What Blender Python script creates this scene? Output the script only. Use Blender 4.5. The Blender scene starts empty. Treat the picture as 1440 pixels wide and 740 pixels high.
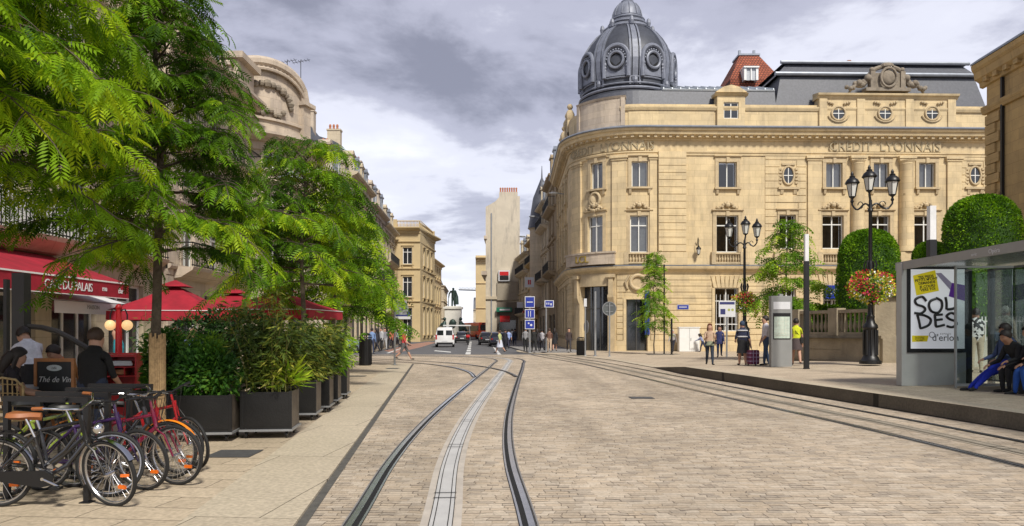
import bpy, bmesh, math, random
import numpy as np
from mathutils import Vector, Matrix
random.seed(7); RNG = np.random.default_rng(11)
R = math.radians
SC = bpy.context.scene
COL = SC.collection
# ---- camera model of the photograph (1440 x 740): eye height, horizon row, focal length in pixels
EH, YH, FP, CX = 1.6, 465.0, 1050.0, 720.0

def lerp(a, b, t): return a + (b - a) * t
def clamp(x, a=0.0, b=1.0): return max(a, min(b, x))
EDGE = [(-5, 10.2), (4, 9.05), (8, 8.55), (11.8, 8.08), (19, 7.15), (27, 6.25), (32, 6.05), (40, 5.4), (47, 4.0), (52, 1.0), (56, .35)]
def edge_x(D):
    if D <= EDGE[0][0]: return EDGE[0][1]
    for (a, xa), (b, xb) in zip(EDGE, EDGE[1:]):
        if D <= b: return lerp(xa, xb, (D - a) / (b - a))
    return EDGE[-1][1]
def zplaza(x, D):
    he = .29 if D < 27 else max(.03, lerp(.29, .03, (D - 27) / 5))
    inl = .5 if D < 28 else max(.05, lerp(.5, .05, (D - 28) / 22))
    t = clamp((x - edge_x(D)) / 7)
    return lerp(he, inl, t)
def zg(x, D):
    return zplaza(x, D) if (x > edge_x(D) and D < 60) else 0.0
def G(px, py, z=None):
    zz = 0.0 if z is None else z
    for k in range(25 if z is None else 1):
        D = FP * (EH - zz) / (py - YH); x = (px - CX) / FP * D
        if z is None: zz = lerp(zz, zg(x, D), .6)
    return Vector((x, D, zz))
def P3(px, py, D): return Vector(((px - CX) / FP * D, D, EH + (YH - py) / FP * D))
def ZY(py, D): return EH + (YH - py) / FP * D

# ------------------------------------------------------------------ materials
def nt(m): m.use_nodes = True; return m.node_tree.nodes, m.node_tree.links
MATS = {}
def mat(name, col, rough=.7, metal=0.0, var=.12, scale=3.0, bump=0.0, bscale=40.0, stain=0.0, spec=.5, emit=None, coat=0.0, trans=0.0, ashlar=0.0):
    if name in MATS: return MATS[name]
    m = bpy.data.materials.new(name); N, L = nt(m)
    b = N['Principled BSDF']
    b.inputs['Roughness'].default_value = rough; b.inputs['Metallic'].default_value = metal
    b.inputs['Specular IOR Level'].default_value = spec
    if coat: b.inputs['Coat Weight'].default_value = coat
    if emit: b.inputs['Emission Color'].default_value = (*emit[0], 1); b.inputs['Emission Strength'].default_value = emit[1]
    c = (*col, 1)
    g = N.new('ShaderNodeNewGeometry')
    n = N.new('ShaderNodeTexNoise'); n.inputs['Scale'].default_value = scale; n.inputs['Detail'].default_value = 5; n.inputs['Roughness'].default_value = .65
    L.new(g.outputs['Position'], n.inputs['Vector'])
    r = N.new('ShaderNodeMapRange'); r.inputs['From Min'].default_value = .3; r.inputs['From Max'].default_value = .7
    r.inputs['To Min'].default_value = 1 - var; r.inputs['To Max'].default_value = 1 + var
    L.new(n.outputs['Fac'], r.inputs['Value'])
    mx = N.new('ShaderNodeMix'); mx.data_type = 'RGBA'; mx.blend_type = 'MULTIPLY'; mx.inputs['Factor'].default_value = 1
    mx.inputs[6].default_value = c; L.new(r.outputs['Result'], mx.inputs[7])
    out = mx.outputs[2]
    if stain:
        mp = N.new('ShaderNodeMapping'); mp.inputs['Scale'].default_value = (1.3, 1.3, .22); L.new(g.outputs['Position'], mp.inputs['Vector'])
        n2 = N.new('ShaderNodeTexNoise'); n2.inputs['Scale'].default_value = 1.0; n2.inputs['Detail'].default_value = 7; n2.inputs['Roughness'].default_value = .72
        L.new(mp.outputs['Vector'], n2.inputs['Vector'])
        r2 = N.new('ShaderNodeMapRange'); r2.inputs['From Min'].default_value = .5; r2.inputs['From Max'].default_value = .75
        r2.inputs['To Min'].default_value = 0; r2.inputs['To Max'].default_value = stain
        L.new(n2.outputs['Fac'], r2.inputs['Value'])
        m2 = N.new('ShaderNodeMix'); m2.data_type = 'RGBA'; m2.inputs[7].default_value = (col[0]*.36, col[1]*.36, col[2]*.42, 1)
        L.new(r2.outputs['Result'], m2.inputs['Factor']); L.new(out, m2.inputs[6]); out = m2.outputs[2]
    if ashlar:      # block to block variation of the masonry, blocks .9 x .42 m
        sx = N.new('ShaderNodeSeparateXYZ'); L.new(g.outputs['Position'], sx.inputs[0]); ad = N.new('ShaderNodeMath'); ad.operation = 'ADD'; L.new(sx.outputs[0], ad.inputs[0]); L.new(sx.outputs[1], ad.inputs[1])
        cv = N.new('ShaderNodeCombineXYZ'); L.new(ad.outputs[0], cv.inputs[0]); L.new(sx.outputs[2], cv.inputs[1])
        bt = N.new('ShaderNodeTexBrick'); bt.inputs['Scale'].default_value = 1; bt.inputs['Brick Width'].default_value = .95; bt.inputs['Row Height'].default_value = .47; bt.inputs['Mortar Size'].default_value = .006
        a_ = ashlar; bt.inputs['Color1'].default_value = (1 - a_, 1 - a_, 1 - a_ * .8, 1); bt.inputs['Color2'].default_value = (1 + a_ * .6, 1 + a_ * .5, 1 + a_ * .3, 1); bt.inputs['Mortar'].default_value = (.62, .58, .52, 1); L.new(cv.outputs[0], bt.inputs['Vector'])
        m4 = N.new('ShaderNodeMix'); m4.data_type = 'RGBA'; m4.blend_type = 'MULTIPLY'; m4.inputs['Factor'].default_value = 1; L.new(out, m4.inputs[6]); L.new(bt.outputs['Color'], m4.inputs[7]); out = m4.outputs[2]
    L.new(out, b.inputs['Base Color'])
    if bump:
        n3 = N.new('ShaderNodeTexNoise'); n3.inputs['Scale'].default_value = bscale; n3.inputs['Detail'].default_value = 4
        L.new(g.outputs['Position'], n3.inputs['Vector'])
        bp = N.new('ShaderNodeBump'); bp.inputs['Strength'].default_value = bump; bp.inputs['Distance'].default_value = .03
        L.new(n3.outputs['Fac'], bp.inputs['Height']); L.new(bp.outputs['Normal'], b.inputs['Normal'])
    MATS[name] = m
    return m

def brick_mat(name, c1, c2, cm, bw, rh, mortar, rot=0.0, scale=1.0, bump=.4, rough=.75, smooth=.1, patch=.18, offset=.5, vert=False, jmask=0.0):
    m = bpy.data.materials.new(name); N, L = nt(m); b = N['Principled BSDF']; b.inputs['Roughness'].default_value = rough
    b.inputs['Specular IOR Level'].default_value = .3
    g = N.new('ShaderNodeNewGeometry')
    mp = N.new('ShaderNodeMapping'); mp.inputs['Rotation'].default_value = (R(90) if vert else 0, 0, rot)
    L.new(g.outputs['Position'], mp.inputs['Vector'])
    nd = N.new('ShaderNodeTexNoise'); nd.inputs['Scale'].default_value = 2.2; nd.inputs['Detail'].default_value = 3
    L.new(g.outputs['Position'], nd.inputs['Vector'])
    ad = N.new('ShaderNodeVectorMath'); ad.operation = 'MULTIPLY_ADD'; ad.inputs[1].default_value = (min(rh, .12)*(.6 if rh < 1 else .15),)*3
    L.new(nd.outputs['Color'], ad.inputs[0]); L.new(mp.outputs['Vector'], ad.inputs[2])
    t = N.new('ShaderNodeTexBrick'); t.inputs['Scale'].default_value = 1; t.inputs['Brick Width'].default_value = bw; t.inputs['Row Height'].default_value = rh
    t.inputs['Mortar Size'].default_value = mortar; t.inputs['Mortar Smooth'].default_value = smooth; t.offset = offset; t.squash = (.62 if jmask >= 1 else 1.0); t.squash_frequency = 3; t.offset_frequency = (3 if jmask >= 1 else 2)
    t.inputs['Color1'].default_value = (*c1, 1); t.inputs['Color2'].default_value = (*c2, 1); t.inputs['Mortar'].default_value = (*cm, 1); t.inputs['Bias'].default_value = -.1
    L.new(ad.outputs['Vector'], t.inputs['Vector'])
    # joints read only where the mortar has washed out
    t0 = N.new('ShaderNodeMix'); t0.data_type = 'RGBA'; t0.inputs[7].default_value = (*[(x+y)/2*.8 for x, y in zip(c1, c2)], 1)
    jn = N.new('ShaderNodeTexNoise'); jn.inputs['Scale'].default_value = 1.0; jn.inputs['Detail'].default_value = 4
    L.new(g.outputs['Position'], jn.inputs['Vector'])
    jm = N.new('ShaderNodeMapping'); jm.inputs['Scale'].default_value = (1.5, 12, 3.2); L.new(g.outputs['Position'], jm.inputs['Vector']); L.new(jm.outputs['Vector'], jn.inputs['Vector'])
    jr = N.new('ShaderNodeMapRange'); jr.inputs['From Min'].default_value = .49; jr.inputs['From Max'].default_value = .60; jr.inputs['To Min'].default_value = jmask; jr.inputs['To Max'].default_value = 0
    L.new(jn.outputs['Fac'], jr.inputs['Value'])
    mu = N.new('ShaderNodeMath'); mu.operation = 'MULTIPLY'; L.new(jr.outputs['Result'], mu.inputs[0]); L.new(t.outputs['Fac'], mu.inputs[1])
    L.new(mu.outputs[0], t0.inputs['Factor']); L.new(t.outputs['Color'], t0.inputs[6])
    n = N.new('ShaderNodeTexNoise'); n.inputs['Scale'].default_value = .45; n.inputs['Detail'].default_value = 8; n.inputs['Roughness'].default_value = .7
    L.new(g.outputs['Position'], n.inputs['Vector'])
    r = N.new('ShaderNodeMapRange'); r.inputs['From Min'].default_value = .3; r.inputs['From Max'].default_value = .7; r.inputs['To Min'].default_value = 1 - patch; r.inputs['To Max'].default_value = 1 + patch
    L.new(n.outputs['Fac'], r.inputs['Value'])
    n5 = N.new('ShaderNodeTexNoise'); n5.inputs['Scale'].default_value = 24; n5.inputs['Detail'].default_value = 4; L.new(g.outputs['Position'], n5.inputs['Vector'])
    r5 = N.new('ShaderNodeMapRange'); r5.inputs['From Min'].default_value = .3; r5.inputs['From Max'].default_value = .7; r5.inputs['To Min'].default_value = .80; r5.inputs['To Max'].default_value = 1.18
    L.new(n5.outputs['Fac'], r5.inputs['Value'])
    mm = N.new('ShaderNodeMath'); mm.operation = 'MULTIPLY'; L.new(r.outputs['Result'], mm.inputs[0]); L.new(r5.outputs['Result'], mm.inputs[1])
    mx = N.new('ShaderNodeMix'); mx.data_type = 'RGBA'; mx.blend_type = 'MULTIPLY'; mx.inputs['Factor'].default_value = 1
    L.new(t0.outputs[2], mx.inputs[6]); L.new(mm.outputs[0], mx.inputs[7]); L.new(mx.outputs[2], b.inputs['Base Color'])
    s = N.new('ShaderNodeMath'); s.operation = 'SUBTRACT'; s.inputs[0].default_value = 1.0; L.new(t.outputs['Fac'], s.inputs[1])
    a2 = N.new('ShaderNodeMath'); a2.operation = 'MULTIPLY_ADD'; a2.inputs[1].default_value = .5; L.new(n5.outputs['Fac'], a2.inputs[0]); L.new(s.outputs[0], a2.inputs[2])
    bp = N.new('ShaderNodeBump'); bp.inputs['Strength'].default_value = bump; bp.inputs['Distance'].default_value = .012
    L.new(a2.outputs[0], bp.inputs['Height']); L.new(bp.outputs['Normal'], b.inputs['Normal'])
    MATS[name] = m; return m

def sett_mat(name, ca, cb, cj, w=.145, h=.088):
    """hand laid setts: every row has its own stone width and shift, every stone its own tone and joint"""
    m = bpy.data.materials.new(name); N, L = nt(m); b = N['Principled BSDF']; b.inputs['Roughness'].default_value = .8; b.inputs['Specular IOR Level'].default_value = .25
    def M(op, a, c=None, d=None):
        n = N.new('ShaderNodeMath'); n.operation = op
        for i, x in enumerate((a, c, d)):
            if x is None: continue
            if isinstance(x, (int, float)): n.inputs[i].default_value = x
            else: L.new(x, n.inputs[i])
        return n.outputs[0]
    g = N.new('ShaderNodeNewGeometry'); s = N.new('ShaderNodeSeparateXYZ'); L.new(g.outputs['Position'], s.inputs[0])
    def noise(sc, det=3, vec=None, mp=None):
        n = N.new('ShaderNodeTexNoise'); n.inputs['Scale'].default_value = sc; n.inputs['Detail'].default_value = det; n.inputs['Roughness'].default_value = .65
        v = g.outputs['Position']
        if mp: q = N.new('ShaderNodeMapping'); q.inputs['Scale'].default_value = mp; L.new(v, q.inputs['Vector']); v = q.outputs[0]
        L.new(v, n.inputs['Vector']); return n.outputs['Fac']
    u = M('MULTIPLY_ADD', noise(1.3), .25, s.outputs[0]); v = M('MULTIPLY_ADD', noise(2.1), .14, s.outputs[1])
    vr = M('DIVIDE', v, h); r = M('FLOOR', vr); fv = M('FRACT', vr)
    def wn(a, c=None):
        n = N.new('ShaderNodeTexWhiteNoise'); n.noise_dimensions = '2D'; q = N.new('ShaderNodeCombineXYZ'); L.new(a, q.inputs[0])
        if c is not None:
            if isinstance(c, (int, float)): q.inputs[1].default_value = c
            else: L.new(c, q.inputs[1])
        L.new(q.outputs[0], n.inputs['Vector']); return n
    ra = wn(r, 3.3).outputs['Value']; rb = wn(r, 9.1).outputs['Value']
    q = M('MULTIPLY_ADD', ra, 17.0, M('DIVIDE', u, M('MULTIPLY_ADD', rb, w * .8, w * .75))); c = M('FLOOR', q); fu = M('FRACT', q); cell = wn(c, r); rc = cell.outputs['Value']; sc2 = N.new('ShaderNodeSeparateXYZ'); L.new(cell.outputs['Color'], sc2.inputs[0])
    jh = M('LESS_THAN', fv, M('MULTIPLY_ADD', sc2.outputs[1], .16, .06)); jv = M('MULTIPLY', M('LESS_THAN', fu, .07), .6)
    dk = M('MULTIPLY_ADD', M('GREATER_THAN', M('MULTIPLY_ADD', noise(.9, 5), 1.3, M('MULTIPLY', sc2.outputs[0], .75)), 1.06), .58, .40)
    joint = M('MULTIPLY', M('MAXIMUM', jh, jv), dk)
    mr = N.new('ShaderNodeValToRGB'); e = mr.color_ramp.elements; e[0].color = (*ca, 1); e[1].color = (*cb, 1); k = e.new(.5); k.color = (*[(x + y) / 2 * z for x, y, z in zip(ca, cb, (1.04, .99, .92))], 1); L.new(rc, mr.inputs[0])
    big = N.new('ShaderNodeMapRange'); big.inputs['From Min'].default_value = .32; big.inputs['From Max'].default_value = .68; big.inputs['To Min'].default_value = .74; big.inputs['To Max'].default_value = 1.16; L.new(noise(.35, 8), big.inputs['Value'])
    lane = N.new('ShaderNodeMapRange'); lane.inputs['From Min'].default_value = .40; lane.inputs['From Max'].default_value = .66; lane.inputs['To Min'].default_value = 1.06; lane.inputs['To Max'].default_value = .84; L.new(noise(1.0, 4, mp=(.9, .06, 1)), lane.inputs['Value'])
    fine = N.new('ShaderNodeMapRange'); fine.inputs['From Min'].default_value = .3; fine.inputs['From Max'].default_value = .7; fine.inputs['To Min'].default_value = .84; fine.inputs['To Max'].default_value = 1.14; L.new(noise(30, 3), fine.inputs['Value'])
    k = M('MULTIPLY', M('MULTIPLY', big.outputs[0], lane.outputs[0]), fine.outputs[0])
    mx = N.new('ShaderNodeMix'); mx.data_type = 'RGBA'; mx.blend_type = 'MULTIPLY'; mx.inputs['Factor'].default_value = 1; L.new(mr.outputs[0], mx.inputs[6]); L.new(k, mx.inputs[7])
    m2 = N.new('ShaderNodeMix'); m2.data_type = 'RGBA'; m2.inputs[7].default_value = (*cj, 1); L.new(joint, m2.inputs['Factor']); L.new(mx.outputs[2], m2.inputs[6]); L.new(m2.outputs[2], b.inputs['Base Color'])
    bp = N.new('ShaderNodeBump'); bp.inputs['Strength'].default_value = .8; bp.inputs['Distance'].default_value = .012
    L.new(M('ADD', M('SUBTRACT', M('MULTIPLY', rc, .5), joint), M('MULTIPLY', noise(30, 3), .5)), bp.inputs['Height']); L.new(bp.outputs['Normal'], b.inputs['Normal'])
    MATS[name] = m; return m

def leaf_mat(name, ca, cb, cc, trans=.35):
    """three leaf colours picked by the per-frond attribute 'tone'"""
    m = bpy.data.materials.new(name); N, L = nt(m); b = N['Principled BSDF']
    b.inputs['Roughness'].default_value = .55; b.inputs['Specular IOR Level'].default_value = .25
    a = N.new('ShaderNodeAttribute'); a.attribute_name = 'tone'
    r = N.new('ShaderNodeValToRGB'); e = r.color_ramp.elements
    e[0].position = 0; e[0].color = (*ca, 1); e[1].position = 1; e[1].color = (*cc, 1)
    k = r.color_ramp.elements.new(.55); k.color = (*cb, 1)
    L.new(a.outputs['Fac'], r.inputs['Fac']); L.new(r.outputs['Color'], b.inputs['Base Color'])
    t = N.new('ShaderNodeBsdfTranslucent'); L.new(r.outputs['Color'], t.inputs['Color'])
    mx = N.new('ShaderNodeMixShader'); mx.inputs['Fac'].default_value = trans
    L.new(b.outputs[0], mx.inputs[1]); L.new(t.outputs[0], mx.inputs[2]); L.new(mx.outputs[0], N['Material Output'].inputs['Surface'])
    MATS[name] = m; return m

def glass_mat(name, tint=(.75, .8, .8), refl=.14, rough=.02):
    m = bpy.data.materials.new(name); N, L = nt(m)
    t = N.new('ShaderNodeBsdfTransparent'); t.inputs['Color'].default_value = (*tint, 1)
    g = N.new('ShaderNodeBsdfGlossy'); g.inputs['Roughness'].default_value = rough
    f = N.new('ShaderNodeLayerWeight'); f.inputs['Blend'].default_value = .25
    mr = N.new('ShaderNodeMapRange'); mr.inputs['To Min'].default_value = refl; mr.inputs['To Max'].default_value = .8
    L.new(f.outputs['Fresnel'], mr.inputs['Value'])
    mx = N.new('ShaderNodeMixShader'); L.new(mr.outputs['Result'], mx.inputs['Fac']); L.new(t.outputs[0], mx.inputs[1]); L.new(g.outputs[0], mx.inputs[2])
    L.new(mx.outputs[0], N['Material Output'].inputs['Surface'])
    MATS[name] = m; return m

STONE = mat('bank limestone', (.63, .50, .295), .85, var=.14, scale=.8, bump=.25, bscale=14, stain=.55, ashlar=.10)
STONE2 = mat('bank carved limestone', (.52, .41, .25), .85, var=.14, scale=2.5, bump=.5, bscale=9, stain=.5)
SOOT = mat('weathered carved stone', (.25, .21, .16), .9, var=.3, scale=2.5, bump=.6, bscale=8, stain=.6)
PINKST = mat('pinkish facade stone', (.50, .42, .33), .85, var=.14, scale=1.0, bump=.25, bscale=12, stain=.6, ashlar=.1)
CREAM = mat('cream facade stone', (.55, .47, .34), .85, var=.10, scale=.8, bump=.2, bscale=12, stain=.5, ashlar=.09)
OCHRE = mat('ochre theatre stone', (.50, .345, .15), .85, var=.14, scale=1.1, bump=.3, bscale=12, stain=.55, ashlar=.12)
GREYST = mat('grey rendered gable', (.55, .485, .38), .9, var=.1, scale=.5, bump=.2, bscale=20, stain=.7)
SLATE = mat('blue grey slate', (.075, .08, .098), .5, var=.25, scale=6, bump=.3, bscale=30)
ZINC = mat('zinc sheet', (.26, .285, .33), .38, metal=.35, var=.15, scale=2)
LEAD = mat('dome lead', (.055, .06, .075), .5, metal=.15, var=.22, scale=2.0, bump=.25, bscale=8)
LEADL = mat('dome pale lead ribs', (.19, .205, .25), .5, metal=.15, var=.2, scale=2.5, bump=.2, bscale=10)
TILE = brick_mat('red roof tiles', (.36, .10, .05), (.26, .07, .04), (.08, .03, .02), .25, .2, .03, vert=True, bump=.6)
BRICKC = mat('chimney brick', (.33, .13, .07), .9, var=.2, scale=4)
POTM = mat('terracotta chimney pot', (.42, .16, .08), .85)
WHITE = mat('white paint', (.78, .78, .76), .45, var=.04)
FRAME = mat('window frame paint', (.72, .72, .68), .5, var=.05)
FRAMED = mat('dark window frame', (.05, .05, .05), .5)
CURT = mat('net curtain', (.56, .56, .58), .9, var=.12, scale=5)
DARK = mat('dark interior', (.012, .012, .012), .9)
GLASSW = glass_mat('window glass', (.66, .68, .68), .10)
GLASSC = glass_mat('clear shelter glass', (.80, .86, .85), .07)
GLASSD = mat('dark reflective glass', (.022, .026, .032), .08, spec=.9, var=.3, scale=.7)
BLACK = mat('black paint', (.006, .006, .007), .42, var=.1)
IRON = mat('wrought iron', (.009, .009, .010), .5)
RAIL = mat('polished rail steel', (.50, .50, .50), .25, metal=.85, var=.15, scale=6)
RUBBER = mat('rail rubber', (.035, .035, .037), .7)
GROOVE = mat('rail groove', (.008, .008, .008), .9)
ALU = mat('brushed aluminium', (.30, .31, .32), .42, metal=.4, var=.08)
CHROME = mat('chrome', (.62, .62, .64), .18, metal=1.0, var=.03)
REDC = mat('red awning canvas', (.30, .008, .022), .85, var=.25, scale=2.2, bump=.5, bscale=2.5)
WHITEC = mat('white awning canvas', (.66, .67, .68), .8, var=.05)
WOODM = mat('orange varnished wood', (.40, .17, .06), .5, var=.2, scale=8)
BARK = mat('tree bark', (.085, .065, .045), .9, var=.35, scale=14, bump=.7, bscale=30)
SKIN = mat('skin', (.46, .26, .18), .55, var=.06)
HAIRB = mat('dark hair', (.018, .012, .01), .6)
HAIRN = mat('brown hair', (.045, .022, .012), .6)
HAIRG = mat('grey hair', (.42, .41, .39), .7)

# ------------------------------------------------------------------ mesh builder
class MB:
    def __init__(s): s.v = []; s.f = []; s.m = []; s.T = None
    def add(s, vs, fs, mi=0):
        k = len(s.v)
        if s.T is not None: vs = [s.T @ Vector(v) for v in vs]
        s.v.extend([tuple(v) for v in vs]); s.f.extend([tuple(i + k for i in f) for f in fs]); s.m.extend([mi] * len(fs))
    def box(s, x0, x1, y0, y1, z0, z1, mi=0, bev=0.0):
        if bev: return s.rbox(x0, x1, y0, y1, z0, z1, bev, mi)
        s.add([(x0, y0, z0), (x1, y0, z0), (x1, y1, z0), (x0, y1, z0), (x0, y0, z1), (x1, y0, z1), (x1, y1, z1), (x0, y1, z1)],
              [(0, 3, 2, 1), (4, 5, 6, 7), (0, 1, 5, 4), (1, 2, 6, 5), (2, 3, 7, 6), (3, 0, 4, 7)], mi)
    def rbox(s, x0, x1, y0, y1, z0, z1, b, mi=0):
        bm = bmesh.new(); bmesh.ops.create_cube(bm, size=1)
        for v in bm.verts: v.co = Vector((lerp(x0, x1, v.co.x + .5), lerp(y0, y1, v.co.y + .5), lerp(z0, z1, v.co.z + .5)))
        bmesh.ops.bevel(bm, geom=bm.edges[:], offset=b, segments=2, affect='EDGES', profile=.6)
        bm.verts.index_update(); s.add([v.co.copy() for v in bm.verts], [[v.index for v in f.verts] for f in bm.faces], mi); bm.free()
    def prism(s, pts, z0, z1, mi=0):
        n = len(pts); s.add([(p[0], p[1], z0) for p in pts] + [(p[0], p[1], z1) for p in pts],
              [tuple(range(n - 1, -1, -1)), tuple(range(n, 2 * n))] + [(i, (i + 1) % n, n + (i + 1) % n, n + i) for i in range(n)], mi)
    def ext(s, pts, off, mi=0):
        """polygon pts (3-D) extruded along off"""
        n = len(pts); off = Vector(off); s.add([Vector(p) for p in pts] + [Vector(p) + off for p in pts],
              [tuple(range(n - 1, -1, -1)), tuple(range(n, 2 * n))] + [(i, (i + 1) % n, n + (i + 1) % n, n + i) for i in range(n)], mi)
    def tube(s, pts, r, n=8, mi=0, closed=False, caps=True):
        pts = [Vector(p) for p in pts]; m = len(pts); rr = r if isinstance(r, (list, tuple)) else [r] * m
        vs = []; up = None
        for i, p in enumerate(pts):
            if closed: d = pts[(i + 1) % m] - pts[i - 1]
            else: d = pts[min(i + 1, m - 1)] - pts[max(i - 1, 0)]
            if d.length < 1e-9: d = Vector((0, 0, 1))
            d.normalize()
            if up is None: up = Vector((0, 0, 1)) if abs(d.z) < .9 else Vector((0, 1, 0))
            a = d.cross(up)
            if a.length < 1e-6: a = d.cross(Vector((1, 0, 0)))
            a.normalize(); b = a.cross(d).normalized(); up = b
            for k in range(n):
                t = 2 * math.pi * k / n; vs.append(p + a * (math.cos(t) * rr[i]) + b * (math.sin(t) * rr[i]))
        fs = []
        for i in range(m if closed else m - 1):
            j = (i + 1) % m
            for k in range(n): fs.append((i * n + k, i * n + (k + 1) % n, j * n + (k + 1) % n, j * n + k))
        if caps and not closed: fs += [tuple(range(n - 1, -1, -1)), tuple(range((m - 1) * n, m * n))]
        s.add(vs, fs, mi)
    def lathe(s, prof, n=16, c=(0, 0, 0), mi=0, a0=0.0, a1=2 * math.pi, cap=True):
        full = abs(a1 - a0 - 2 * math.pi) < 1e-6; cols = n if full else n + 1
        vs = [(c[0] + r * math.cos(a0 + (a1 - a0) * k / n), c[1] + r * math.sin(a0 + (a1 - a0) * k / n), c[2] + z) for r, z in prof for k in range(cols)]
        fs = [(i * cols + k, i * cols + (k + 1) % cols, (i + 1) * cols + (k + 1) % cols, (i + 1) * cols + k) for i in range(len(prof) - 1) for k in range(n)]
        if cap and full: fs += [tuple(range(n - 1, -1, -1)), tuple(range((len(prof) - 1) * n, len(prof) * n))]
        s.add(vs, fs, mi)
    def ball(s, c, r, n=10, mi=0, sq=(1, 1, 1)):
        m = max(4, n // 2 + 1); vs = []; fs = []
        for i in range(m + 1):
            t = math.pi * i / m
            for k in range(n): a = 2 * math.pi * k / n; vs.append((c[0] + r * sq[0] * math.sin(t) * math.cos(a), c[1] + r * sq[1] * math.sin(t) * math.sin(a), c[2] + r * sq[2] * math.cos(t)))
        for i in range(m):
            for k in range(n): fs.append((i * n + k, (i + 1) * n + k, (i + 1) * n + (k + 1) % n, i * n + (k + 1) % n))
        s.add(vs, fs, mi)
    def torus(s, c, R0, r, axis='x', n=36, k=8, mi=0, a0=0, a1=2 * math.pi):
        full = abs(a1 - a0 - 2 * math.pi) < 1e-6
        pts = []
        for i in range(n if full else n + 1):
            a = a0 + (a1 - a0) * i / n; u, w = R0 * math.cos(a), R0 * math.sin(a)
            pts.append((c[0], c[1] + u, c[2] + w) if axis == 'x' else (c[0] + u, c[1], c[2] + w) if axis == 'y' else (c[0] + u, c[1] + w, c[2]))
        s.tube(pts, r, k, mi, closed=full)
    def disc(s, c, r, axis='y', n=24, th=.01, mi=0):
        pts = []
        for i in range(n):
            a = 2 * math.pi * i / n; u, w = r * math.cos(a), r * math.sin(a)
            pts.append((c[0], c[1] + u, c[2] + w) if axis == 'x' else (c[0] + u, c[1], c[2] + w) if axis == 'y' else (c[0] + u, c[1] + w, c[2]))
        s.ext(pts, (th, 0, 0) if axis == 'x' else (0, th, 0) if axis == 'y' else (0, 0, th), mi)
    def build(s, name, mats, parent=None, smooth=False, fix=True):
        me = bpy.data.meshes.new(name); me.from_pydata(s.v, [], s.f)
        mats = mats if isinstance(mats, (list, tuple)) else [mats]
        for m in mats: me.materials.append(m)
        if len(mats) > 1: me.polygons.foreach_set('material_index', s.m)
        if fix:
            bm = bmesh.new(); bm.from_mesh(me); bmesh.ops.recalc_face_normals(bm, faces=bm.faces[:]); bm.to_mesh(me); bm.free()
        if smooth:
            me.polygons.foreach_set('use_smooth', [True] * len(me.polygons))
            try: me.set_sharp_from_angle(angle=R(40))
            except Exception: pass
        me.update()
        o = bpy.data.objects.new(name, me); COL.objects.link(o); o.parent = parent
        return o

def tag(o, label=None, cat=None, group=None, kind=None):
    if label: o['label'] = label
    if cat: o['category'] = cat
    if group: o['group'] = group
    if kind: o['kind'] = kind
    return o
def thing(name, label, cat, loc=(0, 0, 0), rz=0.0, group=None, scale=None):
    o = bpy.data.objects.new(name, None); COL.objects.link(o); o.location = loc; o.rotation_euler = (0, 0, rz)
    if scale: o.scale = (scale,) * 3
    return tag(o, label, cat, group)
def copy_tree(o, parent=None):
    kids = list(o.children)
    c = o.copy(); COL.objects.link(c); c.parent = parent
    for k in kids: copy_tree(k, c)
    return c
def text_mesh(txt, size, depth=.01, font_shear=0.0, spacing=1.0, offset=0.0):
    """returns (verts, faces) of a word lying in the x-z plane, centred at the origin"""
    cu = bpy.data.curves.new('t', 'FONT'); cu.body = txt; cu.size = size; cu.extrude = depth; cu.align_x = 'CENTER'; cu.align_y = 'CENTER'
    cu.shear = font_shear; cu.space_character = spacing; cu.offset = offset; cu.resolution_u = 3
    o = bpy.data.objects.new('t', cu); COL.objects.link(o)
    dg = bpy.context.evaluated_depsgraph_get(); me = bpy.data.meshes.new_from_object(o.evaluated_get(dg))
    vs = [(v.co.x, -v.co.z, v.co.y) for v in me.vertices]; fs = [tuple(p.vertices) for p in me.polygons]
    bpy.data.objects.remove(o); bpy.data.meshes.remove(me); bpy.data.curves.remove(cu)
    return vs, fs
def letter(mb, txt, size, M, depth=.01, mi=0, **k):
    vs, fs = text_mesh(txt, size, depth, **k); T = mb.T; mb.T = None; mb.add([M @ Vector(v) for v in vs], fs, mi); mb.T = T

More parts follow.
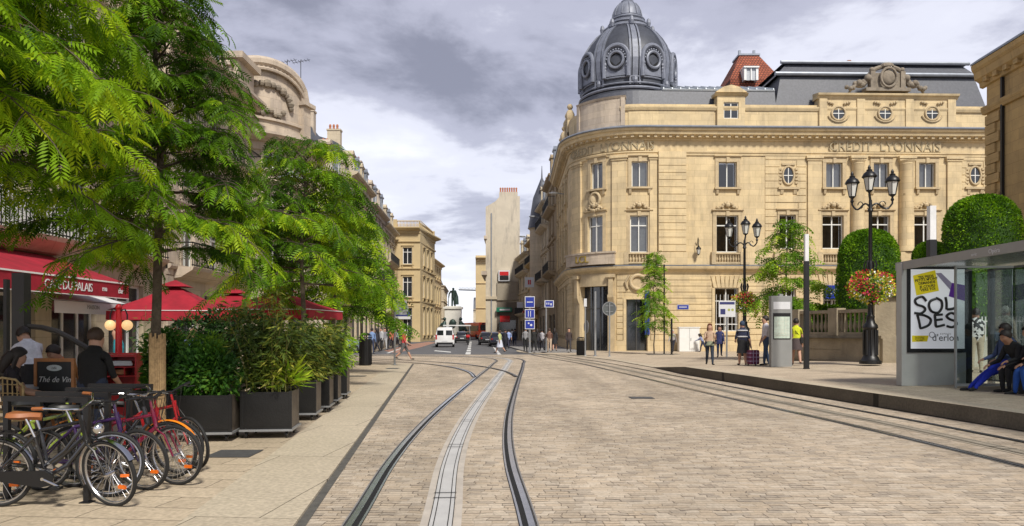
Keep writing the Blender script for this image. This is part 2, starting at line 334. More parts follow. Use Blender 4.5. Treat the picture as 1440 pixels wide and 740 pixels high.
# ------------------------------------------------------------------ facades: a plan path, coordinates (u along, n outwards, z up)
class Fac:
    def __init__(s, segs, step=.55):
        s.S = []; u = 0
        for g in segs:
            if g[0] == 'L':
                a, b = Vector(g[1]), Vector(g[2]); l = (b - a).length; s.S.append((u, u + l, 'L', a, (b - a) / l))
            else:
                c, r, a0, a1 = Vector(g[1]), g[2], R(g[3]), R(g[4]); l = r * abs(a1 - a0); s.S.append((u, u + l, 'A', c, r, a0, a1))
            u = s.S[-1][1]
        s.len = u; s.step = step
    def at(s, u):
        for g in s.S:
            if u <= g[1] + 1e-9 or g is s.S[-1]:
                if g[2] == 'L': d = g[4]; return g[3] + d * (u - g[0]), Vector((d.y, -d.x))
                t = (u - g[0]) / (g[1] - g[0]); a = lerp(g[5], g[6], t); d = Vector((math.cos(a), math.sin(a))); return g[3] + d * g[4], d
    def map(s, u, n, z):
        p, d = s.at(u); q = p + d * n; return (q.x, q.y, z)
    def us(s, u0, u1):
        """split positions so that curves stay curved"""
        o = {round(u0, 5), round(u1, 5)}
        for g in s.S:
            for e in (g[0], g[1]):
                if u0 < e < u1: o.add(round(e, 5))
            if g[2] == 'A':
                a, b = max(u0, g[0]), min(u1, g[1])
                if b > a:
                    k = max(1, int((b - a) / s.step))
                    for i in range(1, k): o.add(round(lerp(a, b, i / k), 5))
        return sorted(o)
    def box(s, mb, u0, u1, n0, n1, z0, z1, mi=0):
        if u1 - u0 < 1e-4 or z1 - z0 < 1e-4: return
        U = s.us(u0, u1); vs = []
        for u in U: vs += [s.map(u, n0, z0), s.map(u, n1, z0), s.map(u, n1, z1), s.map(u, n0, z1)]
        k = len(U); fs = [(0, 1, 2, 3), (4 * k - 4, 4 * k - 1, 4 * k - 2, 4 * k - 3)]
        for i in range(k - 1):
            a, b = 4 * i, 4 * i + 4
            fs += [(a + j, b + j, b + (j + 1) % 4, a + (j + 1) % 4) for j in range(4)]
        mb.add(vs, fs, mi)
    def band(s, mb, u0, u1, prof, mi=0, mitre=0):
        """closed profile [(n,z)...] swept along the path"""
        U = s.us(u0, u1); m = len(prof); vs = []
        for u in U: vs += [s.map(u, n, z) for n, z in prof]
        k = len(U); fs = [tuple(range(m)), tuple(range((k - 1) * m + m - 1, (k - 1) * m - 1, -1))]
        for i in range(k - 1):
            a, b = m * i, m * i + m
            fs += [(a + j, b + j, b + (j + 1) % m, a + (j + 1) % m) for j in range(m)]
        mb.add(vs, fs, mi)
    def wall(s, mb, u0, u1, z0, z1, holes=(), n=0.0, dep=.32, mi=0):
        hs = [h for h in holes if h[0] < u1 and h[1] > u0 and h[2] < z1 and h[3] > z0]
        U = set(s.us(u0, u1))
        for h in hs:
            for x in s.us(max(h[0], u0), min(h[1], u1)): U.add(x)
        U = sorted(U); Z = sorted({z0, z1} | {clamp(z, z0, z1) for h in hs for z in h[2:4]})
        for i in range(len(U) - 1):
            if U[i + 1] - U[i] < 1e-4: continue
            um = (U[i] + U[i + 1]) / 2
            for j in range(len(Z) - 1):
                zm = (Z[j] + Z[j + 1]) / 2
                if any(h[0] < um < h[1] and h[2] < zm < h[3] for h in hs): continue
                mb.add([s.map(U[i], n, Z[j]), s.map(U[i + 1], n, Z[j]), s.map(U[i + 1], n, Z[j + 1]), s.map(U[i], n, Z[j + 1])], [(0, 1, 2, 3)], mi)
        for h in hs:
            a, b, c, d = h[:4]; c = max(c, z0); d = min(d, z1)
            for (p, q) in (((a, c), (a, d)), ((a, d), (b, d)), ((b, d), (b, c)), ((b, c), (a, c))):
                mb.add([s.map(p[0], n, p[1]), s.map(q[0], n, q[1]), s.map(q[0], n - dep, q[1]), s.map(p[0], n - dep, p[1])], [(0, 1, 2, 3)], mi)
    def rustic(s, mb, u0, u1, z0, z1, h=.46, n=.05, gap=.045, holes=(), mi=0, n0=0.0, vj=0):
        """channelled courses standing proud of the wall, cut round the openings"""
        k = max(1, round((z1 - z0) / h)); hh = (z1 - z0) / k
        for i in range(k):
            a, b = z0 + i * hh + gap / 2, z0 + (i + 1) * hh - gap / 2
            sp = [(u0, u1)]
            for H in holes:
                if H[2] < b and H[3] > a:
                    q = []
                    for (x, y) in sp:
                        if H[1] <= x or H[0] >= y: q.append((x, y)); continue
                        if H[0] > x: q.append((x, H[0]))
                        if H[1] < y: q.append((H[1], y))
                    sp = q
            for (x, y) in sp:
                if y - x > .05: s.box(mb, x, y, n0 - .01, n0 + n, a, b, mi)
    def px2u(s, px, dz=0):
        best = None
        for i in range(1201):
            u = s.len * i / 1200; p, d = s.at(u)
            if d.dot(-p) < 0: continue
            e = abs(CX + FP * p.x / p.y - px)
            if best is None or e < best[0]: best = (e, u)
        return best[1]
    def z(s, py, u): p, _ = s.at(u); return ZY(py, p.y)

def sash(F, parent, h, n=-.22, mf=None, curtain=None, transom=.28, mull=1, label=None, glass=None, fw=.07, name='window', rail=False):
    """window part (frame mesh) > pane, curtain; h=(u0,u1,z0,z1)"""
    u0, u1, z0, z1 = h; mf = mf or FRAME
    m = MB(); t = fw
    F.box(m, u0, u0 + t, n - .04, n + .04, z0, z1); F.box(m, u1 - t, u1, n - .04, n + .04, z0, z1)
    F.box(m, u0 + t, u1 - t, n - .04, n + .04, z0, z0 + t); F.box(m, u0 + t, u1 - t, n - .04, n + .04, z1 - t, z1)
    for k in range(mull):
        c = lerp(u0, u1, (k + 1) / (mull + 1)); F.box(m, c - t * .55, c + t * .55, n - .035, n + .045, z0 + t, z1 - t)
    if transom:
        zt = lerp(z1, z0, transom); F.box(m, u0 + t, u1 - t, n - .03, n + .05, zt - t * .5, zt + t * .5)
    w = m.build(name, mf, parent)
    if label: w['label'] = label
    p = MB(); U = F.us(u0 + .01, u1 - .01)
    for a, b in zip(U, U[1:]): p.add([F.map(a, n, z0 + .01), F.map(b, n, z0 + .01), F.map(b, n, z1 - .01), F.map(a, n, z1 - .01)], [(0, 1, 2, 3)])
    p.build('pane', glass or (GLASSW if curtain is not None else GLASSD), w, fix=False)
    if curtain is not None:
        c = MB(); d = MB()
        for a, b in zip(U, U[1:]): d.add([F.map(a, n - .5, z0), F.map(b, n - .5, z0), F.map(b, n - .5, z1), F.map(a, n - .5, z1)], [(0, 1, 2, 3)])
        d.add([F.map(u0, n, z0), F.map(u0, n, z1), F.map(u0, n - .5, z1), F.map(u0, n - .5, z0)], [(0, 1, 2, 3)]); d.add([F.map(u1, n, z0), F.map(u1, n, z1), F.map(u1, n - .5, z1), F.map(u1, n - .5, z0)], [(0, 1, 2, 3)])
        d.build('dark_backing', DARK, w, fix=False)  # near-black back and sides stand in for the shade of an unlit room
        if curtain > 0:
            wd = (u1 - u0) * .5 * curtain; k = 10
            for side in (0, 1):
                a0 = u0 + .03 if side == 0 else u1 - .03 - wd
                pts = [(a0 + wd * i / k, n - .12 - .03 * (i % 2)) for i in range(k + 1)]
                for (a, na), (b, nb) in zip(pts, pts[1:]): c.add([F.map(a, na, z0 + .02), F.map(b, nb, z0 + .02), F.map(b, nb, z1 - .05), F.map(a, na, z1 - .05)], [(0, 1, 2, 3)])
            c.build('curtain', CURT, w, fix=False)
    return w
def surround(F, mb, h, w=.22, n=.07, mi=0, head=.3, sill=True, keystone=True):
    u0, u1, z0, z1 = h
    F.box(mb, u0 - w, u0 - .001, 0, n, z0, z1); F.box(mb, u1 + .001, u1 + w, 0, n, z0, z1)
    F.box(mb, u0 - w, u1 + w, 0, n + .01, z1 + .001, z1 + head)
    F.band(mb, u0 - w - .08, u1 + w + .08, [(0, z1 + head), (n + .06, z1 + head), (n + .14, z1 + head + .07), (n + .14, z1 + head + .12), (0, z1 + head + .16)])
    if keystone:
        c = (u0 + u1) / 2; F.box(mb, c - .12, c + .12, 0, n + .09, z1 - .04, z1 + head - .003)
    if sill:
        F.box(mb, u0 - w - .06, u1 + w + .06, 0, n + .16, z0 - .14, z0 - .002)
        for c in (u0 - w * .4, u1 + w * .4): F.band(mb, c - .09, c + .09, [(0, z0 - .55), (n + .03, z0 - .5), (n + .12, z0 - .142), (0, z0 - .142)])
def balustrade(F, mb, u0, u1, z0, z1, n=.12, d=.16, sp=.2, mi=0):
    F.box(mb, u0, u1, n - d / 2, n + d / 2, z0, z0 + .12, mi); F.box(mb, u0, u1, n - d / 2 - .02, n + d / 2 + .02, z1 - .12, z1, mi)
    k = max(2, int((u1 - u0) / sp)); hh = z1 - z0 - .24
    for i in range(k):
        u = lerp(u0, u1, (i + .5) / k); c = F.map(u, n, z0 + .12)
        mb.lathe([(.035, 0), (.075, hh * .3), (.03, hh * .7), (.05, hh)], 6, c, mi, cap=False)
# ================================================================== camera, sky, sun
cam = bpy.data.cameras.new('camera'); co = bpy.data.objects.new('camera', cam); COL.objects.link(co); SC.camera = co
co.location = (0, 0, EH); co.rotation_euler = (R(90), 0, 0); cam.sensor_width = 36; cam.lens = 36 * FP / 1440
cam.shift_y = (YH - 370) / 1440; cam.clip_end = 3000; cam.clip_start = .05
SUN_EL, SUN_AZ = 47, 158      # degrees, azimuth clockwise from +Y
sd = Vector((math.sin(R(SUN_AZ)) * math.cos(R(SUN_EL)), math.cos(R(SUN_AZ)) * math.cos(R(SUN_EL)), math.sin(R(SUN_EL))))
sl = bpy.data.lights.new('sun', 'SUN'); so = bpy.data.objects.new('sun', sl); COL.objects.link(so)
sl.energy = 2.0; sl.angle = R(9); sl.color = (1, .95, .86); so.rotation_euler = sd.to_track_quat('Z', 'Y').to_euler()
w = bpy.data.worlds.new('World'); SC.world = w; w.use_nodes = True; N, L = w.node_tree.nodes, w.node_tree.links
bg = N['Background']; bg.inputs['Strength'].default_value = .09
sky = N.new('ShaderNodeTexSky'); sky.sky_type = 'NISHITA'; sky.sun_disc = False; sky.sun_elevation = R(SUN_EL); sky.sun_rotation = R(SUN_AZ)
tc = N.new('ShaderNodeTexCoord'); sp = N.new('ShaderNodeSeparateXYZ'); L.new(tc.outputs['Generated'], sp.inputs[0])
zz = N.new('ShaderNodeMath'); zz.operation = 'MAXIMUM'; zz.inputs[1].default_value = 0; L.new(sp.outputs['Z'], zz.inputs[0])
za = N.new('ShaderNodeMath'); za.operation = 'ADD'; za.inputs[1].default_value = .16; L.new(zz.outputs[0], za.inputs[0])
dx = N.new('ShaderNodeMath'); dx.operation = 'DIVIDE'; L.new(sp.outputs['X'], dx.inputs[0]); L.new(za.outputs[0], dx.inputs[1])
dy = N.new('ShaderNodeMath'); dy.operation = 'DIVIDE'; L.new(sp.outputs['Y'], dy.inputs[0]); L.new(za.outputs[0], dy.inputs[1])
cb = N.new('ShaderNodeCombineXYZ'); L.new(dx.outputs[0], cb.inputs[0]); L.new(dy.outputs[0], cb.inputs[1])
def cloudnoise(scale, loc, det=7, ro=.55, dist=.3):
    mp = N.new('ShaderNodeMapping'); mp.inputs['Location'].default_value = loc; L.new(cb.outputs[0], mp.inputs[0])
    n = N.new('ShaderNodeTexNoise'); n.inputs['Scale'].default_value = scale; n.inputs['Detail'].default_value = det; n.inputs['Roughness'].default_value = ro; n.inputs['Distortion'].default_value = dist
    L.new(mp.outputs[0], n.inputs['Vector']); return n
n1 = cloudnoise(.75, (3.2, 1.3, 0)); n2 = cloudnoise(2.6, (9.2, 4.3, 0), 8, .6, .2)
mxn = N.new('ShaderNodeMath'); mxn.operation = 'MULTIPLY_ADD'; mxn.inputs[1].default_value = .45; L.new(n2.outputs['Fac'], mxn.inputs[0]); L.new(n1.outputs['Fac'], mxn.inputs[2])
el = N.new('ShaderNodeMath'); el.operation = 'MULTIPLY_ADD'; el.inputs[1].default_value = -.95; L.new(zz.outputs[0], el.inputs[0]); L.new(mxn.outputs[0], el.inputs[2])
cr = N.new('ShaderNodeValToRGB'); E = cr.color_ramp.elements; cr.color_ramp.interpolation = 'EASE'
E[0].position = .26; E[0].color = (1.5, 1.53, 1.95, 1); E[1].position = .74; E[1].color = (5.6, 5.7, 6.2, 1)
for p, c in ((.40, (2.75, 2.78, 3.4)), (.51, (4.4, 4.45, 5.05))):
    k = E.new(p); k.color = (*c, 1)
L.new(el.outputs[0], cr.inputs[0])
mx = N.new('ShaderNodeMix'); mx.data_type = 'RGBA'; mx.inputs['Factor'].default_value = .93; L.new(sky.outputs[0], mx.inputs[6]); L.new(cr.outputs[0], mx.inputs[7]); L.new(mx.outputs[2], bg.inputs['Color'])
SC.view_settings.view_transform = 'Standard'; SC.view_settings.look = 'None'; SC.view_settings.gamma = 1; SC.view_settings.exposure = 1.14
SC.view_settings.use_curve_mapping = False
SC.render.engine = 'CYCLES'; SC.cycles.max_bounces = 6; SC.cycles.transparent_max_bounces = 16; SC.cycles.diffuse_bounces = 3; SC.cycles.glossy_bounces = 2
SC.cycles.use_denoising = True; SC.cycles.caustics_reflective = False; SC.cycles.caustics_refractive = False

# ================================================================== ground
SETT = sett_mat('tan stone setts', (.57, .485, .38), (.42, .355, .28), (.075, .058, .045))
SLAB = brick_mat('large pavement slabs', (.50, .41, .295), (.43, .35, .25), (.12, .10, .075), .95, .42, .007, rot=R(6), bump=.25, patch=.14, jmask=.2)
PLAZ = brick_mat('plaza slabs', (.51, .42, .31), (.44, .355, .26), (.16, .13, .10), .6, .4, .006, rot=R(-12), bump=.2, patch=.14, jmask=.3)
ASPH = mat('asphalt', (.12, .12, .125), .85, var=.22, scale=1.2, bump=.4, bscale=60)
KERB = brick_mat('pale kerb stone', (.50, .43, .32), (.46, .39, .29), (.13, .11, .08), 1.1, 3.0, .006, rot=R(6), bump=.2, patch=.1)
KERBD = mat('dark concrete kerb', (.15, .135, .11), .85, var=.3, scale=3, bump=.3, bscale=20, stain=.5)
PAINT = mat('worn road paint', (.62, .62, .60), .7, var=.15, scale=6)
APSM = brick_mat('pale track slab', (.52, .50, .46), (.46, .44, .41), (.10, .10, .10), 4.0, 1.1, .012, bump=.15, patch=.12)
TERR = mat('terracotta cycle lane', (.36, .20, .15), .85, var=.12, scale=2)
def sheet(name, pts, z, m, kind='structure', **k):
    b = MB(); b.add([(p[0], p[1], z) for p in pts], [tuple(range(len(pts)))]); o = b.build(name, m, fix=False)
    if o.data.polygons[0].normal.z < 0: o.data.flip_normals()
    return tag(o, kind=kind)
sheet('ground', [(-900, -300), (900, -300), (900, 1500), (-900, 1500)], 0, ASPH)
def PE(D): return -1.77 - (D - 6.11) * .1011        # left pavement edge
sheet('paving', [(-40, -6), (11, -6), (11, 49.5), (-40, 49.5)], .004, SETT)
b = MB()
b.add([(x, y, .03) for x, y in [(-18, -6), (PE(-6) - .95, -6), (PE(35.7) - .95, 35.7), (-18, 36.9)]], [(0, 1, 2, 3)])
tag(b.build('pavement', SLAB, fix=False), kind='structure')
b = MB(); n = 30
for i in range(n):
    a, c = lerp(-6, 35.7, i / n), lerp(-6, 35.7, (i + 1) / n)
    b.ext([(PE(a) - .949, a, -.05), (PE(a), a, -.05), (PE(c), c, -.05), (PE(c) - .949, c, -.05)], (0, 0, .082))
tag(b.build('kerb', KERB), kind='structure')
b = MB(); b.add([(PE(-6), -6, .008), (PE(-6) + .085, -6, .008), (PE(35.7) + .085, 35.7, .008), (PE(35.7), 35.7, .008)], [(0, 1, 2, 3)])
tag(b.build('gutter', mat('gutter channel', (.09, .085, .075), .9, var=.3, scale=8)), kind='structure')
# far asphalt street with its markings, far pavements
sheet('street', [(-12.5, 49.5), (1.1, 49.5), (-.45, 73), (-4.0, 132), (-10, 170), (-34, 170), (-14.7, 112), (-10.6, 56)], .008, ASPH)
sheet('cycle_lane', [G(556, 497) [:2], G(590, 489)[:2], G(613, 482)[:2], G(603, 481)[:2], G(580, 484)[:2], G(540, 493.5)[:2]], .012, TERR)
def marks(name, lst, label=None):
    b = MB()
    for q in lst: b.add([(G(*p).x, G(*p).y, .014) for p in [(a, c) for a, c in q]], [(0, 1, 2, 3)])
    o = b.build(name, PAINT, fix=False); tag(o, kind='structure')
# rebuild in explicit ground coordinates: dashes run along the street
def gz(px, py): v = G(px, py, 0); return (v.x, v.y)
b = MB()
for a, c, w_ in ((49.8, 55, .35), (57, 62, .33), (64, 70, .3), (73, 80, .3), (84, 92, .3), (97, 106, .3)):
    xa, xc = -2.95 - (a - 50) * .052, -2.95 - (c - 50) * .052
    b.add([(xa - w_ / 2, a, .014), (xa + w_ / 2, a, .014), (xc + w_ / 2, c, .014), (xc - w_ / 2, c, .014)], [(0, 1, 2, 3)])
for q in (((612, 493), (634, 495), (634, 496.2), (610, 494)), ((700, 499), (705, 499), (697, 490), (693, 488)), ((543, 497), (547, 497), (566, 490), (563, 490))):
    b.add([(*gz(*p), .014) for p in q], [(0, 1, 2, 3)])
tag(b.build('road_marking', PAINT), kind='structure')
b = MB()
b.ext([(*gz(524, 496), 0), (*gz(582, 480), 0), (-34, 150, 0), (-34, 56, 0)], (0, 0, .12)); tag(b.build('far_pavement', PLAZ), kind='structure')
b = MB(); b.ext([(1.15, 52.2, 0), (5.0, 52.2, 0), (4.75, 75.2, 0), (4.5, 84, 0), (1.2, 115.9, 0), (-2.7, 115.9, 0), (-.5, 73, 0)], (0, 0, .11)); tag(b.build('side_pavement', mat('grey pavement', (.24, .23, .22), .85, var=.12)), kind='structure')
# raised tram platform and the sloping square: a real surface following zplaza
b = MB(); Ds = [-5 + 1.0 * i for i in range(34)] + [28 + .8 * i for i in range(1, 8)] + [34 + 1.5 * i for i in range(18)]
Ds = sorted(set(round(d, 3) for d in Ds if d <= 59.6)); ts = [0, .35, 1.2, 2.5, 4, 5.5, 7, 9, 12, 16, 22, 30, 45]
rows = []
for D in Ds:
    e = edge_x(D); rows.append([(e + t, D, zplaza(e + t, D)) for t in ts])
m_ = len(ts)
b.add([p for r in rows for p in r], [(i * m_ + j, i * m_ + j + 1, (i + 1) * m_ + j + 1, (i + 1) * m_ + j) for i in range(len(rows) - 1) for j in range(1, m_ - 1)])
tag(b.build('square_paving', PLAZ, fix=False), kind='structure')
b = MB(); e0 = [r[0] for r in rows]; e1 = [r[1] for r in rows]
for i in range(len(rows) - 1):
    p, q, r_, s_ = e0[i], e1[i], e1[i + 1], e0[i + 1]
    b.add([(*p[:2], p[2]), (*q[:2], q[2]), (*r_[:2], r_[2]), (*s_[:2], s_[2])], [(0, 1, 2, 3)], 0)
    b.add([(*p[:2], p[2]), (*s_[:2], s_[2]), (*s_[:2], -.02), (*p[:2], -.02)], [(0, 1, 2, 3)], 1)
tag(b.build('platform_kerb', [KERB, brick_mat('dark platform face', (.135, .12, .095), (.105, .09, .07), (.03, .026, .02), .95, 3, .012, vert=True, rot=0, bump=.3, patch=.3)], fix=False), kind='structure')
# tracks
def spline(pts, n=10):
    P = [Vector((*p, 0)) for p in pts]; o = []
    for i in range(len(P) - 1):
        a, b_, c, d = P[max(i - 1, 0)], P[i], P[i + 1], P[min(i + 2, len(P) - 1)]
        for k in range(n):
            t = k / n; o.append(.5 * ((2 * b_) + (c - a) * t + (2 * a - 5 * b_ + 4 * c - d) * t * t + (3 * b_ - a - 3 * c + d) * t ** 3))
    o.append(P[-1]); return o
def ribbon(mb, pts, o0, o1, z, mi=0, z2=None):
    vs = []; m = len(pts)
    for i, p in enumerate(pts):
        d = (pts[min(i + 1, m - 1)] - pts[max(i - 1, 0)]).normalized(); nn = Vector((d.y, -d.x, 0))
        a = p + nn * o0; c = p + nn * o1; vs += [(a.x, a.y, z), (c.x, c.y, z)]
    mb.add(vs, [(2 * i, 2 * i + 1, 2 * i + 3, 2 * i + 2) for i in range(m - 1)], mi)
def track(pts, strip=True, name='tram_track', zb=.009, pale=True):
    S = spline(pts); g = .7175; b = MB()
    for s in (-1, 1):
        i0 = s * g
        ribbon(b, S, i0 - .076, i0 + .072, zb, 0)
        ribbon(b, S, *sorted((i0 + s * .0, i0 + s * .055)), zb + .008, 1)
        ribbon(b, S, *sorted((i0 - s * .05, i0)), zb + .004, 2)
        ribbon(b, S, *sorted((i0 - s * .07, i0 - s * .05)), zb + .008, 1)
        ribbon(b, S, *sorted((i0 + s * .076, i0 + s * .09)), zb + .002, 3)
    if strip:
        ribbon(b, S, -.17, .17, zb, 4)
        ribbon(b, S, -.095, .095, zb + .006, 5); ribbon(b, S, -.062, -.054, zb + .01, 2); ribbon(b, S, .054, .062, zb + .01, 2); ribbon(b, S, -.10, -.093, zb + .009, 2); ribbon(b, S, .093, .10, zb + .009, 2)
        tot = 0; nxt = 1.5; 
        for i in range(1, len(S)):
            tot += (S[i] - S[i - 1]).length
            if tot > nxt and i < len(S) - 1:
                nxt += 3.1; d = (S[i + 1] - S[i - 1]).normalized(); nn = Vector((d.y, -d.x, 0))
                for o_ in (0, .22):
                    c = S[i] + d * o_; b.add([(c + nn * q + d * r_ + Vector((0, 0, zb + .013))) for q, r_ in ((-.11, 0), (.11, 0), (.11, .02), (-.11, .02))], [(0, 1, 2, 3)], 2)
    o = b.build(name, [RUBBER, RAIL, GROOVE, mat('rail edge concrete', (.22, .21, .20), .8), mat('strip concrete', (.47, .42, .36), .8, var=.15, scale=3) if pale else mat('worn tan margin', (.34, .29, .22), .8), APSM2 if pale else mat('worn tan strip', (.30, .26, .20), .8, var=.2, scale=3)], fix=False)
    return tag(o, kind='structure')
APSM2 = mat('conductor strip', (.50, .49, .47), .5, var=.10, scale=2.5)
track([(-.2, -4), (-.42, 2), (-.585, 6.1), (-.74, 9), (-.79, 12), (-.74, 16), (-.52, 24), (-.3, 31), (-.18, 36), (-.1, 39.5), (-.55, 43), (-2.0, 45.4), (-4.4, 46.8), (-9, 47.8), (-20, 48.4), (-32, 48.6)])
track([(6.9, -4), (6.9, 4), (6.72, 8.75), (6.45, 12.5), (6.1, 15.5), (5.7, 19.1), (5.15, 25), (4.62, 30.5), (3.9, 37), (2.7, 44), (2.0, 49.2)], pale=False)
track([(-.55, 25.5), (-1.0, 29), (-2.1, 33), (-4.2, 37), (-7.5, 40.6), (-12, 43.6), (-20, 45.4), (-32, 46)], strip=False, zb=.024)
# utility covers
CB = mat('cast iron cover', (.075, .075, .075), .7, var=.2, scale=10)
for i, (px, py, a, c) in enumerate(((330, 642, .55, .55), (498, 530.5, .8, .45), (552, 519.5, .5, .6), (395, 660, .01, .01), (902, 560, .55, .5))):
    if a < .1: continue
    p = G(px, py, 0); zb = .036 if px < 600 else .008
    m = MB(); m.box(-a / 2, a / 2, -c / 2, c / 2, 0, .006); m.box(-a / 2 + .03, a / 2 - .03, -c / 2 + .03, c / 2 - .03, .006, .009)
    o = m.build('manhole_cover', CB); o.location = (p.x, p.y, zb)
    tag(o, ['square iron cover in the pavement before the nearest planter', 'iron cover in the pavement before the farthest planter', 'small iron cover in the pavement by the bare metal post', '', 'lone iron cover in the stone setts between the two tracks'][i], 'manhole cover')

# ================================================================== the bank with its corner dome
BK = thing('bank_building', 'yellow limestone bank with a lead dome over its rounded corner', 'building')
F = Fac([('L', (4.65, 75), (4.65, 61)), ('A', (9.65, 61), 5, 180, 270), ('L', (9.65, 56), (36.3, 56.7))])
U = F.px2u
def hole(px0, px1, py0, py1): a, c = U(px0), U(px1); u = (a + c) / 2; return (a, c, F.z(py1, u), F.z(py0, u))
up = [hole(*q) for q in ((831, 848, 229, 266), (888.5, 911, 227, 263), (1010, 1036, 228, 264), (1161, 1184, 229, 264), (1228, 1250, 229, 264), (1292, 1315, 229, 264))]
lo = [hole(*q) for q in ((827, 848, 304, 356), (886, 911, 303, 355), (1007, 1038, 303, 355), (1096, 1119, 302, 350), (1156, 1186, 303, 350), (1221, 1251, 303, 350), (1285, 1316, 303, 350))]
gr = [hole(*q) for q in ((1005, 1038, 405, 466), (1096, 1119, 405, 466), (1157, 1187, 403, 466), (1222, 1251, 405, 466), (1286, 1316, 405, 466))]
door1 = hole(818, 856, 403, 493.5); door2 = hole(881, 910, 421, 493.5)
wing = []
for i in range(4):
    u = 1.2 + i * 3.3; wing.append((u, u + 1.35))
wup = [(a, c, 12.4, 14.2) for a, c in wing]; wlo = [(a, c, 7.5, 10.1) for a, c in wing]; wgr = [(a, c, 1.3, 5.0) for a, c in wing]
holes = up + lo + gr + [door1, door2] + wup + wlo + wgr
mb = MB(); LEN = F.len
F.wall(mb, 0, LEN, 0, 18.6, holes, dep=.38)
F.box(mb, 0, LEN, -6, -4.95, 0, .5)       # rear core closing the plan
WALL = mb.build('wall', STONE, BK, fix=False)
# plinth + rustication
m = MB()
ends = [0, U(816)]
def splitbands(u0, u1, z0, z1, n): 
    hs = [h for h in holes if h[2] < z1 - .05]; us = [(u0, u1)]
    for h in hs:
        q = []
        for x, y in us:
            if h[1] <= x or h[0] >= y: q.append((x, y)); continue
            if h[0] > x: q.append((x, h[0]))
            if h[1] < y: q.append((h[1], y))
        us = q
    for x, y in us: F.box(m, x, y, -.01, n, z0, z1)
splitbands(0, LEN, 0, .85, .12)
hx = [(h[0] - .25, h[1] + .25, h[2] - .2, h[3] + .3) for h in gr + wgr + [door2]] + [(U(806), U(868), -1, 7)]
F.rustic(m, 0, LEN, .85, 5.85, .47, .055, .05, hx)
for a, c in ((925, 964), (1075.5, 1134), (1352, 1389)):
    a, c = U(a), U(c); n0 = .32 if a < U(970) else .0
    if n0: F.box(m, a, c, -.01, n0, 7.4, 15.0); F.box(m, a - .05, c + .05, -.01, n0 + .12, 6.5, 7.45)
    F.rustic(m, a + .02, c - .02, 7.5, 15.0, .52, .05, .05, [(h[0] - .2, h[1] + .2, h[2] - .2, h[3] + .5) for h in lo] + [(U(1108) - .65, U(1108) + .65, 12.0, 14.3), (U(1371) - .65, U(1371) + .65, 12.0, 14.3)], n0=n0)
for px in (4.3, 7.6, 10.9, .3): F.box(m, px - .45, px + .45, -.01, .12, 7.5, 15.0); F.rustic(m, px - .42, px + .42, 7.6, 14.9, .5, .05, .05, n0=.12)
m.build('rustication', STONE, BK)
m = MB()
# string course with balcony ledge, cornices
def C(prof, a=0, c=None): F.band(m, a, LEN if c is None else c, prof)
C([(-.05, 5.86), (.10, 5.86), (.16, 6.0), (.30, 6.1), (.42, 6.22), (.46, 6.34), (.46, 6.42), (-.05, 6.47)])
C([(-.05, 14.75), (.08, 14.75), (.1, 14.9), (.16, 14.95), (.16, 15.05), (-.05, 15.08)])
C([(-.05, 15.85), (.1, 15.85), (.16, 15.98), (.3, 16.02), (.3, 16.1), (.62, 16.2), (.68, 16.4), (.8, 16.48), (.86, 16.62), (-.05, 16.66)])
C([(-.05, 18.1), (.12, 18.12), (.2, 18.3), (.2, 18.42), (-.05, 18.5)], U(872))
m.build('cornice', STONE, BK)
m = MB()
C([(-.06, 16.66), (.92, 16.63), (.95, 16.7), (.86, 16.8), (-.06, 16.95)]); C([(.0, 6.47), (.49, 6.43), (.49, 6.47), (.0, 6.56)])
m.build('gutter', ZINC, BK)
m = MB(); k = int(LEN / .55)
for i in range(k):
    u = (i + .5) * LEN / k; F.box(m, u - .11, u + .11, .16, .52, 16.0, 16.18)
m.build('dentil_course', STONE2, BK)
# columns and pilasters
for px0, px1, rnd in ((1135.5, 1154, 0), (1196, 1214, 1), (1264, 1283, 1), (1331, 1351, 0), (861, 881, 0), (913, 924, 0), (806, 818, 0)):
    a, c = U(px0), U(px1); m = MB(); uc = (a + c) / 2; r = (c - a) / 2
    zt = 14.75
    if rnd:
        x, y, _ = F.map(uc, .12, 0); m.lathe([(r * 1.12, 7.55), (r * 1.12, 7.7), (r, 7.85), (r * 1.0, 10), (r * .9, 14.1), (r * .95, 14.15), (r * .9, 14.2), (r * 1.1, 14.4)], 20, (x, y, 0), cap=False)
    else: F.box(m, a, c, -.01, .14, 7.5, 14.4)
    F.box(m, a - .08, c + .08, -.01, .34 if rnd else .2, 14.4, 14.56); F.box(m, a - .14, c + .14, -.01, .4 if rnd else .28, 14.56, 14.745)
    F.box(m, a - .12, c + .12, -.01, .55 if rnd else .22, 6.55, 7.5)
    m.build('column' if rnd else 'pilaster', STONE, BK, smooth=True)
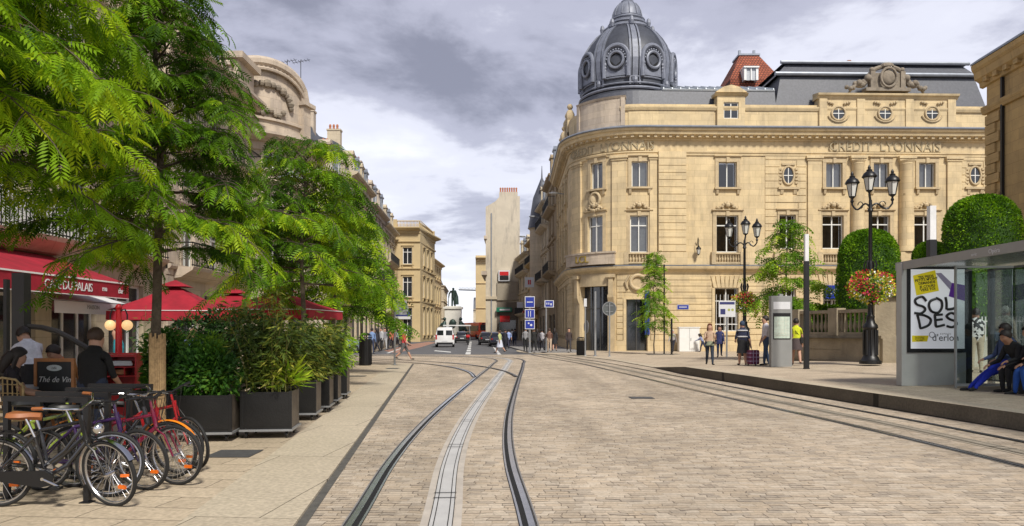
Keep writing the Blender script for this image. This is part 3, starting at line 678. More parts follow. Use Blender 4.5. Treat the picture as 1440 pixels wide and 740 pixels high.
# balcony plinth of the main floor
for a, c in ((808, 868), (980 + 20, 1053), (1137, 1352)):
    m = MB(); F.box(m, U(a), U(c), -.01, .18, 6.56, 6.75); m.build('balcony_ledge', STONE2, BK)
cu = {0: .9, 1: .8, 2: 0, 3: .95, 4: .95, 5: .9}
for i, h in enumerate(up):
    sash(F, BK, h, curtain=cu[i], transom=None)
    m = MB(); surround(F, m, h, w=.26, head=.34); m.build('window_surround', STONE2, BK)
for i, h in enumerate(lo):
    sash(F, BK, h, curtain=(1.0, .8, 0, 0, .0, .3, .0)[i], transom=.27, fw=.08)
    m = MB()
    surround(F, m, h, w=.28 if i != 3 else .15, head=.3, sill=False)
    uc = (h[0] + h[1]) / 2
    if i != 3:
        for t in range(7):      # carved cartouche over the head
            a = t / 6 * math.pi; q = F.map(uc + .42 * math.cos(a), .14, h[3] + .62 + .3 * math.sin(a)); m.ball(q, .13, 7)
        m.ball(F.map(uc, .14, h[3] + .75), .2, 8)
        for s in (-1, 1):
            q = [F.map(uc + s * (.35 + .1 * t), .1, h[3] + .6 + .12 * math.sin(t * 1.4)) for t in range(6)]; m.tube(q, [.09, .1, .09, .07, .06, .03], 6)
    m.build('window_surround', STONE2, BK)
    m = MB()
    if h[0] > U(870): balustrade(F, m, h[0] - .1, h[1] + .1, 6.62, 7.45, n=.12); F.box(m, h[0] - .42, h[0] - .1, 0, .26, 6.56, 7.5); F.box(m, h[1] + .1, h[1] + .42, 0, .26, 6.56, 7.5); m.build('balustrade', STONE2, BK)
for h in gr[:1] + gr[1:]:
    w_ = sash(F, BK, h, curtain=0, transom=.3)
    m = MB(); k = 6
    for j in range(k): u = lerp(h[0], h[1], (j + .5) / k); p, q = F.map(u, -.08, h[2]), F.map(u, -.08, h[3] - .5); m.tube([p, q], .018, 5)
    F.box(m, h[0], h[1], -.1, -.06, h[2] + .5, h[2] + .56); m.build('window_grille', WHITE, w_)
    m = MB()
    F.box(m, h[0] - .22, h[0] - .002, 0, .1, h[2] - .15, h[3]); F.box(m, h[1] + .002, h[1] + .22, 0, .1, h[2] - .15, h[3])
    uc = (h[0] + h[1]) / 2; z0 = h[3]
    for t in range(-3, 4):      # voussoirs
        a0, a1 = uc + t * .29 - .13, uc + t * .29 + .13; s_ = t * .07
        m.ext([F.map(a0, .0, z0 + .01), F.map(a1, .0, z0 + .01), F.map(a1 + s_, .0, z0 + .9), F.map(a0 + s_, .0, z0 + .9)], tuple(x - y for x, y in zip(F.map(uc, .13, 0), F.map(uc, 0, 0))))
    F.box(m, h[0] - .3, h[1] + .3, 0, .16, h[2] - .3, h[2] - .152)
    m.build('window_surround', STONE, BK)
for L_ in (wup, wlo, wgr):
    for h in L_:
        sash(F, BK, h); m = MB(); surround(F, m, h, w=.2); m.build('window_surround', STONE2, BK)
# oval windows and attic oculi
def oculus(px, py, rx, rz, n=.0, ring=.14):
    u = U(px); zc = F.z(py, u); p, d = F.at(u); m = MB(); pts = []
    for i in range(28): a = 2 * math.pi * i / 28; pts.append(F.map(u + (rx + ring * .4) * math.cos(a), n + .05, zc + (rz + ring * .4) * math.sin(a)))
    m.tube(pts, ring * .6, 6, closed=True); w_ = m.build('round_window', STONE2, BK)
    m = MB(); m.add([F.map(u + rx * math.cos(2 * math.pi * i / 28), n + .012, zc + rz * math.sin(2 * math.pi * i / 28)) for i in range(28)], [tuple(range(28))]); m.build('pane', GLASSD, w_, fix=False)
    m = MB(); F.box(m, u - .03, u + .03, n + .014, n + .05, zc - rz, zc + rz); F.box(m, u - rx, u + rx, n + .015, n + .045, zc - .03, zc + .03); m.build('frame', FRAME, w_)
    return u, zc, w_
for px in (1108, 1371):
    u, zc, w_ = oculus(px, 247, .38, .62)
    m = MB()
    for s in (-1, 1):
        for k in range(5): F.box(m, u + s * .62 - .11, u + s * .62 + .11, 0, .09, zc - .62 + k * .26, zc - .47 + k * .26)
    F.box(m, u - .5, u + .5, 0, .1, zc + .78, zc + .92); F.box(m, u - .8, u + .8, 0, .2, zc - 1.05, zc - .88)
    for s in (-1, 1): F.band(m, u + s * .5 - .12, u + s * .5 + .12, [(0, zc - 1.45), (.06, zc - 1.4), (.16, zc - 1.05), (0, zc - 1.05)])
    m.build('oval_surround', STONE2, BK)
# attic over the right pavilion
A0, A1 = U(1150), U(1342)
m = MB(); F.box(m, A0, A1, -.6, .14, 16.9, 19.05); F.band(m, A0 - .15, A1 + .15, [(-.6, 19.05), (.18, 19.05), (.25, 19.2), (.42, 19.28), (.46, 19.42), (-.6, 19.6)])
for px in (1156, 1209, 1277, 1336): u = U(px); F.box(m, u - .3, u + .3, .1, .24, 16.9, 19.048)
F.box(m, U(1080), A0 - .01, -.5, .06, 16.9, 18.1); 
m.build('attic', STONE, BK)
for px in (1178, 1243, 1309):
    u, zc, w_ = oculus(px, 160.5, .46, .46, n=.145)
    m = MB(); m.tube([F.map(u + .85 * math.cos(a), .2, zc + .1 - .75 * math.sin(a)) for a in [.35 + i * .3 for i in range(9)]], .06, 6)
    for s in (-1, 1):
        for k in range(3): m.ball(F.map(u + s * (.45 + .18 * k), .22, zc + .72 + .05 * k), .11, 6)
    m.build('oculus_garland', STONE2, BK)
# carved crest
u = U(1245); m = MB()
def FB(a, c, n0, n1, z0, z1): F.box(m, u + a, u + c, n0, n1, z0, z1)
FB(-1.7, 1.7, -.3, .45, 19.6, 19.85); FB(-1.15, 1.15, -.25, .3, 19.85, 21.0)
m.tube([F.map(u + 1.2 * math.cos(a), .15, 20.9 + .62 * math.sin(a)) for a in [i * math.pi / 12 for i in range(13)]], .16, 8)
m.ball(F.map(u, .3, 20.65), .62, 12, sq=(1, .45, 1)); m.tube([F.map(u + .6 * math.cos(a), .5, 20.6 + .72 * math.sin(a)) for a in [i * math.pi / 8 for i in range(17)]], .1, 6)
for s in (-1, 1):
    for k in range(9): m.ball(F.map(u + s * (1.25 + .22 * k), .15 + .1 * math.sin(k * 2.1), 20.55 - .09 * k + .16 * math.sin(k * 1.7)), .30 - .017 * k, 8)
    m.tube([F.map(u + s * (1.2 + .3 * k), .1, 20.7 - .2 * k + .2 * math.cos(k * 1.5)) for k in range(7)], [.24, .22, .2, .17, .14, .1, .06], 7)
    FB(s * 1.15 - .18, s * 1.15 + .18, -.1, .4, 19.85, 21.1); m.ball(F.map(u + s * 1.15, .2, 21.25), .2, 8)
m.ball(F.map(u, .25, 21.55), .3, 8, sq=(1.8, 1, .8))
m.build('crest', SOOT, BK, smooth=True)
# dormer in the attic, left pavilion
h = hole(1016, 1037, 145, 168); u = (h[0] + h[1]) / 2; m = MB()
F.box(m, u - 1.05, h[0], -.6, .25, 16.95, 19.2); F.box(m, h[1], u + 1.05, -.6, .25, 16.95, 19.2); F.box(m, h[0], h[1], -.6, .25, 16.95, h[2]); F.box(m, h[0], h[1], -.6, .25, h[3], 19.2)
F.band(m, u - 1.25, u + 1.25, [(-.6, 19.2), (.3, 19.2), (.5, 19.35), (-.6, 19.45)])
m.ext([F.map(u - 1.2, .32, 19.45), F.map(u + 1.2, .32, 19.45), F.map(u + .6, .32, 19.85), F.map(u, .32, 20.0), F.map(u - .6, .32, 19.85)], (0, .9, 0))
D_ = m.build('dormer', STONE, BK); w_ = sash(F, D_, h, n=.1, curtain=None, transom=None)
m = MB(); F.box(m, U(884), U(1004), -.55, .05, 16.95, 18.1); F.box(m, U(1042), U(1082), -.55, .05, 16.95, 18.1); m.build('parapet', STONE, BK)
# curved blocking panel in front of the dome
m = MB(); a, c = U(814), U(879)
F.box(m, a, c, -.5, .1, 16.95, 19.1); F.band(m, a - .05, c + .05, [(-.5, 19.1), (.15, 19.1), (.24, 19.25), (-.5, 19.32)]); F.box(m, a, a + .3, .1, .2, 17.0, 19.098); F.box(m, c - .3, c, .1, .2, 17.0, 19.098); F.box(m, a + .3, c - .3, .1, .17, 17.0, 17.25)
m.build('blocking_panel', PINKST, BK)
m = MB(); F.box(m, 0, U(812), -.6, .0, 16.95, 17.9)
for uu in (2.5, 6.5, 10.5, 13.2):
    F.box(m, uu - .5, uu + .5, -.4, .1, 17.9, 18.9); m.ball(F.map(uu, -.15, 19.3), .4, 8, sq=(1, 1, 1.5)); m.ball(F.map(uu, -.15, 20.1), .25, 8)
m.build('roof_sculpture', STONE2, BK, smooth=True)
# roofs
m = MB(); F.band(m, 0, U(1096), [(-.5, 17.6), (-.55, 18.4), (-.9, 19.9), (-4.6, 19.9), (-4.6, 17.6)]); m.build('slate_roof', SLATE, BK)
m = MB(); F.band(m, U(935), U(1096), [(-.85, 19.9), (-.8, 20.02), (-4.6, 21.4), (-4.6, 19.9)])
for i in range(14): u = lerp(U(935) + .1, U(1096) - .1, i / 13); F.band(m, u - .03, u + .03, [(-.82, 20.0), (-.84, 20.14), (-4.6, 21.5), (-4.6, 20.3)])
m.build('standing_seam_roof', mat('pale zinc sheets', (.50, .54, .58), .4, metal=.25, var=.08), BK)
# tall mansard over the right pavilion
a, c = U(1094), U(1392)
def slab(p0, p1, z0, z1, n0, n1, n2, mat_, nm):
    m = MB(); vs = []
    for (uu0, uu1, nn, z) in ((p0[0], p0[1], n0, z0), (p1[0], p1[1], n1, z1)):
        vs += [F.map(uu0, nn, z), F.map(uu1, nn, z), F.map(uu1, -9, z), F.map(uu0, -9, z)]
    m.add(vs, [(0, 1, 5, 4), (1, 2, 6, 5), (2, 3, 7, 6), (3, 0, 4, 7), (4, 5, 6, 7)]); m.build(nm, mat_, BK)
slab((a, c + .3), (a + .7, c - .4), 18.4, 21.3, -.7, -1.3, 0, SLATE, 'mansard_roof')
slab((a + .35, c - .1), (a + 1.3, c - 1.0), 21.25, 22.3, -1.15, -1.8, 0, SLATE, 'mansard_roof')
slab((a + 1.0, c - .7), (a + 2.2, c - 2.0), 22.35, 23.0, -1.5, -3.4, 0, ZINC, 'zinc_roof')
m = MB(); m.tube([F.map(lerp(a + .2, c, t / 10), -1.1, 21.35) for t in range(11)], .16, 8); m.tube([F.map(lerp(a + .8, c - .6, t / 10), -1.55, 22.4) for t in range(11)], .14, 8)
for i in range(22): u = lerp(a + 2.4, c - 2.2, i / 21); m.tube([F.map(u, -1.6, 22.45), F.map(u, -3.4, 23.08)], .05, 5)
m.build('roof_moulding', ZINC, BK)
# red tiled roof behind, with its dormer
m = MB(); D0 = 66; 
def q(px, py, D): return P3(px, py, D)
zb, ztp = ZY(119, 66), ZY(77, 66); xl, xr = (q(1020, 119, 66).x, q(1090, 119, 66).x); tl, tr = q(1041, 77, 66).x, q(1068, 77, 66).x
m.add([(xl, 64.5, zb - 2), (xr, 64.5, zb - 2), (xr, 70, zb - 2), (xl, 70, zb - 2), (xl, 64.5, zb), (xr, 64.5, zb), (xr, 70, zb), (xl, 70, zb), (tl, 66.2, ztp), (tr, 66.2, ztp), (tr, 68, ztp), (tl, 68, ztp)],
      [(0, 1, 5, 4), (1, 2, 6, 5), (2, 3, 7, 6), (3, 0, 4, 7), (4, 5, 9, 8), (5, 6, 10, 9), (6, 7, 11, 10), (7, 4, 8, 11), (8, 9, 10, 11)]); m.build('tile_roof', TILE, BK, fix=True)
m = MB(); m.box(tl - .1, tr + .1, 66.1, 68.1, ztp, ztp + .15); m.box(tl + .1, tl + .3, 66.8, 67, ztp, ztp + .7); m.box(tr - .3, tr - .1, 66.8, 67, ztp, ztp + .7); m.build('ridge_capping', ZINC, BK)
m = MB(); x0, x1 = q(1046, 0, 64).x, q(1066, 0, 64).x; m.box(x0, x0 + .2, 63.9, 66, zb - .3, ZY(96, 64)); m.box(x1 - .2, x1, 63.9, 66, zb - .3, ZY(96, 64)); m.box(x0 - .05, x1 + .05, 63.8, 66, ZY(96, 64), ZY(94, 64)); m.box((x0 + x1) / 2 - .05, (x0 + x1) / 2 + .05, 63.9, 64.1, zb - .3, ZY(96, 64))
d_ = m.build('roof_dormer', WHITE, BK); m = MB(); m.box(x0 + .2, x1 - .2, 64.0, 64.05, zb - .3, ZY(96, 64)); m.build('pane', mat('shutter grey', (.45, .47, .5), .6), d_)
m = MB(); v = P3(1199, 92, 60); m.box(v.x - .35, v.x + .35, 60, 60.8, 22, v.z); m.box(v.x - .3, v.x - .02, 60.2, 60.5, v.z, v.z + .5); m.box(v.x + .04, v.x + .3, 60.2, 60.5, v.z, v.z + .35); m.build('chimney', BRICKC, BK)
# dome
DC = (9.42, 61.0)
def dz(py): return ZY(py, 61)
prof = [(3.95, 17.5), (3.95, dz(148)), (3.75, dz(146)), (3.62, dz(139)), (3.62, dz(128)), (3.72, dz(118)), (3.78, dz(104)), (3.68, dz(90)), (3.42, dz(78)), (3.02, dz(67)), (2.5, dz(56)), (2.0, dz(49)), (1.75, dz(46)), (1.75, dz(42)), (1.45, dz(40))]
DM = MB(); DM.lathe(prof, 48, (DC[0], DC[1], 0)); dome = DM.build('dome', LEAD, BK, smooth=True)
m = MB()
for zt, rr, tr_ in ((dz(144), 3.86, .12), (dz(137), 3.72, .08), (dz(129), 3.68, .07), (dz(46.5), 1.9, .14), (dz(43), 1.75, .08), (dz(38), 1.55, .08)):
    m.torus((DC[0], DC[1], zt), rr, tr_, 'z', 48, 6)
rp = prof[3:13]
for i in range(8):
    a = R(-90 + 22.5 + i * 45 - 22)
    for da, off, wd in ((0, .1, .055), (-.10, .14, .018), (.10, .14, .018)):
        pl = []
        for rr, z in rp:
            pl.append((rr, z))
        for (r0, z0), (r1, z1) in zip(pl, pl[1:]):
            vs = []
            for (rr, z) in ((r0, z0), (r1, z1)):
                w1 = wd * 3.7 * (.55 + .45 * rr / 3.7)
                for s, e in ((-1, -.05), (-1, off), (1, off), (1, -.05)):
                    ang = a + da * (.55 + .45 * rr / 3.7) * 3.7 / rr + s * w1 / rr; vs.append((DC[0] + (rr + e) * math.cos(ang), DC[1] + (rr + e) * math.sin(ang), z))
            m.add(vs, [(0, 1, 5, 4), (1, 2, 6, 5), (2, 3, 7, 6)])
    m.ball((DC[0] + 3.72 * math.cos(a), DC[1] + 3.72 * math.sin(a), dz(134)), .2, 7, sq=(1, 1, 1.6))
    m.ball((DC[0] + 2.05 * math.cos(a), DC[1] + 2.05 * math.sin(a), dz(43)), .2, 7, sq=(1, 1, 2.0))
m.build('dome_rib', LEADL, BK)
for i in range(8):       # round dormer windows between the ribs
    a = R(-90 + 22.5 + i * 45 + .5)
    if math.sin(a) > .8: continue
    d = Vector((math.cos(a), math.sin(a), 0)); s = Vector((-d.y, d.x, 0)); c = Vector((*DC, 0)) + d * 3.52 + Vector((0, 0, dz(106)))
    m = MB(); rg = []
    for k in range(25): t = 2 * math.pi * k / 24; rg.append(c + d * .28 + s * .58 * math.cos(t) + Vector((0, 0, .62 * math.sin(t))))
    m.tube(rg[:-1], .12, 7, closed=True)
    hood = [c + d * .22 + s * .95 * math.cos(t) + Vector((0, 0, .15 + 1.0 * math.sin(t))) for t in [math.pi * k / 14 for k in range(15)]]
    m.tube([hood[0] - Vector((0, 0, 1.5))] + hood + [hood[-1] - Vector((0, 0, 1.5))], .17, 8)
    m.ext([c - d * .5 + s * .92 * math.cos(t) + Vector((0, 0, .1 + .95 * math.sin(t))) for t in [math.pi * k / 12 for k in range(13)]] + [c - d * .5 - s * .92 - Vector((0, 0, 1.2)), c - d * .5 + s * .92 - Vector((0, 0, 1.2))], d * .66)
    for t in range(-5, 6): m.ball(c + d * .3 + s * (.76 * math.sin(t * .29)) + Vector((0, 0, -.0 + .80 * math.cos(t * .29))), .075, 6)
    for q_ in (-1, 1):
        for k in range(4): m.ball(c + d * .25 + s * (q_ * .85) + Vector((0, 0, -.3 - .24 * k)), .14 - .02 * k, 6)
    w_ = m.build('dome_window', LEADL, BK, smooth=True)
    m = MB(); m.add([c + d * .22 + s * .5 * math.cos(t) + Vector((0, 0, .54 * math.sin(t))) for t in [2 * math.pi * k / 24 for k in range(24)]], [tuple(range(24))]); m.build('pane', DARK, w_, fix=False)
m = MB(); m.lathe([(1.45, dz(40)), (1.5, dz(34)), (1.36, dz(33)), (1.30, dz(31)), (1.2, dz(27)), (1.14, dz(20)), (.98, dz(13)), (.7, dz(7)), (.5, dz(5)), (.52, dz(3)), (.32, dz(1)), (.28, dz(-3)), (.36, dz(-5)), (.1, dz(-9)), (.05, dz(-22))], 32, (DC[0], DC[1], 0))
m.torus((DC[0], DC[1], dz(31)), 1.36, .09, 'z', 32, 6); m.torus((DC[0], DC[1], dz(27)), 1.2, .05, 'z', 32, 6)
for i in range(12):
    a = 2 * math.pi * i / 12; m.tube([(DC[0] + r_ * math.cos(a), DC[1] + r_ * math.sin(a), z) for r_, z in ((1.24, dz(26)), (1.17, dz(20)), (1.0, dz(13)), (.72, dz(7)))], .045, 5)
m.build('lantern', LEADL, BK, smooth=True)
# doors
m = MB(); h = door1; F.box(m, h[0], h[1], -.6, -.36, h[2], h[3]); d_ = m.build('door', GLASSD, BK)
m = MB(); 
for t in (0, .33, .66, 1): u = lerp(h[0] + .04, h[1] - .04, t); F.box(m, u - .04, u + .04, -.36, -.3, h[2], h[3])
F.box(m, h[0], h[1], -.35, -.31, h[2] + 3.2, h[2] + 3.3); m.build('door_frame', FRAMED, d_)
m = MB(); F.box(m, h[0] - .5, h[0], 0, .22, 0, h[3] + .3); F.box(m, h[1], h[1] + .5, 0, .22, 0, h[3] + .3); F.box(m, h[0], h[1], 0, .2, h[3], h[3] + .9)
for s in (h[0] - .25, h[1] + .25): F.band(m, s - .22, s + .22, [(0, 3.6), (.25, 3.7), (.42, 4.1), (.42, 4.3), (0, 4.3)]); F.box(m, s - .16, s + .16, .2, .4, 4.3, 5.6); F.box(m, s - .3, s + .3, .1, .5, 5.6, 5.85)
m.build('door_surround', STONE2, BK)
m = MB(); h = door2; F.box(m, h[0], h[1], -.6, -.36, h[2], h[3]); d_ = m.build('door', GLASSD, BK)
m = MB(); F.box(m, h[0], h[0] + .1, -.36, -.3, h[2], h[3]); F.box(m, h[1] - .1, h[1], -.36, -.3, h[2], h[3]); F.box(m, (h[0] + h[1]) / 2 - .05, (h[0] + h[1]) / 2 + .05, -.36, -.3, h[2], h[3]); m.build('door_frame', FRAMED, d_)
m = MB(); F.box(m, h[0] - .2, h[0] - .001, 0, .1, 0, h[3] + .1); F.box(m, h[1] + .001, h[1] + .2, 0, .1, 0, h[3] + .1); F.box(m, h[0], h[1], 0, .1, h[3] + .001, h[3] + .1); m.build('door_surround', STONE, BK)
# ring ornament over the second door
u, zc = U(897), ZY(397, 56); m = MB(); m.tube([F.map(u + .52 * math.cos(t), .14, zc + .52 * math.sin(t)) for t in [2 * math.pi * k / 24 for k in range(24)]], .13, 8, closed=True)
m.ext([F.map(u + .45 * math.cos(t), .03, zc + .45 * math.sin(t)) for t in [2 * math.pi * k / 24 for k in range(24)]], (0, -.05, 0)); m.tube([F.map(u - .75, .1, zc - .5), F.map(u - .9, .15, zc), F.map(u - .6, .15, zc + .55)], .1, 6); m.build('medallion', STONE2, BK)
# cartouche medallion under the corner window
u, zc = U(838), ZY(279, 56.5); m = MB(); m.tube([F.map(u + .42 * math.cos(t), .16, zc + .5 * math.sin(t)) for t in [2 * math.pi * k / 20 for k in range(20)]], .11, 7, closed=True)
for k in range(5): m.ball(F.map(u - .3 + .15 * k, .15, zc - .85 + .05 * abs(k - 2)), .14, 6)
m.ball(F.map(u, .02, zc), .42, 12, sq=(1, .25, 1)); m.build('medallion', STONE2, BK)
# lettering; the shade of carving is put into the frieze letters' colour
GILT = mat('gilt letters', (.42, .30, .06), .4, metal=.5, var=.1); LETC = mat('shadowed carved letters', (.36, .30, .19), .8)
def wordon(txt, u, z, size, mat_, n=.1, spacing=1.0, name='lettering', depth=.03):
    vs, fs = text_mesh(txt, size, depth, spacing=spacing); m = MB(); m.add([F.map(u + v[0], n - v[1], v[2] + z) for v in vs], fs); return m.build(name, mat_, BK)
m = MB(); F.box(m, U(1172), U(1322), -.01, .12, 15.1, 15.84); m.build('frieze_panel', STONE, BK); m = MB(); F.box(m, U(814), U(905), -.01, .12, 15.12, 15.84); m.build('frieze_panel', STONE, BK)
wordon('CREDIT  LYONNAIS', U(1243), 15.44, .95, LETC, .15, 1.02)
wordon('CREDIT  LYONNAIS', U(851), 15.44, .84, LETC, .15, 1.0)
m = MB(); a, c = U(806), U(866); F.box(m, a, c, .1, .62, 6.6, 7.42); F.box(m, a - .05, c + .05, .1, .7, 7.42, 7.55); m.build('balcony', PINKST, BK)
wordon('LCL', U(826), 7.02, .75, GILT, .66, depth=.04)
# ================================================================== other buildings
def row_building(name, label, segs, zs, bays, wall, roof='mansard', rh=3.2, shop=None, balc=(), win=(1.15, .62), depth=8, group=None, dorm=True, chim=(), core=True, corn=.55, quoin=0.0, glass=None, frame=None, blind=(), cat='building', curt=False, surr=True, roofmat=None, ped=None):
    """zs: floor levels [0, z1, z2, ..., eave]; bays: (u0, u1, count) ranges; win: width, fraction of storey height"""
    root = thing(name, label, cat, group=group)
    Fc = Fac(segs); Ln = Fc.len; holes = []
    for (b0, b1, k) in bays:
        for i in range(k):
            uc = lerp(b0, b1, (i + .5) / k); ww = win[0] / 2
            for j in range(1, len(zs) - 1):
                if (j in blind): continue
                zb, zt = zs[j], zs[j + 1]; hgt = (zt - zb) * win[1]; base = zb + (.15 if j in balc else .75)
                holes.append((uc - ww, uc + ww, base, min(zt - .45, base + hgt + (.5 if j in balc else 0)), j))
            if shop is not None: holes.append((uc - (b1 - b0) / k * .38, uc + (b1 - b0) / k * .38, .1, zs[1] - .9, 0))
            elif zs[1] > 2: holes.append((uc - ww, uc + ww, 1.0, zs[1] - .8, 0))
    m = MB(); Fc.wall(m, 0, Ln, 0, zs[-1], holes, dep=.3)
    if core:
        a, c = Fc.map(0, 0, 0), Fc.map(Ln, 0, 0); a2, c2 = Fc.map(0, -depth, 0), Fc.map(Ln, -depth, 0); zt = zs[-1]
        for p, q in ((a, a2), (c2, c)):
            m.add([(p[0], p[1], 0), (q[0], q[1], 0), (q[0], q[1], zt + rh * .6), (p[0], p[1], zt)] if p is a else [(p[0], p[1], 0), (q[0], q[1], 0), (q[0], q[1], zt), (p[0], p[1], zt + rh * .6)], [(0, 1, 2, 3)])
        m.add([(a2[0], a2[1], 0), (c2[0], c2[1], 0), (c2[0], c2[1], zt), (a2[0], a2[1], zt)], [(0, 1, 2, 3)])
    m.build('wall', wall, root, fix=False)
    m = MB(); ze = zs[-1]
    Fc.band(m, -.0, Ln, [(-.02, ze - .75), (.12, ze - .7), (.15, ze - .35), (corn * .75, ze - .2), (corn, ze - .05), (corn, ze + .08), (-.3, ze + .14)])
    for z in zs[1:-1]: Fc.band(m, 0, Ln, [(-.02, z - .02), (.14, z), (.2, z + .1), (.2, z + .18), (-.02, z + .22)])
    m.build('cornice', wall, root)
    if quoin:
        m = MB(); Fc.rustic(m, 0, quoin, .3, ze - .8, .5, .06); m.build('quoin_course', wall, root); m = MB(); Fc.rustic(m, Ln - quoin, Ln, .3, ze - .8, .5, .06); m.build('quoin_course', wall, root)
    m = MB()
    if surr:
        for h in holes:
            if h[4] == 0 and shop is not None: continue
            surround(Fc, m, h[:4], w=.16, n=.05, head=.16, sill=h[4] not in balc, keystone=False)
    if m.v: m.build('window_surround', wall, root)
    if m.v: pass
    for h in holes:
        if h[4] == 0 and shop is not None: sash(Fc, root, h[:4], n=-.2, mf=shop, transom=.2, mull=2, fw=.09, name='shop_window')
        else: sash(Fc, root, h[:4], n=-.18, mf=frame, glass=glass, fw=.08, transom=None if h[3] - h[2] < 1.7 else .28, curtain=(.9 if curt else None))
    if balc:
        for j in balc:
            for (b0, b1, k) in bays:
                m = MB(); z = zs[j]
                Fc.band(m, b0, b1, [(0, z - .35), (.3, z - .3), (.75, z - .02), (.8, z + .1), (0, z + .12)]); m.build('balcony_slab', wall, root)
                m = MB(); n_ = int((b1 - b0) / .16)
                U_ = Fc.us(b0 + .05, b1 - .05)
                for i in range(n_ + 1): u = lerp(b0 + .05, b1 - .05, i / n_); p = Fc.map(u, .74, z + .12); m.box(p[0] - .012, p[0] + .012, p[1] - .012, p[1] + .012, z + .12, z + 1.05)
                Fc.box(m, b0, b1, .72, .77, z + 1.03, z + 1.08); Fc.box(m, b0, b1, .72, .77, z + .16, z + .2)
                Fc.box(m, b0, b0 + .04, 0, .77, z + 1.03, z + 1.08); Fc.box(m, b1 - .04, b1, 0, .77, z + 1.03, z + 1.08); m.build('balcony_railing', IRON, root)
    rm = roofmat or SLATE
    if roof == 'mansard':
        m = MB(); Fc.band(m, 0, Ln, [(-.25, ze + .1), (-.3, ze + .3), (-1.1, ze + rh), (-1.6, ze + rh + .25), (-depth * .5, ze + rh + 1.0), (-depth, ze + rh), (-depth, ze)]); m.build('roof', rm, root)
        if dorm:
            for (b0, b1, k) in bays:
                for i in range(k):
                    uc = lerp(b0, b1, (i + .5) / k); d = MB(); z0 = ze + .2; z1 = ze + rh * .72
                    Fc.box(d, uc - .62, uc - .4, -1.2, -.02, z0, z1); Fc.box(d, uc + .4, uc + .62, -1.2, -.02, z0, z1); Fc.box(d, uc - .4, uc + .4, -1.2, -.02, z1 - .15, z1)
                    Fc.band(d, uc - .75, uc + .75, [(-1.2, z1), (.05, z1), (.12, z1 + .12), (-1.2, z1 + .18)])
                    q = [Fc.map(uc - .7, .0, z1 + .16), Fc.map(uc + .7, .0, z1 + .16), Fc.map(uc + .35, .0, z1 + .45), Fc.map(uc, .0, z1 + .55), Fc.map(uc - .35, .0, z1 + .45)]
                    o_ = Vector(Fc.map(uc, -1.3, 0)) - Vector(Fc.map(uc, 0, 0)); d.ext(q, o_)
                    d_ = d.build('dormer', wall if i % 2 == 0 else ZINC, root); sash(Fc, d_, (uc - .4, uc + .4, z0, z1 - .15), n=-.12, fw=.06, transom=None, mf=frame)
    elif roof == 'flat':
        m = MB(); Fc.band(m, 0, Ln, [(0, ze + .1), (0, ze + rh), (-depth, ze + rh), (-depth, ze)]); m.build('parapet', wall, root)
    elif roof == 'balustrade':
        m = MB(); balustrade(Fc, m, .5, Ln - .5, ze + .14, ze + 1.1, n=-.2)
        for u in (0.0, Ln - .5): Fc.box(m, u, u + .5, -.4, .0, ze + .1, ze + 1.25)
        m.build('roof_balustrade', wall, root); m = MB(); Fc.band(m, 0, Ln, [(-.4, ze + .05), (-.4, ze + .2), (-depth, ze + .2), (-depth, ze)]); m.build('roof', ZINC, root)
    for (u, n, w_, h_) in chim:
        p = Fc.map(u, n, 0); m = MB(); zc = ze + rh
        m.box(p[0] - w_ / 2, p[0] + w_ / 2, p[1] - .35, p[1] + .35, ze, zc + h_); m.box(p[0] - w_ / 2 - .06, p[0] + w_ / 2 + .06, p[1] - .41, p[1] + .41, zc + h_, zc + h_ + .14)
        c_ = m.build('chimney', wall if int(u * 7) % 2 else BRICKC, root)
        m = MB()
        for i in range(max(2, int(w_ / .35))): m.lathe([(.11, 0), (.1, .3), (.13, .34), (.08, .5)], 8, (p[0] - w_ / 2 + .2 + i * .33, p[1], zc + h_ + .14))
        m.build('chimney_pots', POTM, c_)['kind'] = 'stuff'
    return root, Fc

# left side, near block: café house, neighbour, domed corner house
X0 = -13.4
CAFE, FCf = row_building('cafe_house', 'cream cafe house behind the nearest trees with a red awning at its foot', [('L', (X0, 5), (X0, 28.5))], [0, 4.1, 6.9, 9.6, 12.2, 14.2], [(1, 22.5, 7)], CREAM, shop=WHITE, balc=(1, 3), rh=2.8, chim=((6, -2, 1.6, 1.2), (20, -2, 1.6, 1.2)), corn=.6)
APT1, FA1 = row_building('apartment_house', 'pale apartment house with iron balconies beside the round pedimented corner', [('L', (X0 + .15, 28.6), (X0 + .15, 37.6))], [0, 4.0, 6.6, 9.2, 11.4, 12.9], [(.6, 8.6, 3)], PINKST, shop=FRAMED, balc=(1, 3), rh=1.7, chim=((1.2, -2, 1.4, 1.4),), corn=.9, quoin=.5)
# rotunda with arched pediment
cr_, RR = (-15.35, 41.7), 4.15
ROT, FR = row_building('corner_house', 'round fronted corner house crowned by a big arched stone pediment', [('A', cr_, RR, -85, 75)], [0, 4.0, 6.6, 9.2, 11.6], [(2.0, 9.6, 4)], PINKST, shop=FRAMED, roof='none', rh=2, balc=(2,), core=False, corn=1.0, win=(1.1, .66))
um = R(-50 + 85) * RR; m = MB()
def arch_top(u): t = clamp(abs(u - um) / 2.45); return 13.75 + 1.6 * math.sqrt(max(0, 1 - t * t))
us_ = [um - 2.45 + 4.9 * i / 22 for i in range(23)]
for a, c in zip(us_, us_[1:]):
    za, zc_ = arch_top(a), arch_top(c)
    m.add([FR.map(a, .05, 11.7), FR.map(c, .05, 11.7), FR.map(c, .05, zc_), FR.map(a, .05, za), FR.map(a, -.7, 11.7), FR.map(c, -.7, 11.7), FR.map(c, -.7, zc_), FR.map(a, -.7, za)], [(0, 1, 2, 3), (5, 4, 7, 6), (3, 2, 6, 7), (0, 3, 7, 4), (1, 5, 6, 2)])
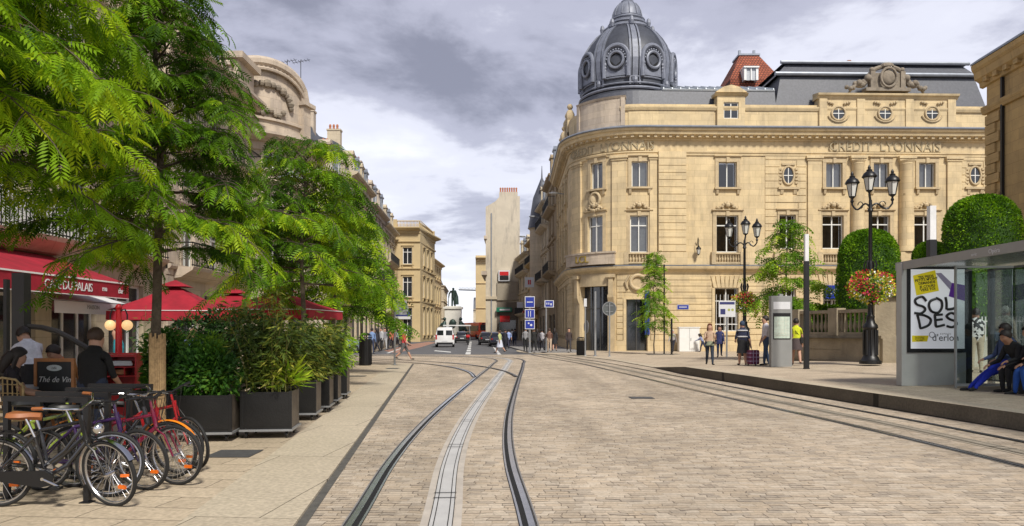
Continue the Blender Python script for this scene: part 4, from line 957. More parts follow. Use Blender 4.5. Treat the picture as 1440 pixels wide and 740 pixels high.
FR.box(m, um - 2.75, um - 2.1, 0, .3, 11.7, 13.7); FR.box(m, um + 2.1, um + 2.75, 0, .3, 11.7, 13.7); FR.box(m, um - 2.1, um + 2.1, .04, .16, 11.8, 12.1); FR.box(m, um - 2.1, um + 2.1, .04, .2, 12.45, 12.58)
m.build('pediment', PINKST, ROT)
m = MB(); m.tube([FR.map(u, .15, arch_top(u) + .05) for u in us_], .27, 8); m.tube([FR.map(u, .25, arch_top(u) - .32) for u in us_[1:-1]], .09, 6)
for i in range(1, 22): m.ball(FR.map(us_[i], .2, arch_top(us_[i]) - .2), .1, 6)
FR.box(m, um - 2.95, um - 2.0, 0, .5, 13.7, 13.9); FR.box(m, um + 2.0, um + 2.95, 0, .5, 13.7, 13.9); m.build('pediment_moulding', PINKST, ROT)
m = MB()
for i in range(15): t = math.pi * i / 14; m.ball(FR.map(um + 1.35 * math.cos(t), .16, 13.3 + 1.0 * math.sin(t)), .15 + .08 * math.sin(t * 5) ** 2, 7)
for i in range(9): m.ball(FR.map(um - .9 + .22 * i, .18, 12.85 + .12 * math.sin(i * 1.7)), .15, 7)
m.build('carved_garland', SOOT, ROT)
m = MB(); m.lathe([(RR - .1, 11.6), (RR - .2, 12.4), (RR - .9, 13.8), (RR - 2.2, 14.7), (.3, 15.0)], 32, (cr_[0], cr_[1], 0)); m.build('roof', SLATE, ROT, smooth=True)
for sx, px in ((0, 404), (1, 423)):
    m = MB(); p = P3(px, 92, 40); p = p + Vector((0, 0, -.7)); m.tube([p, p + Vector((0, 0, 1.0))], .02, 5); m.tube([p + Vector((-.45, 0, .82)), p + Vector((.5, 0, 1.0))], .012, 5)
    for k in range(6): m.tube([p + Vector((-.4 + .16 * k, -.2, .84 + .03 * k)), p + Vector((-.4 + .16 * k, .2, .84 + .03 * k))], .012, 4)
    m.build('aerial', IRON, ROT)
# apartment pavilion with its top floor beside the rotunda (px 330-355)
m = MB(); FA1.box(m, 6.8, 9.0, -3, .25, 12.9, 14.5); FA1.box(m, 6.6, 9.2, -3, .55, 14.5, 14.8); m.build('roof_pavilion', PINKST, APT1)

# left side, second block beyond the cross street
specs = [(57.5, 68.5, -14.35, -14.8, [0, 4.2, 7.6, 10.8, 13.9], 3, 'first house beyond the side street on the left, pale stone with zinc dormers', PINKST, 'mansard', 3.4),
         (68.6, 80.5, -14.85, -15.3, [0, 4.2, 7.7, 11.0, 14.1, 16.2], 4, 'second house beyond the side street on the left, cream with a tall stone attic', CREAM, 'mansard', 2.6),
         (80.6, 93.0, -15.35, -15.85, [0, 4.2, 7.4, 10.4, 13.2, 15.4], 4, 'third house beyond the side street on the left, pinkish with a slate roof', PINKST, 'mansard', 3.2),
         (93.1, 104.4, -15.9, -16.4, [0, 4.2, 7.4, 10.4, 13.2, 15.0], 3, 'fourth house beyond the side street on the left, just before the balustraded corner house', CREAM, 'mansard', 3.0)]
for (d0, d1, xa, xb, zs, k, lab, wm, rf, rh) in specs:
    row_building('street_house', lab, [('L', (xa, d0), (xb, d1))], zs, [(.6, d1 - d0 - .6, k)], wm, shop=FRAMED, balc=(2,) if k == 4 else (1, 3), rh=rh, chim=((.8, -1.6, 1.2, 1.3), (d1 - d0 - 1, -2.2, 1.2, 1.0)), depth=8, corn=.7, roof=rf)
# frontal end of the first block beyond the street
m_ = thing('street_house', 'narrow stone gable end facing the side street on the left', 'building')
m = MB(); m.box(-22.5, -14.36, 57.2, 57.6, 0, 13.9); m.build('wall', PINKST, m_)
m = MB(); m.box(-22.6, -14.2, 57.0, 57.19, 13.3, 13.9); m.build('cornice', CREAM, m_)
# balustraded corner house, px 553-605
row_building('corner_house', 'yellow stone corner house with a roof balustrade at the far left of the street', [('L', (-16.7, 105), (-12.9, 105)), ('L', (-12.9, 105), (-12.2, 118))], [0, 5.6, 10.2, 14.0, 16.0], [(.6, 3.4, 1), (5, 15, 3)], mat('far yellow stone', (.55, .43, .24), .85, var=.08, scale=.5, stain=.2), roof='balustrade', rh=.8, corn=1.0, win=(1.3, .62), blind=(3,), frame=WHITE)
row_building('street_house', 'plain yellow house with a bare side wall, left of the statue', [('L', (-19, 134), (-14.6, 134)), ('L', (-14.6, 134), (-14.2, 150))], [0, 6, 11, 14.5], [(5, 19, 4)], MATS['far yellow stone'], roof='flat', rh=.6, corn=.8, win=(1.2, .6), depth=5)
row_building('street_house', 'white side wall of a low house just left of the statue', [('L', (-15.4, 151), (-14.0, 153)), ('L', (-14.0, 153), (-15.2, 175))], [0, 4, 7.5, 10.8], [(3, 23, 5)], CREAM, roof='mansard', rh=2, corn=.4, win=(1.2, .6), depth=4, dorm=False)

# right side beyond the bank
rs = [(75.3, 84.0, 4.42, 4.1, [0, 4.2, 7.6, 10.9, 14.2, 17.4], 2, 'brown stone house adjoining the bank wing, with a bare gable above it', mat('brown facade stone', (.34, .26, .16), .85, var=.12, stain=.4), 4.0),
      (84.1, 94.0, 4.05, 3.35, [0, 4.2, 7.4, 10.6, 13.6, 16.2], 3, 'pale house with slate turret second beyond the bank', CREAM, 3.6),
      (94.1, 104.0, 3.3, 2.4, [0, 4.0, 7.2, 10.4, 13.4], 3, 'ochre house with dark balconies third beyond the bank', OCHRE, 3.4),
      (104.1, 115.8, 2.35, 1.1, [0, 4.0, 7.0, 10.0, 12.6], 3, 'low cream house next to the tall blank gable', CREAM, 3.0)]
for (d0, d1, xa, xb, zs, k, lab, wm, rh) in rs:
    row_building('street_house', lab, [('L', (xb, d1), (xa, d0))], zs, [(.6, d1 - d0 - .6, k)], wm, shop=FRAMED, balc=(2, 4) if len(zs) > 5 else (1, 3), rh=rh, chim=((1.0, -2.4, 1.0, 1.2),), depth=8, corn=.75)
# turret on the second house
tr = [o for o in bpy.data.objects if o.get('label', '').startswith('pale house with slate turret')][0]
m = MB(); m.lathe([(1.3, 4.5), (1.5, 6), (1.5, 14), (1.7, 14.2)], 20, (3.7, 92.5, 0)); m.build('turret', CREAM, tr, smooth=True)
m = MB(); m.lathe([(1.75, 14.2), (1.5, 15.5), (1.1, 18.0), (.1, 20.5), (.03, 22)], 20, (3.7, 92.5, 0)); m.build('turret_roof', SLATE, tr, smooth=True)
# tall blank gable
GB = thing('gable_house', 'tall pale house with a blank gable wall and a row of chimney pots', 'building')
D = 116.0; m = MB()
def gx(px, py): return P3(px, py, D)
pts = [gx(683, 490), gx(683, 291), gx(697, 283), gx(703, 276), gx(731, 276), gx(731, 490)]
pts = [Vector((p.x, p.y, max(p.z, 0))) for p in pts]; m.ext(pts, (0, 14, 0)); m.build('wall', GREYST, GB)
m = MB(); a, c = gx(702, 278), gx(728, 270); m.box(a.x, c.x, D + .01, D + .9, a.z, c.z); m.build('chimney', GREYST, GB)
m = MB()
for i in range(8): m.lathe([(.13, 0), (.12, .5), (.16, .55), (.1, .75)], 8, (lerp(a.x + .2, c.x - .2, i / 7), D + .45, c.z))
m.build('chimney_pots', POTM, GB)['kind'] = 'stuff'
m = MB(); a, c = gx(681, 291), gx(731, 420)
m.box(gx(683, 0).x, gx(731, 0).x, D - .25, D - .01, gx(0, 421).z, gx(0, 417).z); m.build('string_course', CREAM, GB)
m = MB(); p = gx(685, 300); m.box(p.x - .9, p.x, D - .4, D + 14, p.z - 9.6, p.z - 9); m.box(p.x - .5, p.x - .01, D - .2, D + 14, p.z - 4, p.z - 3.5); m.build('cornice', PINKST, GB)
m = MB(); a, c = gx(691, 490), gx(690, 300); m.tube([(a.x, D - .12, 0), (a.x, D - .12, c.z)], .08, 6); m.build('drainpipe', ZINC, GB)
m = MB(); a, c = gx(699, 488), gx(728, 432); m.box(a.x, c.x, D - .15, D - .01, 0, 6.0); s_ = m.build('shop_window', mat('shop front brown', (.16, .13, .1), .7), GB)
m = MB(); m.box(a.x + .3, c.x - .3, D - .2, D - .16, .3, 3.2); m.build('pane', GLASSD, s_)
m = MB(); m.box(a.x, c.x, D - .3, D - .16, 6.3, 9.2); m.build('blind_panel', mat('gable panel', (.30, .26, .20), .85), GB)
row_building('street_house', 'far yellow house with a deep cornice seen past the gable, right of the statue', [('L', (-6.9, 175), (-7.3, 150)), ('L', (-7.3, 150), (-2, 150))], [0, 6, 11, 16.2], [(3, 22, 4)], MATS['far yellow stone'], roof='flat', rh=.5, corn=1.2, win=(1.2, .6), depth=4)
row_building('street_house', 'low pale house behind the red bus', [('L', (-11, 212), (-3, 212))], [0, 4, 7.6], [(.5, 7.5, 3)], CREAM, roof='mansard', rh=2.5, dorm=False, depth=5)

# theatre on the right
THM = OCHRE
TH = thing('theatre_building', 'ochre stone theatre at the right edge with deep cornice and quoins', 'building')
FT = Fac([('L', (22.0, 34.6), (21.0, 12))])
m = MB(); thh = [(u, u + 1.5, z0, z1) for u in (4.2, 8.4, 12.6) for z0, z1 in ((2.2, 5.2), (7.0, 10.4))]
FT.wall(m, 0, FT.len, 0, 13.6, thh, dep=.5); m.add([(22.15, 34.6, 0), (50, 36, 0), (50, 36, 13.6), (22.15, 34.6, 13.6)], [(0, 1, 2, 3)]); m.build('wall', THM, TH, fix=False)
m = MB(); k = 24
for i in range(k):
    z0 = .5 + i * .46; L_ = 1.05 if i % 2 else .75
    FT.box(m, 0, L_, -.01, .09, z0, z0 + .42); m.box(22.16, 22.16 + 28, 34.62, 34.7, z0, z0 + .42)
m.build('quoin_course', THM, TH)
m = MB(); FT.band(m, -.15, FT.len, [(-.02, 11.6), (.12, 11.62), (.2, 11.85), (.2, 11.95), (-.02, 12.0)])
FT.band(m, -.35, FT.len, [(-.02, 12.9), (.12, 12.95), (.15, 13.15), (.36, 13.3), (.40, 13.6), (.50, 13.75), (.53, 13.95), (-.02, 14.0)])
for i in range(30): FT.box(m, .2 + i * .75, .5 + i * .75, .1, .32, 13.05, 13.28)
m.build('cornice', THM, TH)
m = MB(); FT.band(m, -.35, FT.len, [(.0, 14.0), (.56, 13.97), (.56, 14.05), (.2, 14.3), (-7, 16.6), (-7, 14)]); m.build('roof', ZINC, TH)
m = MB(); FT.box(m, 1.25, 1.37, .02, .14, 0, 12.9); m.build('drainpipe', IRON, TH)
for h in thh:
    sash(FT, TH, h, curtain=0, mf=FRAMED); m = MB(); surround(FT, m, h, w=.3, n=.12, head=.4); m.build('window_surround', THM, TH)

# ------------------------------------------------------------------ facade fittings on buildings
def wordmesh(parent, txt, size, loc, rx, mat_, depth=.01, name='lettering', **k):
    """a word facing direction rx (angle its outward normal makes, from -Y counter-clockwise)"""
    M = Matrix.Translation(Vector(loc)) @ Matrix.Rotation(rx, 4, 'Z'); m = MB(); letter(m, txt, size, M, depth, **k)
    return m.build(name, mat_, parent, fix=False)
# café awnings on the near house
AW = thing('cafe_awning', 'long red canvas awning lettered with the cafe name over the terrace', 'awning')
xf, xw = -11.15, X0 + .05
m = MB(); m.ext([(xw, 6.5, 3.75), (xf, 6.5, 2.95), (xf, 6.5, 2.91), (xw, 6.5, 3.71)], (0, 15.2, 0)); m.build('canopy', REDC, AW)
m = MB(); k = 80; pts = []
m.box(xf - .01, xf + .012, 6.5, 21.7, 2.53, 2.93); m.build('valance', REDC, AW)
m = MB(); m.box(xf - .02, xf + .03, 6.5, 21.7, 2.925, 2.965); m.box(xf - .005, xf + .018, 6.5, 21.7, 2.51, 2.529); m.build('front_bar', WHITE, AW)
for y, t, s in ((18.8, 'CAFE DU PALAIS', .31), (17.0, '1930', .14), (20.4, '1930', .14), (14.5, 'Restaurant', .2), (21.25, 'Bar', .22), (10.5, 'CAFE DU PALAIS', .31)):
    wordmesh(AW, t, s, (xf + .02, y, 2.72), R(90), WHITEC, .004, spacing=.88)
m = MB()
for y in (7.5, 15, 21.5): m.tube([(xw, y, 3.2), (xw + 1.3, y, 3.05), (xf, y, 2.93)], .03, 6)
m.build('awning_arm', WHITE, AW)
A2 = thing('shop_awning', 'small white canvas awning with faint lettering beyond the red one', 'awning')
m = MB(); m.ext([(xw, 19.6, 2.85), (-12, 19.6, 2.43), (-12, 19.6, 2.40), (xw, 19.6, 2.81)], (0, 3.6, 0)); m.build('canopy', WHITEC, A2)
m = MB(); m.box(-12.02, -12, 19.6, 23.2, 2.07, 2.42); m.build('valance', WHITEC, A2); wordmesh(A2, 'MAISON', .17, (-11.995, 21.4, 2.26), R(90), mat('grey lettering', (.3, .3, .3), .6), .003)
# white fascia with lettering above the shop
m = MB(); FCf.box(m, 8, 23, .02, .14, 4.35, 5.3); fs_ = m.build('fascia', WHITE, CAFE)
wordmesh(fs_, 'MAUROS', .62, (X0 + .16, 17.4, 4.82), R(90), FRAMED, .02)
# ================================================================== vegetation
LEAF_T = leaf_mat('ash leaves', (.030, .080, .005), (.15, .31, .008), (.50, .64, .02), .45)
LEAF_N = leaf_mat('near ash leaves', (.05, .12, .006), (.24, .42, .010), (.56, .70, .02), .48)
LEAF_Y = leaf_mat('young tree leaves', (.07, .17, .01), (.24, .42, .02), (.50, .62, .04), .4)
LEAF_H = leaf_mat('clipped yew', (.04, .11, .005), (.14, .31, .008), (.32, .52, .015), .3)
LEAF_B = leaf_mat('bamboo leaves', (.03, .055, .012), (.10, .15, .02), (.36, .34, .05), .3)
LEAF_S = leaf_mat('laurel leaves', (.02, .07, .012), (.07, .19, .02), (.22, .38, .03), .25)
LEAF_K = leaf_mat('dark background leaves', (.010, .03, .006), (.02, .06, .01), (.07, .14, .015), .2)
def np_mesh(name, V, Fq, mats, parent=None, tone=None, mi=None):
    """V (n,3), Fq (m,4)"""
    me = bpy.data.meshes.new(name); me.vertices.add(len(V)); me.vertices.foreach_set('co', V.astype(np.float32).ravel())
    m = len(Fq); k = Fq.shape[1]; me.loops.add(m * k); me.loops.foreach_set('vertex_index', Fq.astype(np.int32).ravel())
    me.polygons.add(m); me.polygons.foreach_set('loop_start', np.arange(0, m * k, k, dtype=np.int32))
    for x in (mats if isinstance(mats, (list, tuple)) else [mats]): me.materials.append(x)
    if mi is not None: me.polygons.foreach_set('material_index', mi.astype(np.int32))
    if tone is not None:
        a = me.attributes.new('tone', 'FLOAT', 'POINT'); a.data.foreach_set('value', tone.astype(np.float32))
    me.update(calc_edges=True); o = bpy.data.objects.new(name, me); COL.objects.link(o); o.parent = parent; return o
def frond_template(pairs, lw=.30, ll=.42):
    V = []; Fq = []
    def leaf(b, d, L, Wd):
        d = d / np.linalg.norm(d); s = np.cross(d, [0, 0, 1.0]); s /= np.linalg.norm(s); k = len(V)
        V.extend([b, b + d * L * .45 + s * Wd / 2 + np.array([0, 0, .01]), b + d * L + np.array([0, 0, -.05]), b + d * L * .45 - s * Wd / 2 + np.array([0, 0, .01])]); Fq.append([k, k + 1, k + 2, k + 3])
    for i in range(pairs):
        t = .14 + .76 * i / max(1, pairs - 1); b = np.array([t, 0, -.42 * t * t]); sc = math.sin(.35 + 2.3 * t) * .5 + .5
        for s in (-1, 1): leaf(b, np.array([.55, s * 1.0, -.38]), ll * sc, lw * .52 * (.6 + sc * .5) * 5 / (pairs + 1.2) )
    leaf(np.array([.92, 0, -.36]), np.array([1.0, 0, -.5]), ll * .7, lw * .3)
    k = len(V); V.extend([np.array([0, -.008, 0]), np.array([.5, -.006, -.07]), np.array([.5, .006, -.07]), np.array([0, .008, 0])]); Fq.append([k, k + 1, k + 2, k + 3])
    return np.array(V), np.array(Fq)
def place(T, pos, dirs, scale, droop=.0, roll=.35):
    V, Fq = T; n = len(pos); X = dirs / np.linalg.norm(dirs, axis=1, keepdims=True)
    up = np.tile([0, 0, 1.0], (n, 1)) + RNG.normal(0, roll, (n, 3)); Y = np.cross(up, X); Y /= np.linalg.norm(Y, axis=1, keepdims=True); Z = np.cross(X, Y)
    O = pos[:, None, :] + scale[:, None, None] * (V[None, :, 0:1] * X[:, None] + V[None, :, 1:2] * Y[:, None] + V[None, :, 2:3] * Z[:, None])
    FF = (Fq[None] + (np.arange(n) * len(V))[:, None, None]).reshape(-1, 4); return O.reshape(-1, 3), FF
def tree(name, label, x, y, z0, h, h0, rad, trunk_r, group=None, leafm=None, n_limb=34, pairs=6, fl=.30, dens=1.0, wrap=0, prof=None, seed=1, cat='tree', lean=0, tw_sp=.26, lift=.18):
    rg = random.Random(seed); root = thing(name, label, cat, (x, y, z0), group=group)
    m = MB(); N_ = 12; path = [Vector((.05 * math.sin(i * .9 + seed), .05 * math.cos(i * 1.3 + seed), h * i / (N_ - 1))) for i in range(N_)]; path[0] = Vector((0, 0, -.05))
    m.tube(path, [trunk_r * (1.15 if i == 0 else 1) * (1 - .82 * i / (N_ - 1)) for i in range(N_)], 9); m.build('trunk', BARK, root, smooth=True)
    br = MB(); pos = []; dr = []
    prof = prof or (lambda t: math.sin(math.pi * (.18 + .80 * t)) ** .8)
    for i in range(n_limb):
        t = (i + rg.random() * .6) / n_limb; hz = lerp(h0, h * .98, t ** .95); az = i * 2.39996 + rg.uniform(-.4, .4); L_ = rad * prof(t) * rg.uniform(.72, 1.1)
        c = path[min(N_ - 1, int(hz / h * (N_ - 1)))]; base = Vector((c.x, c.y, hz)); k = 9; pts = []; rg_d = rg.uniform(.08, .42)
        up_ = lift + t * .9 + rg.uniform(-.25, .35)
        for j in range(k + 1):
            s = j / k; r_ = L_ * s; zz_ = up_ * L_ * (s - .62 * s * s) * .8 - rg_d * L_ * s ** 3
            a_ = az + .25 * math.sin(s * 3 + i); pts.append(base + Vector((math.cos(a_) * r_, math.sin(a_) * r_, zz_)))
        br.tube(pts, [max(.006, trunk_r * .32 * (1 - s / k) * (1 - .5 * t)) for s in range(k + 1)], 5, caps=False)
        d_tot = L_; nt_ = max(3, int(d_tot / tw_sp))
        for q in range(nt_ + 1):
            s = .22 + .78 * q / nt_; f = s * k; j = min(k - 1, int(f)); p = pts[j].lerp(pts[j + 1], f - j); d = (pts[j + 1] - pts[j]).normalized()
            for sg in ((-1, 1) if q < nt_ else (0,)):
                ang = sg * rg.uniform(.6, 1.15); dd = Vector((d.x * math.cos(ang) - d.y * math.sin(ang), d.x * math.sin(ang) + d.y * math.cos(ang), d.z + rg.uniform(-.15, .3))).normalized()
                tl = rg.uniform(.35, .75) * min(1, .35 + L_ * .3) * (1.15 - .5 * s); e = p + dd * tl - Vector((0, 0, .08 * tl)); 
                if pairs > 4: br.tube([p, p.lerp(e, .5) + Vector((0, 0, .02)), e], [.008, .006, .003], 3, caps=False)
                nf = max(3, int(tl / .055 * dens))
                for w_ in range(nf):
                    if rg.random() > .9: continue
                    u = (w_ + .6) / nf; a = (rg.uniform(.5, 1.0)) * (1 if w_ % 2 else -1) * (1 if w_ < nf - 1 else 0)
                    fd = Vector((dd.x * math.cos(a) - dd.y * math.sin(a), dd.x * math.sin(a) + dd.y * math.cos(a), dd.z * .5 + rg.uniform(-.85, .12)))
                    pp = p.lerp(e, u); pos.append(pp[:]); dr.append(fd.normalized()[:])
    br.build('branch_work', BARK, root, smooth=True)
    pos = np.array(pos); dr = np.array(dr); n = len(pos); sc = fl * RNG.uniform(.7, 1.15, n)
    T = frond_template(pairs); V, FF = place(T, pos, dr, sc)
    # leaf age: patches of fresh pale shoots among older leaves
    ph = np.sin(pos[:, 0] * 2.9 + seed) + np.sin(pos[:, 1] * 3.3 + 1.7 * seed) + np.sin(pos[:, 2] * 4.1 + .7 * seed)
    to = np.clip(.42 + .17 * ph + RNG.normal(0, .20, n), 0, 1); o = np_mesh('crown', V, FF, leafm or LEAF_T, root, np.repeat(to, len(T[0])))
    if wrap:
        m = MB(); k = 26
        for i in range(k): a = 2 * math.pi * i / k; rr = trunk_r * 1.2; m.tube([(rr * math.cos(a), rr * math.sin(a), .0), (rr * .98 * math.cos(a + .05), rr * .98 * math.sin(a + .05), wrap + .04 * math.sin(i * 2.3))], .013, 5)
        m.lathe([(trunk_r * 1.18, 0), (trunk_r * 1.18, wrap - .05)], 16)
        m.build('reed_wrap', mat('reed matting', (.36, .24, .12), .9, var=.35, scale=20), root)
    return root
GT = 'street trees along the left pavement'
tree('ash_tree', 'large feathery tree nearest the cafe, its trunk wrapped in reed matting', -4.75, 10.0, .03, 7.0, 2.6, 1.8, .078, GT, LEAF_T, 66, 6, .215, 1.0, wrap=1.5, seed=3, prof=lambda t: (1.06 - .80 * t) * min(1, .75 + t * 3), tw_sp=.16)
tree('ash_tree', 'leafy tree overhanging the bicycles from the left edge of the picture', -6.3, 7.1, .03, 6.7, 3.5, 2.8, .11, GT, LEAF_N, 76, 7, .265, .95, seed=8, prof=lambda t: 1.05 - .5 * t)
tree('ash_tree', 'second street tree beyond the reed wrapped trunk, over the tall bamboo', -5.6, 20.0, .03, 6.5, 2.8, 2.5, .09, GT, LEAF_T, 46, 5, .32, .8, seed=12, prof=lambda t: (1.05 - .6 * t) * min(1, .8 + t * 2), tw_sp=.3)
tree('ash_tree', 'third street tree, between the bamboo planters and the litter bin', -6.3, 26.5, .03, 6.6, 2.4, 2.4, .08, GT, LEAF_T, 36, 4, .38, .75, seed=21, prof=lambda t: 1.05 - .6 * t, tw_sp=.34)
tree('ash_tree', 'farthest tree of the left pavement, its bare stem beside the litter bin', -6.82, 33.6, .03, 6.9, 2.3, 2.1, .06, GT, LEAF_T, 26, 4, .44, .7, seed=31, prof=lambda t: 1.05 - .7 * t, tw_sp=.36)
g = G(920, 498); tree('young_tree', 'slim young tree with thin foliage before the bank entrance', g.x, g.y, g.z, 6.7, 1.7, 1.3, .045, None, LEAF_Y, 34, 4, .42, .8, seed=5, prof=lambda t: (1.0 - .72 * t) * min(1, .75 + t * 2), tw_sp=.34)
tree('young_tree', 'light green tiered tree behind the map kiosk', 12.35, 33.5, .42, 6.15, 2.2, 2.0, .07, None, LEAF_Y, 26, 4, .42, .8, seed=17, prof=lambda t: 1.1 - .8 * t, tw_sp=.34, lift=.05)
for px, lab in ((920, 'dark square grating round the slim young tree'),):
    g = G(px + 12, 498.5); m = MB(); m.box(-1.0, 1.0, -.7, .7, 0, .012); o = m.build('tree_grate', CB); o.location = (g.x, g.y, g.z + .012); tag(o, lab, 'tree grate')

def leafquads(P, size, aspect, out=None, droop=.3, jit=.7):
    """rhombic leaves at P"""
    n = len(P); d = RNG.normal(0, 1, (n, 3)); d[:, 2] -= droop
    if out is not None: d = out * 1.2 + d * jit
    d /= np.linalg.norm(d, axis=1, keepdims=True); r = RNG.normal(0, 1, (n, 3)); s = np.cross(d, r); s /= np.linalg.norm(s, axis=1, keepdims=True)
    L_ = size * RNG.uniform(.7, 1.3, n)[:, None]; W_ = L_ * aspect
    V = np.stack([P, P + d * L_ * .45 + s * W_ / 2, P + d * L_, P + d * L_ * .45 - s * W_ / 2], 1).reshape(-1, 3)
    return V, np.arange(n * 4).reshape(n, 4)
def blob_points(n, c, r, shell=.45, lumps=7, seed=0):
    """points spread through a lumpy ellipsoid"""
    rg = np.random.default_rng(seed); C = rg.normal(0, .42, (lumps, 3)); Rr = rg.uniform(.42, .72, lumps); C /= np.maximum(1, np.linalg.norm(C, axis=1, keepdims=True) / .62)
    k = rg.integers(0, lumps, n); d = rg.normal(0, 1, (n, 3)); d /= np.linalg.norm(d, axis=1, keepdims=True); rad = (shell + (1 - shell) * rg.random(n)) ** .5
    P = C[k] + d * (Rr[k] * rad)[:, None]; return np.array(c) + P * np.array(r), d
def bush(name, root, n, c, r, size, aspect, m, seed=0, droop=.3, lumps=7):
    P, d = blob_points(n, c, r, seed=seed, lumps=lumps); V, FF = leafquads(P, size, aspect, out=d, droop=droop)
    ph = np.sin(P[:, 0] * 9 + seed) + np.sin(P[:, 1] * 8) + np.sin(P[:, 2] * 10); to = np.clip(.42 + .14 * ph + RNG.normal(0, .2, n), 0, 1)
    return np_mesh(name, V, FF, m, root, np.repeat(to, 4))
def bamboo(root, n_st, w, h, z0, m, seed=0, leaf=.15, name='foliage', dens=26, aspect=.2):
    rg = random.Random(seed); st = MB(); P = []; Dd = []
    for i in range(n_st):
        x, y = rg.uniform(-w, w), rg.uniform(-w, w); hh = h * rg.uniform(.6, 1.08); lx, ly = rg.uniform(-.28, .28) + x * .5, rg.uniform(-.28, .28) + y * .5; pts = []
        for j in range(8): s = j / 7; pts.append(Vector((x + lx * s * s, y + ly * s * s, z0 + hh * s)))
        st.tube(pts, [.009 * (1 - .7 * j / 7) for j in range(8)], 4, caps=False)
        for k in range(dens):
            s = rg.uniform(.12, 1) ; f = s * 7; j = min(6, int(f)); p = pts[j].lerp(pts[j + 1], f - j); a = rg.uniform(0, 6.28); L_ = rg.uniform(.03, .22)
            q = p + Vector((math.cos(a) * L_, math.sin(a) * L_, rg.uniform(-.03, .08)))
            for e in range(3): P.append((q + Vector((rg.uniform(-.03, .03), rg.uniform(-.03, .03), rg.uniform(-.03, .03))))[:]); Dd.append((math.cos(a + rg.uniform(-.8, .8)), math.sin(a + rg.uniform(-.8, .8)), rg.uniform(-.9, .2)))
    st.build('stems', mat('bamboo stem', (.16, .15, .04), .6), root)['kind'] = 'stuff'
    P = np.array(P); Dd = np.array(Dd); V, FF = leafquads(P, leaf, aspect, out=Dd, droop=.2, jit=.3); n = len(P)
    to = np.clip(.4 + .15 * (np.sin(P[:, 0] * 7) + np.sin(P[:, 2] * 6 + seed)) + RNG.normal(0, .22, n), 0, 1)
    np_mesh(name, V, FF, m, root, np.repeat(to, 4))
BOXM = mat('black planter panel', (.008, .0075, .007), .45, var=.25, scale=5, bump=.1)
BOXS = mat('dark wood planter side', (.11, .088, .066), .6, var=.35, scale=6)
def planter(label, cx_, D, w=.69, h=.53, kind='bamboo', seed=0, depth=.69):
    """cx_ = x of the front right corner"""
    r = thing('planter_box', label, 'planter', (cx_ - w / 2 - .03, D + depth / 2, .032), R(5.8), 'wheeled planters round the cafe terrace')
    m = MB(); b = .135
    m.box(-w / 2 - .03, w / 2 + .03, -depth / 2 - .03, depth / 2 + .03, .105, b); m.build('dolly', ALU, r)
    m = MB()
    for sx in (-1, 1):
        for sy in (-1, 1): m.ext([(sx * (w / 2 - .06) - .012, sy * (depth / 2 - .06) + .05 * math.cos(t), .05 + .05 * math.sin(t)) for t in [2 * math.pi * k / 14 for k in range(14)]], (.024, 0, 0)); m.box(sx * (w / 2 - .06) - .025, sx * (w / 2 - .06) + .025, sy * (depth / 2 - .06) - .02, sy * (depth / 2 - .06) + .02, .06, .105)
    m.build('castors', BLACK, r)['kind'] = 'stuff'
    m = MB(); t = .03; z1 = b + h
    m.box(-w / 2, w / 2, -depth / 2, -depth / 2 + t, b, z1); m.box(-w / 2, w / 2, depth / 2 - t, depth / 2, b, z1)
    m.box(-w / 2 + .02, w / 2 - .02, -depth / 2 - .006, -depth / 2, b + .04, z1 - .04, 0)
    m.box(w / 2 - t, w / 2, -depth / 2 + t, depth / 2 - t, b, z1, 1); m.box(-w / 2, -w / 2 + t, -depth / 2 + t, depth / 2 - t, b, z1, 1)
    m.box(-w / 2 + t, w / 2 - t, -depth / 2 + t, depth / 2 - t, z1 - .1, z1 - .06, 2)
    m.build('box', [BOXM, BOXS, mat('potting soil', (.03, .02, .014), .95)], r)
    for sx in (-1, 1):
        m = MB(); m.box(sx * w / 2 - .022, sx * w / 2 + .022, -depth / 2 - .012, -depth / 2 + .02, b + .001, z1 + .012, bev=.004); m.build('corner_post', BOXM, r)
    if kind == 'laurel':
        bush('foliage', r, 6500, (0, 0, z1 + .30), (.40, .38, .54), .085, .42, LEAF_S, seed, lumps=11)
    elif kind == 'bamboo':
        bamboo(r, 40, w * .45, (1.45 if seed == 2 else 1.05), z1 - .08, LEAF_B, seed, leaf=.13, dens=46)
        if seed in (2,):
            P = []; Dd = []
            for i in range(90): a = random.uniform(0, 6.28); e = random.uniform(-.1, 1.1); P.append((.28 + .05 * math.cos(a), -.15 + .05 * math.sin(a), z1 + .12 + random.uniform(-.05, .14))); Dd.append((math.cos(a) * math.cos(e), math.sin(a) * math.cos(e), math.sin(e)))
            V, FF = leafquads(np.array(P), .34, .13, out=np.array(Dd), droop=0, jit=.1); np_mesh('spiky_plant', V, FF, LEAF_Y, r, np.repeat(RNG.uniform(.5, 1, len(P)), 4))
    else:
        bamboo(r, 32, w * .45, .95, z1 - .08, LEAF_Y, seed, leaf=.16, dens=26)
    return r
def fx(px, D): return (px - CX) / FP * D
planter('black planter of dense laurel nearest the bicycles', fx(322, 10.5), 10.5, .78, .52, 'laurel', 1)
planter('black planter of dark laurel half hidden behind the red bicycle', fx(258, 11.3), 11.3, .8, .52, 'laurel', 4)
planter('black planter of tall dark bamboo with a bright spiky plant', fx(407, 10.84), 10.84, .69, .54, 'bamboo', 2)
planter('third black planter from the bicycles, tall bamboo under the tree', fx(442, 12.95), 12.95, .69, .56, 'bamboo', 3)
planter('fourth planter from the bicycles, partly screened by its bamboo neighbour', fx(461, 14.2), 14.2, .69, .56, 'bamboo', 5)
planter('fifth planter from the bicycles, with yellow green bamboo', fx(473, 15.5), 15.5, .69, .56, 'young', 6)
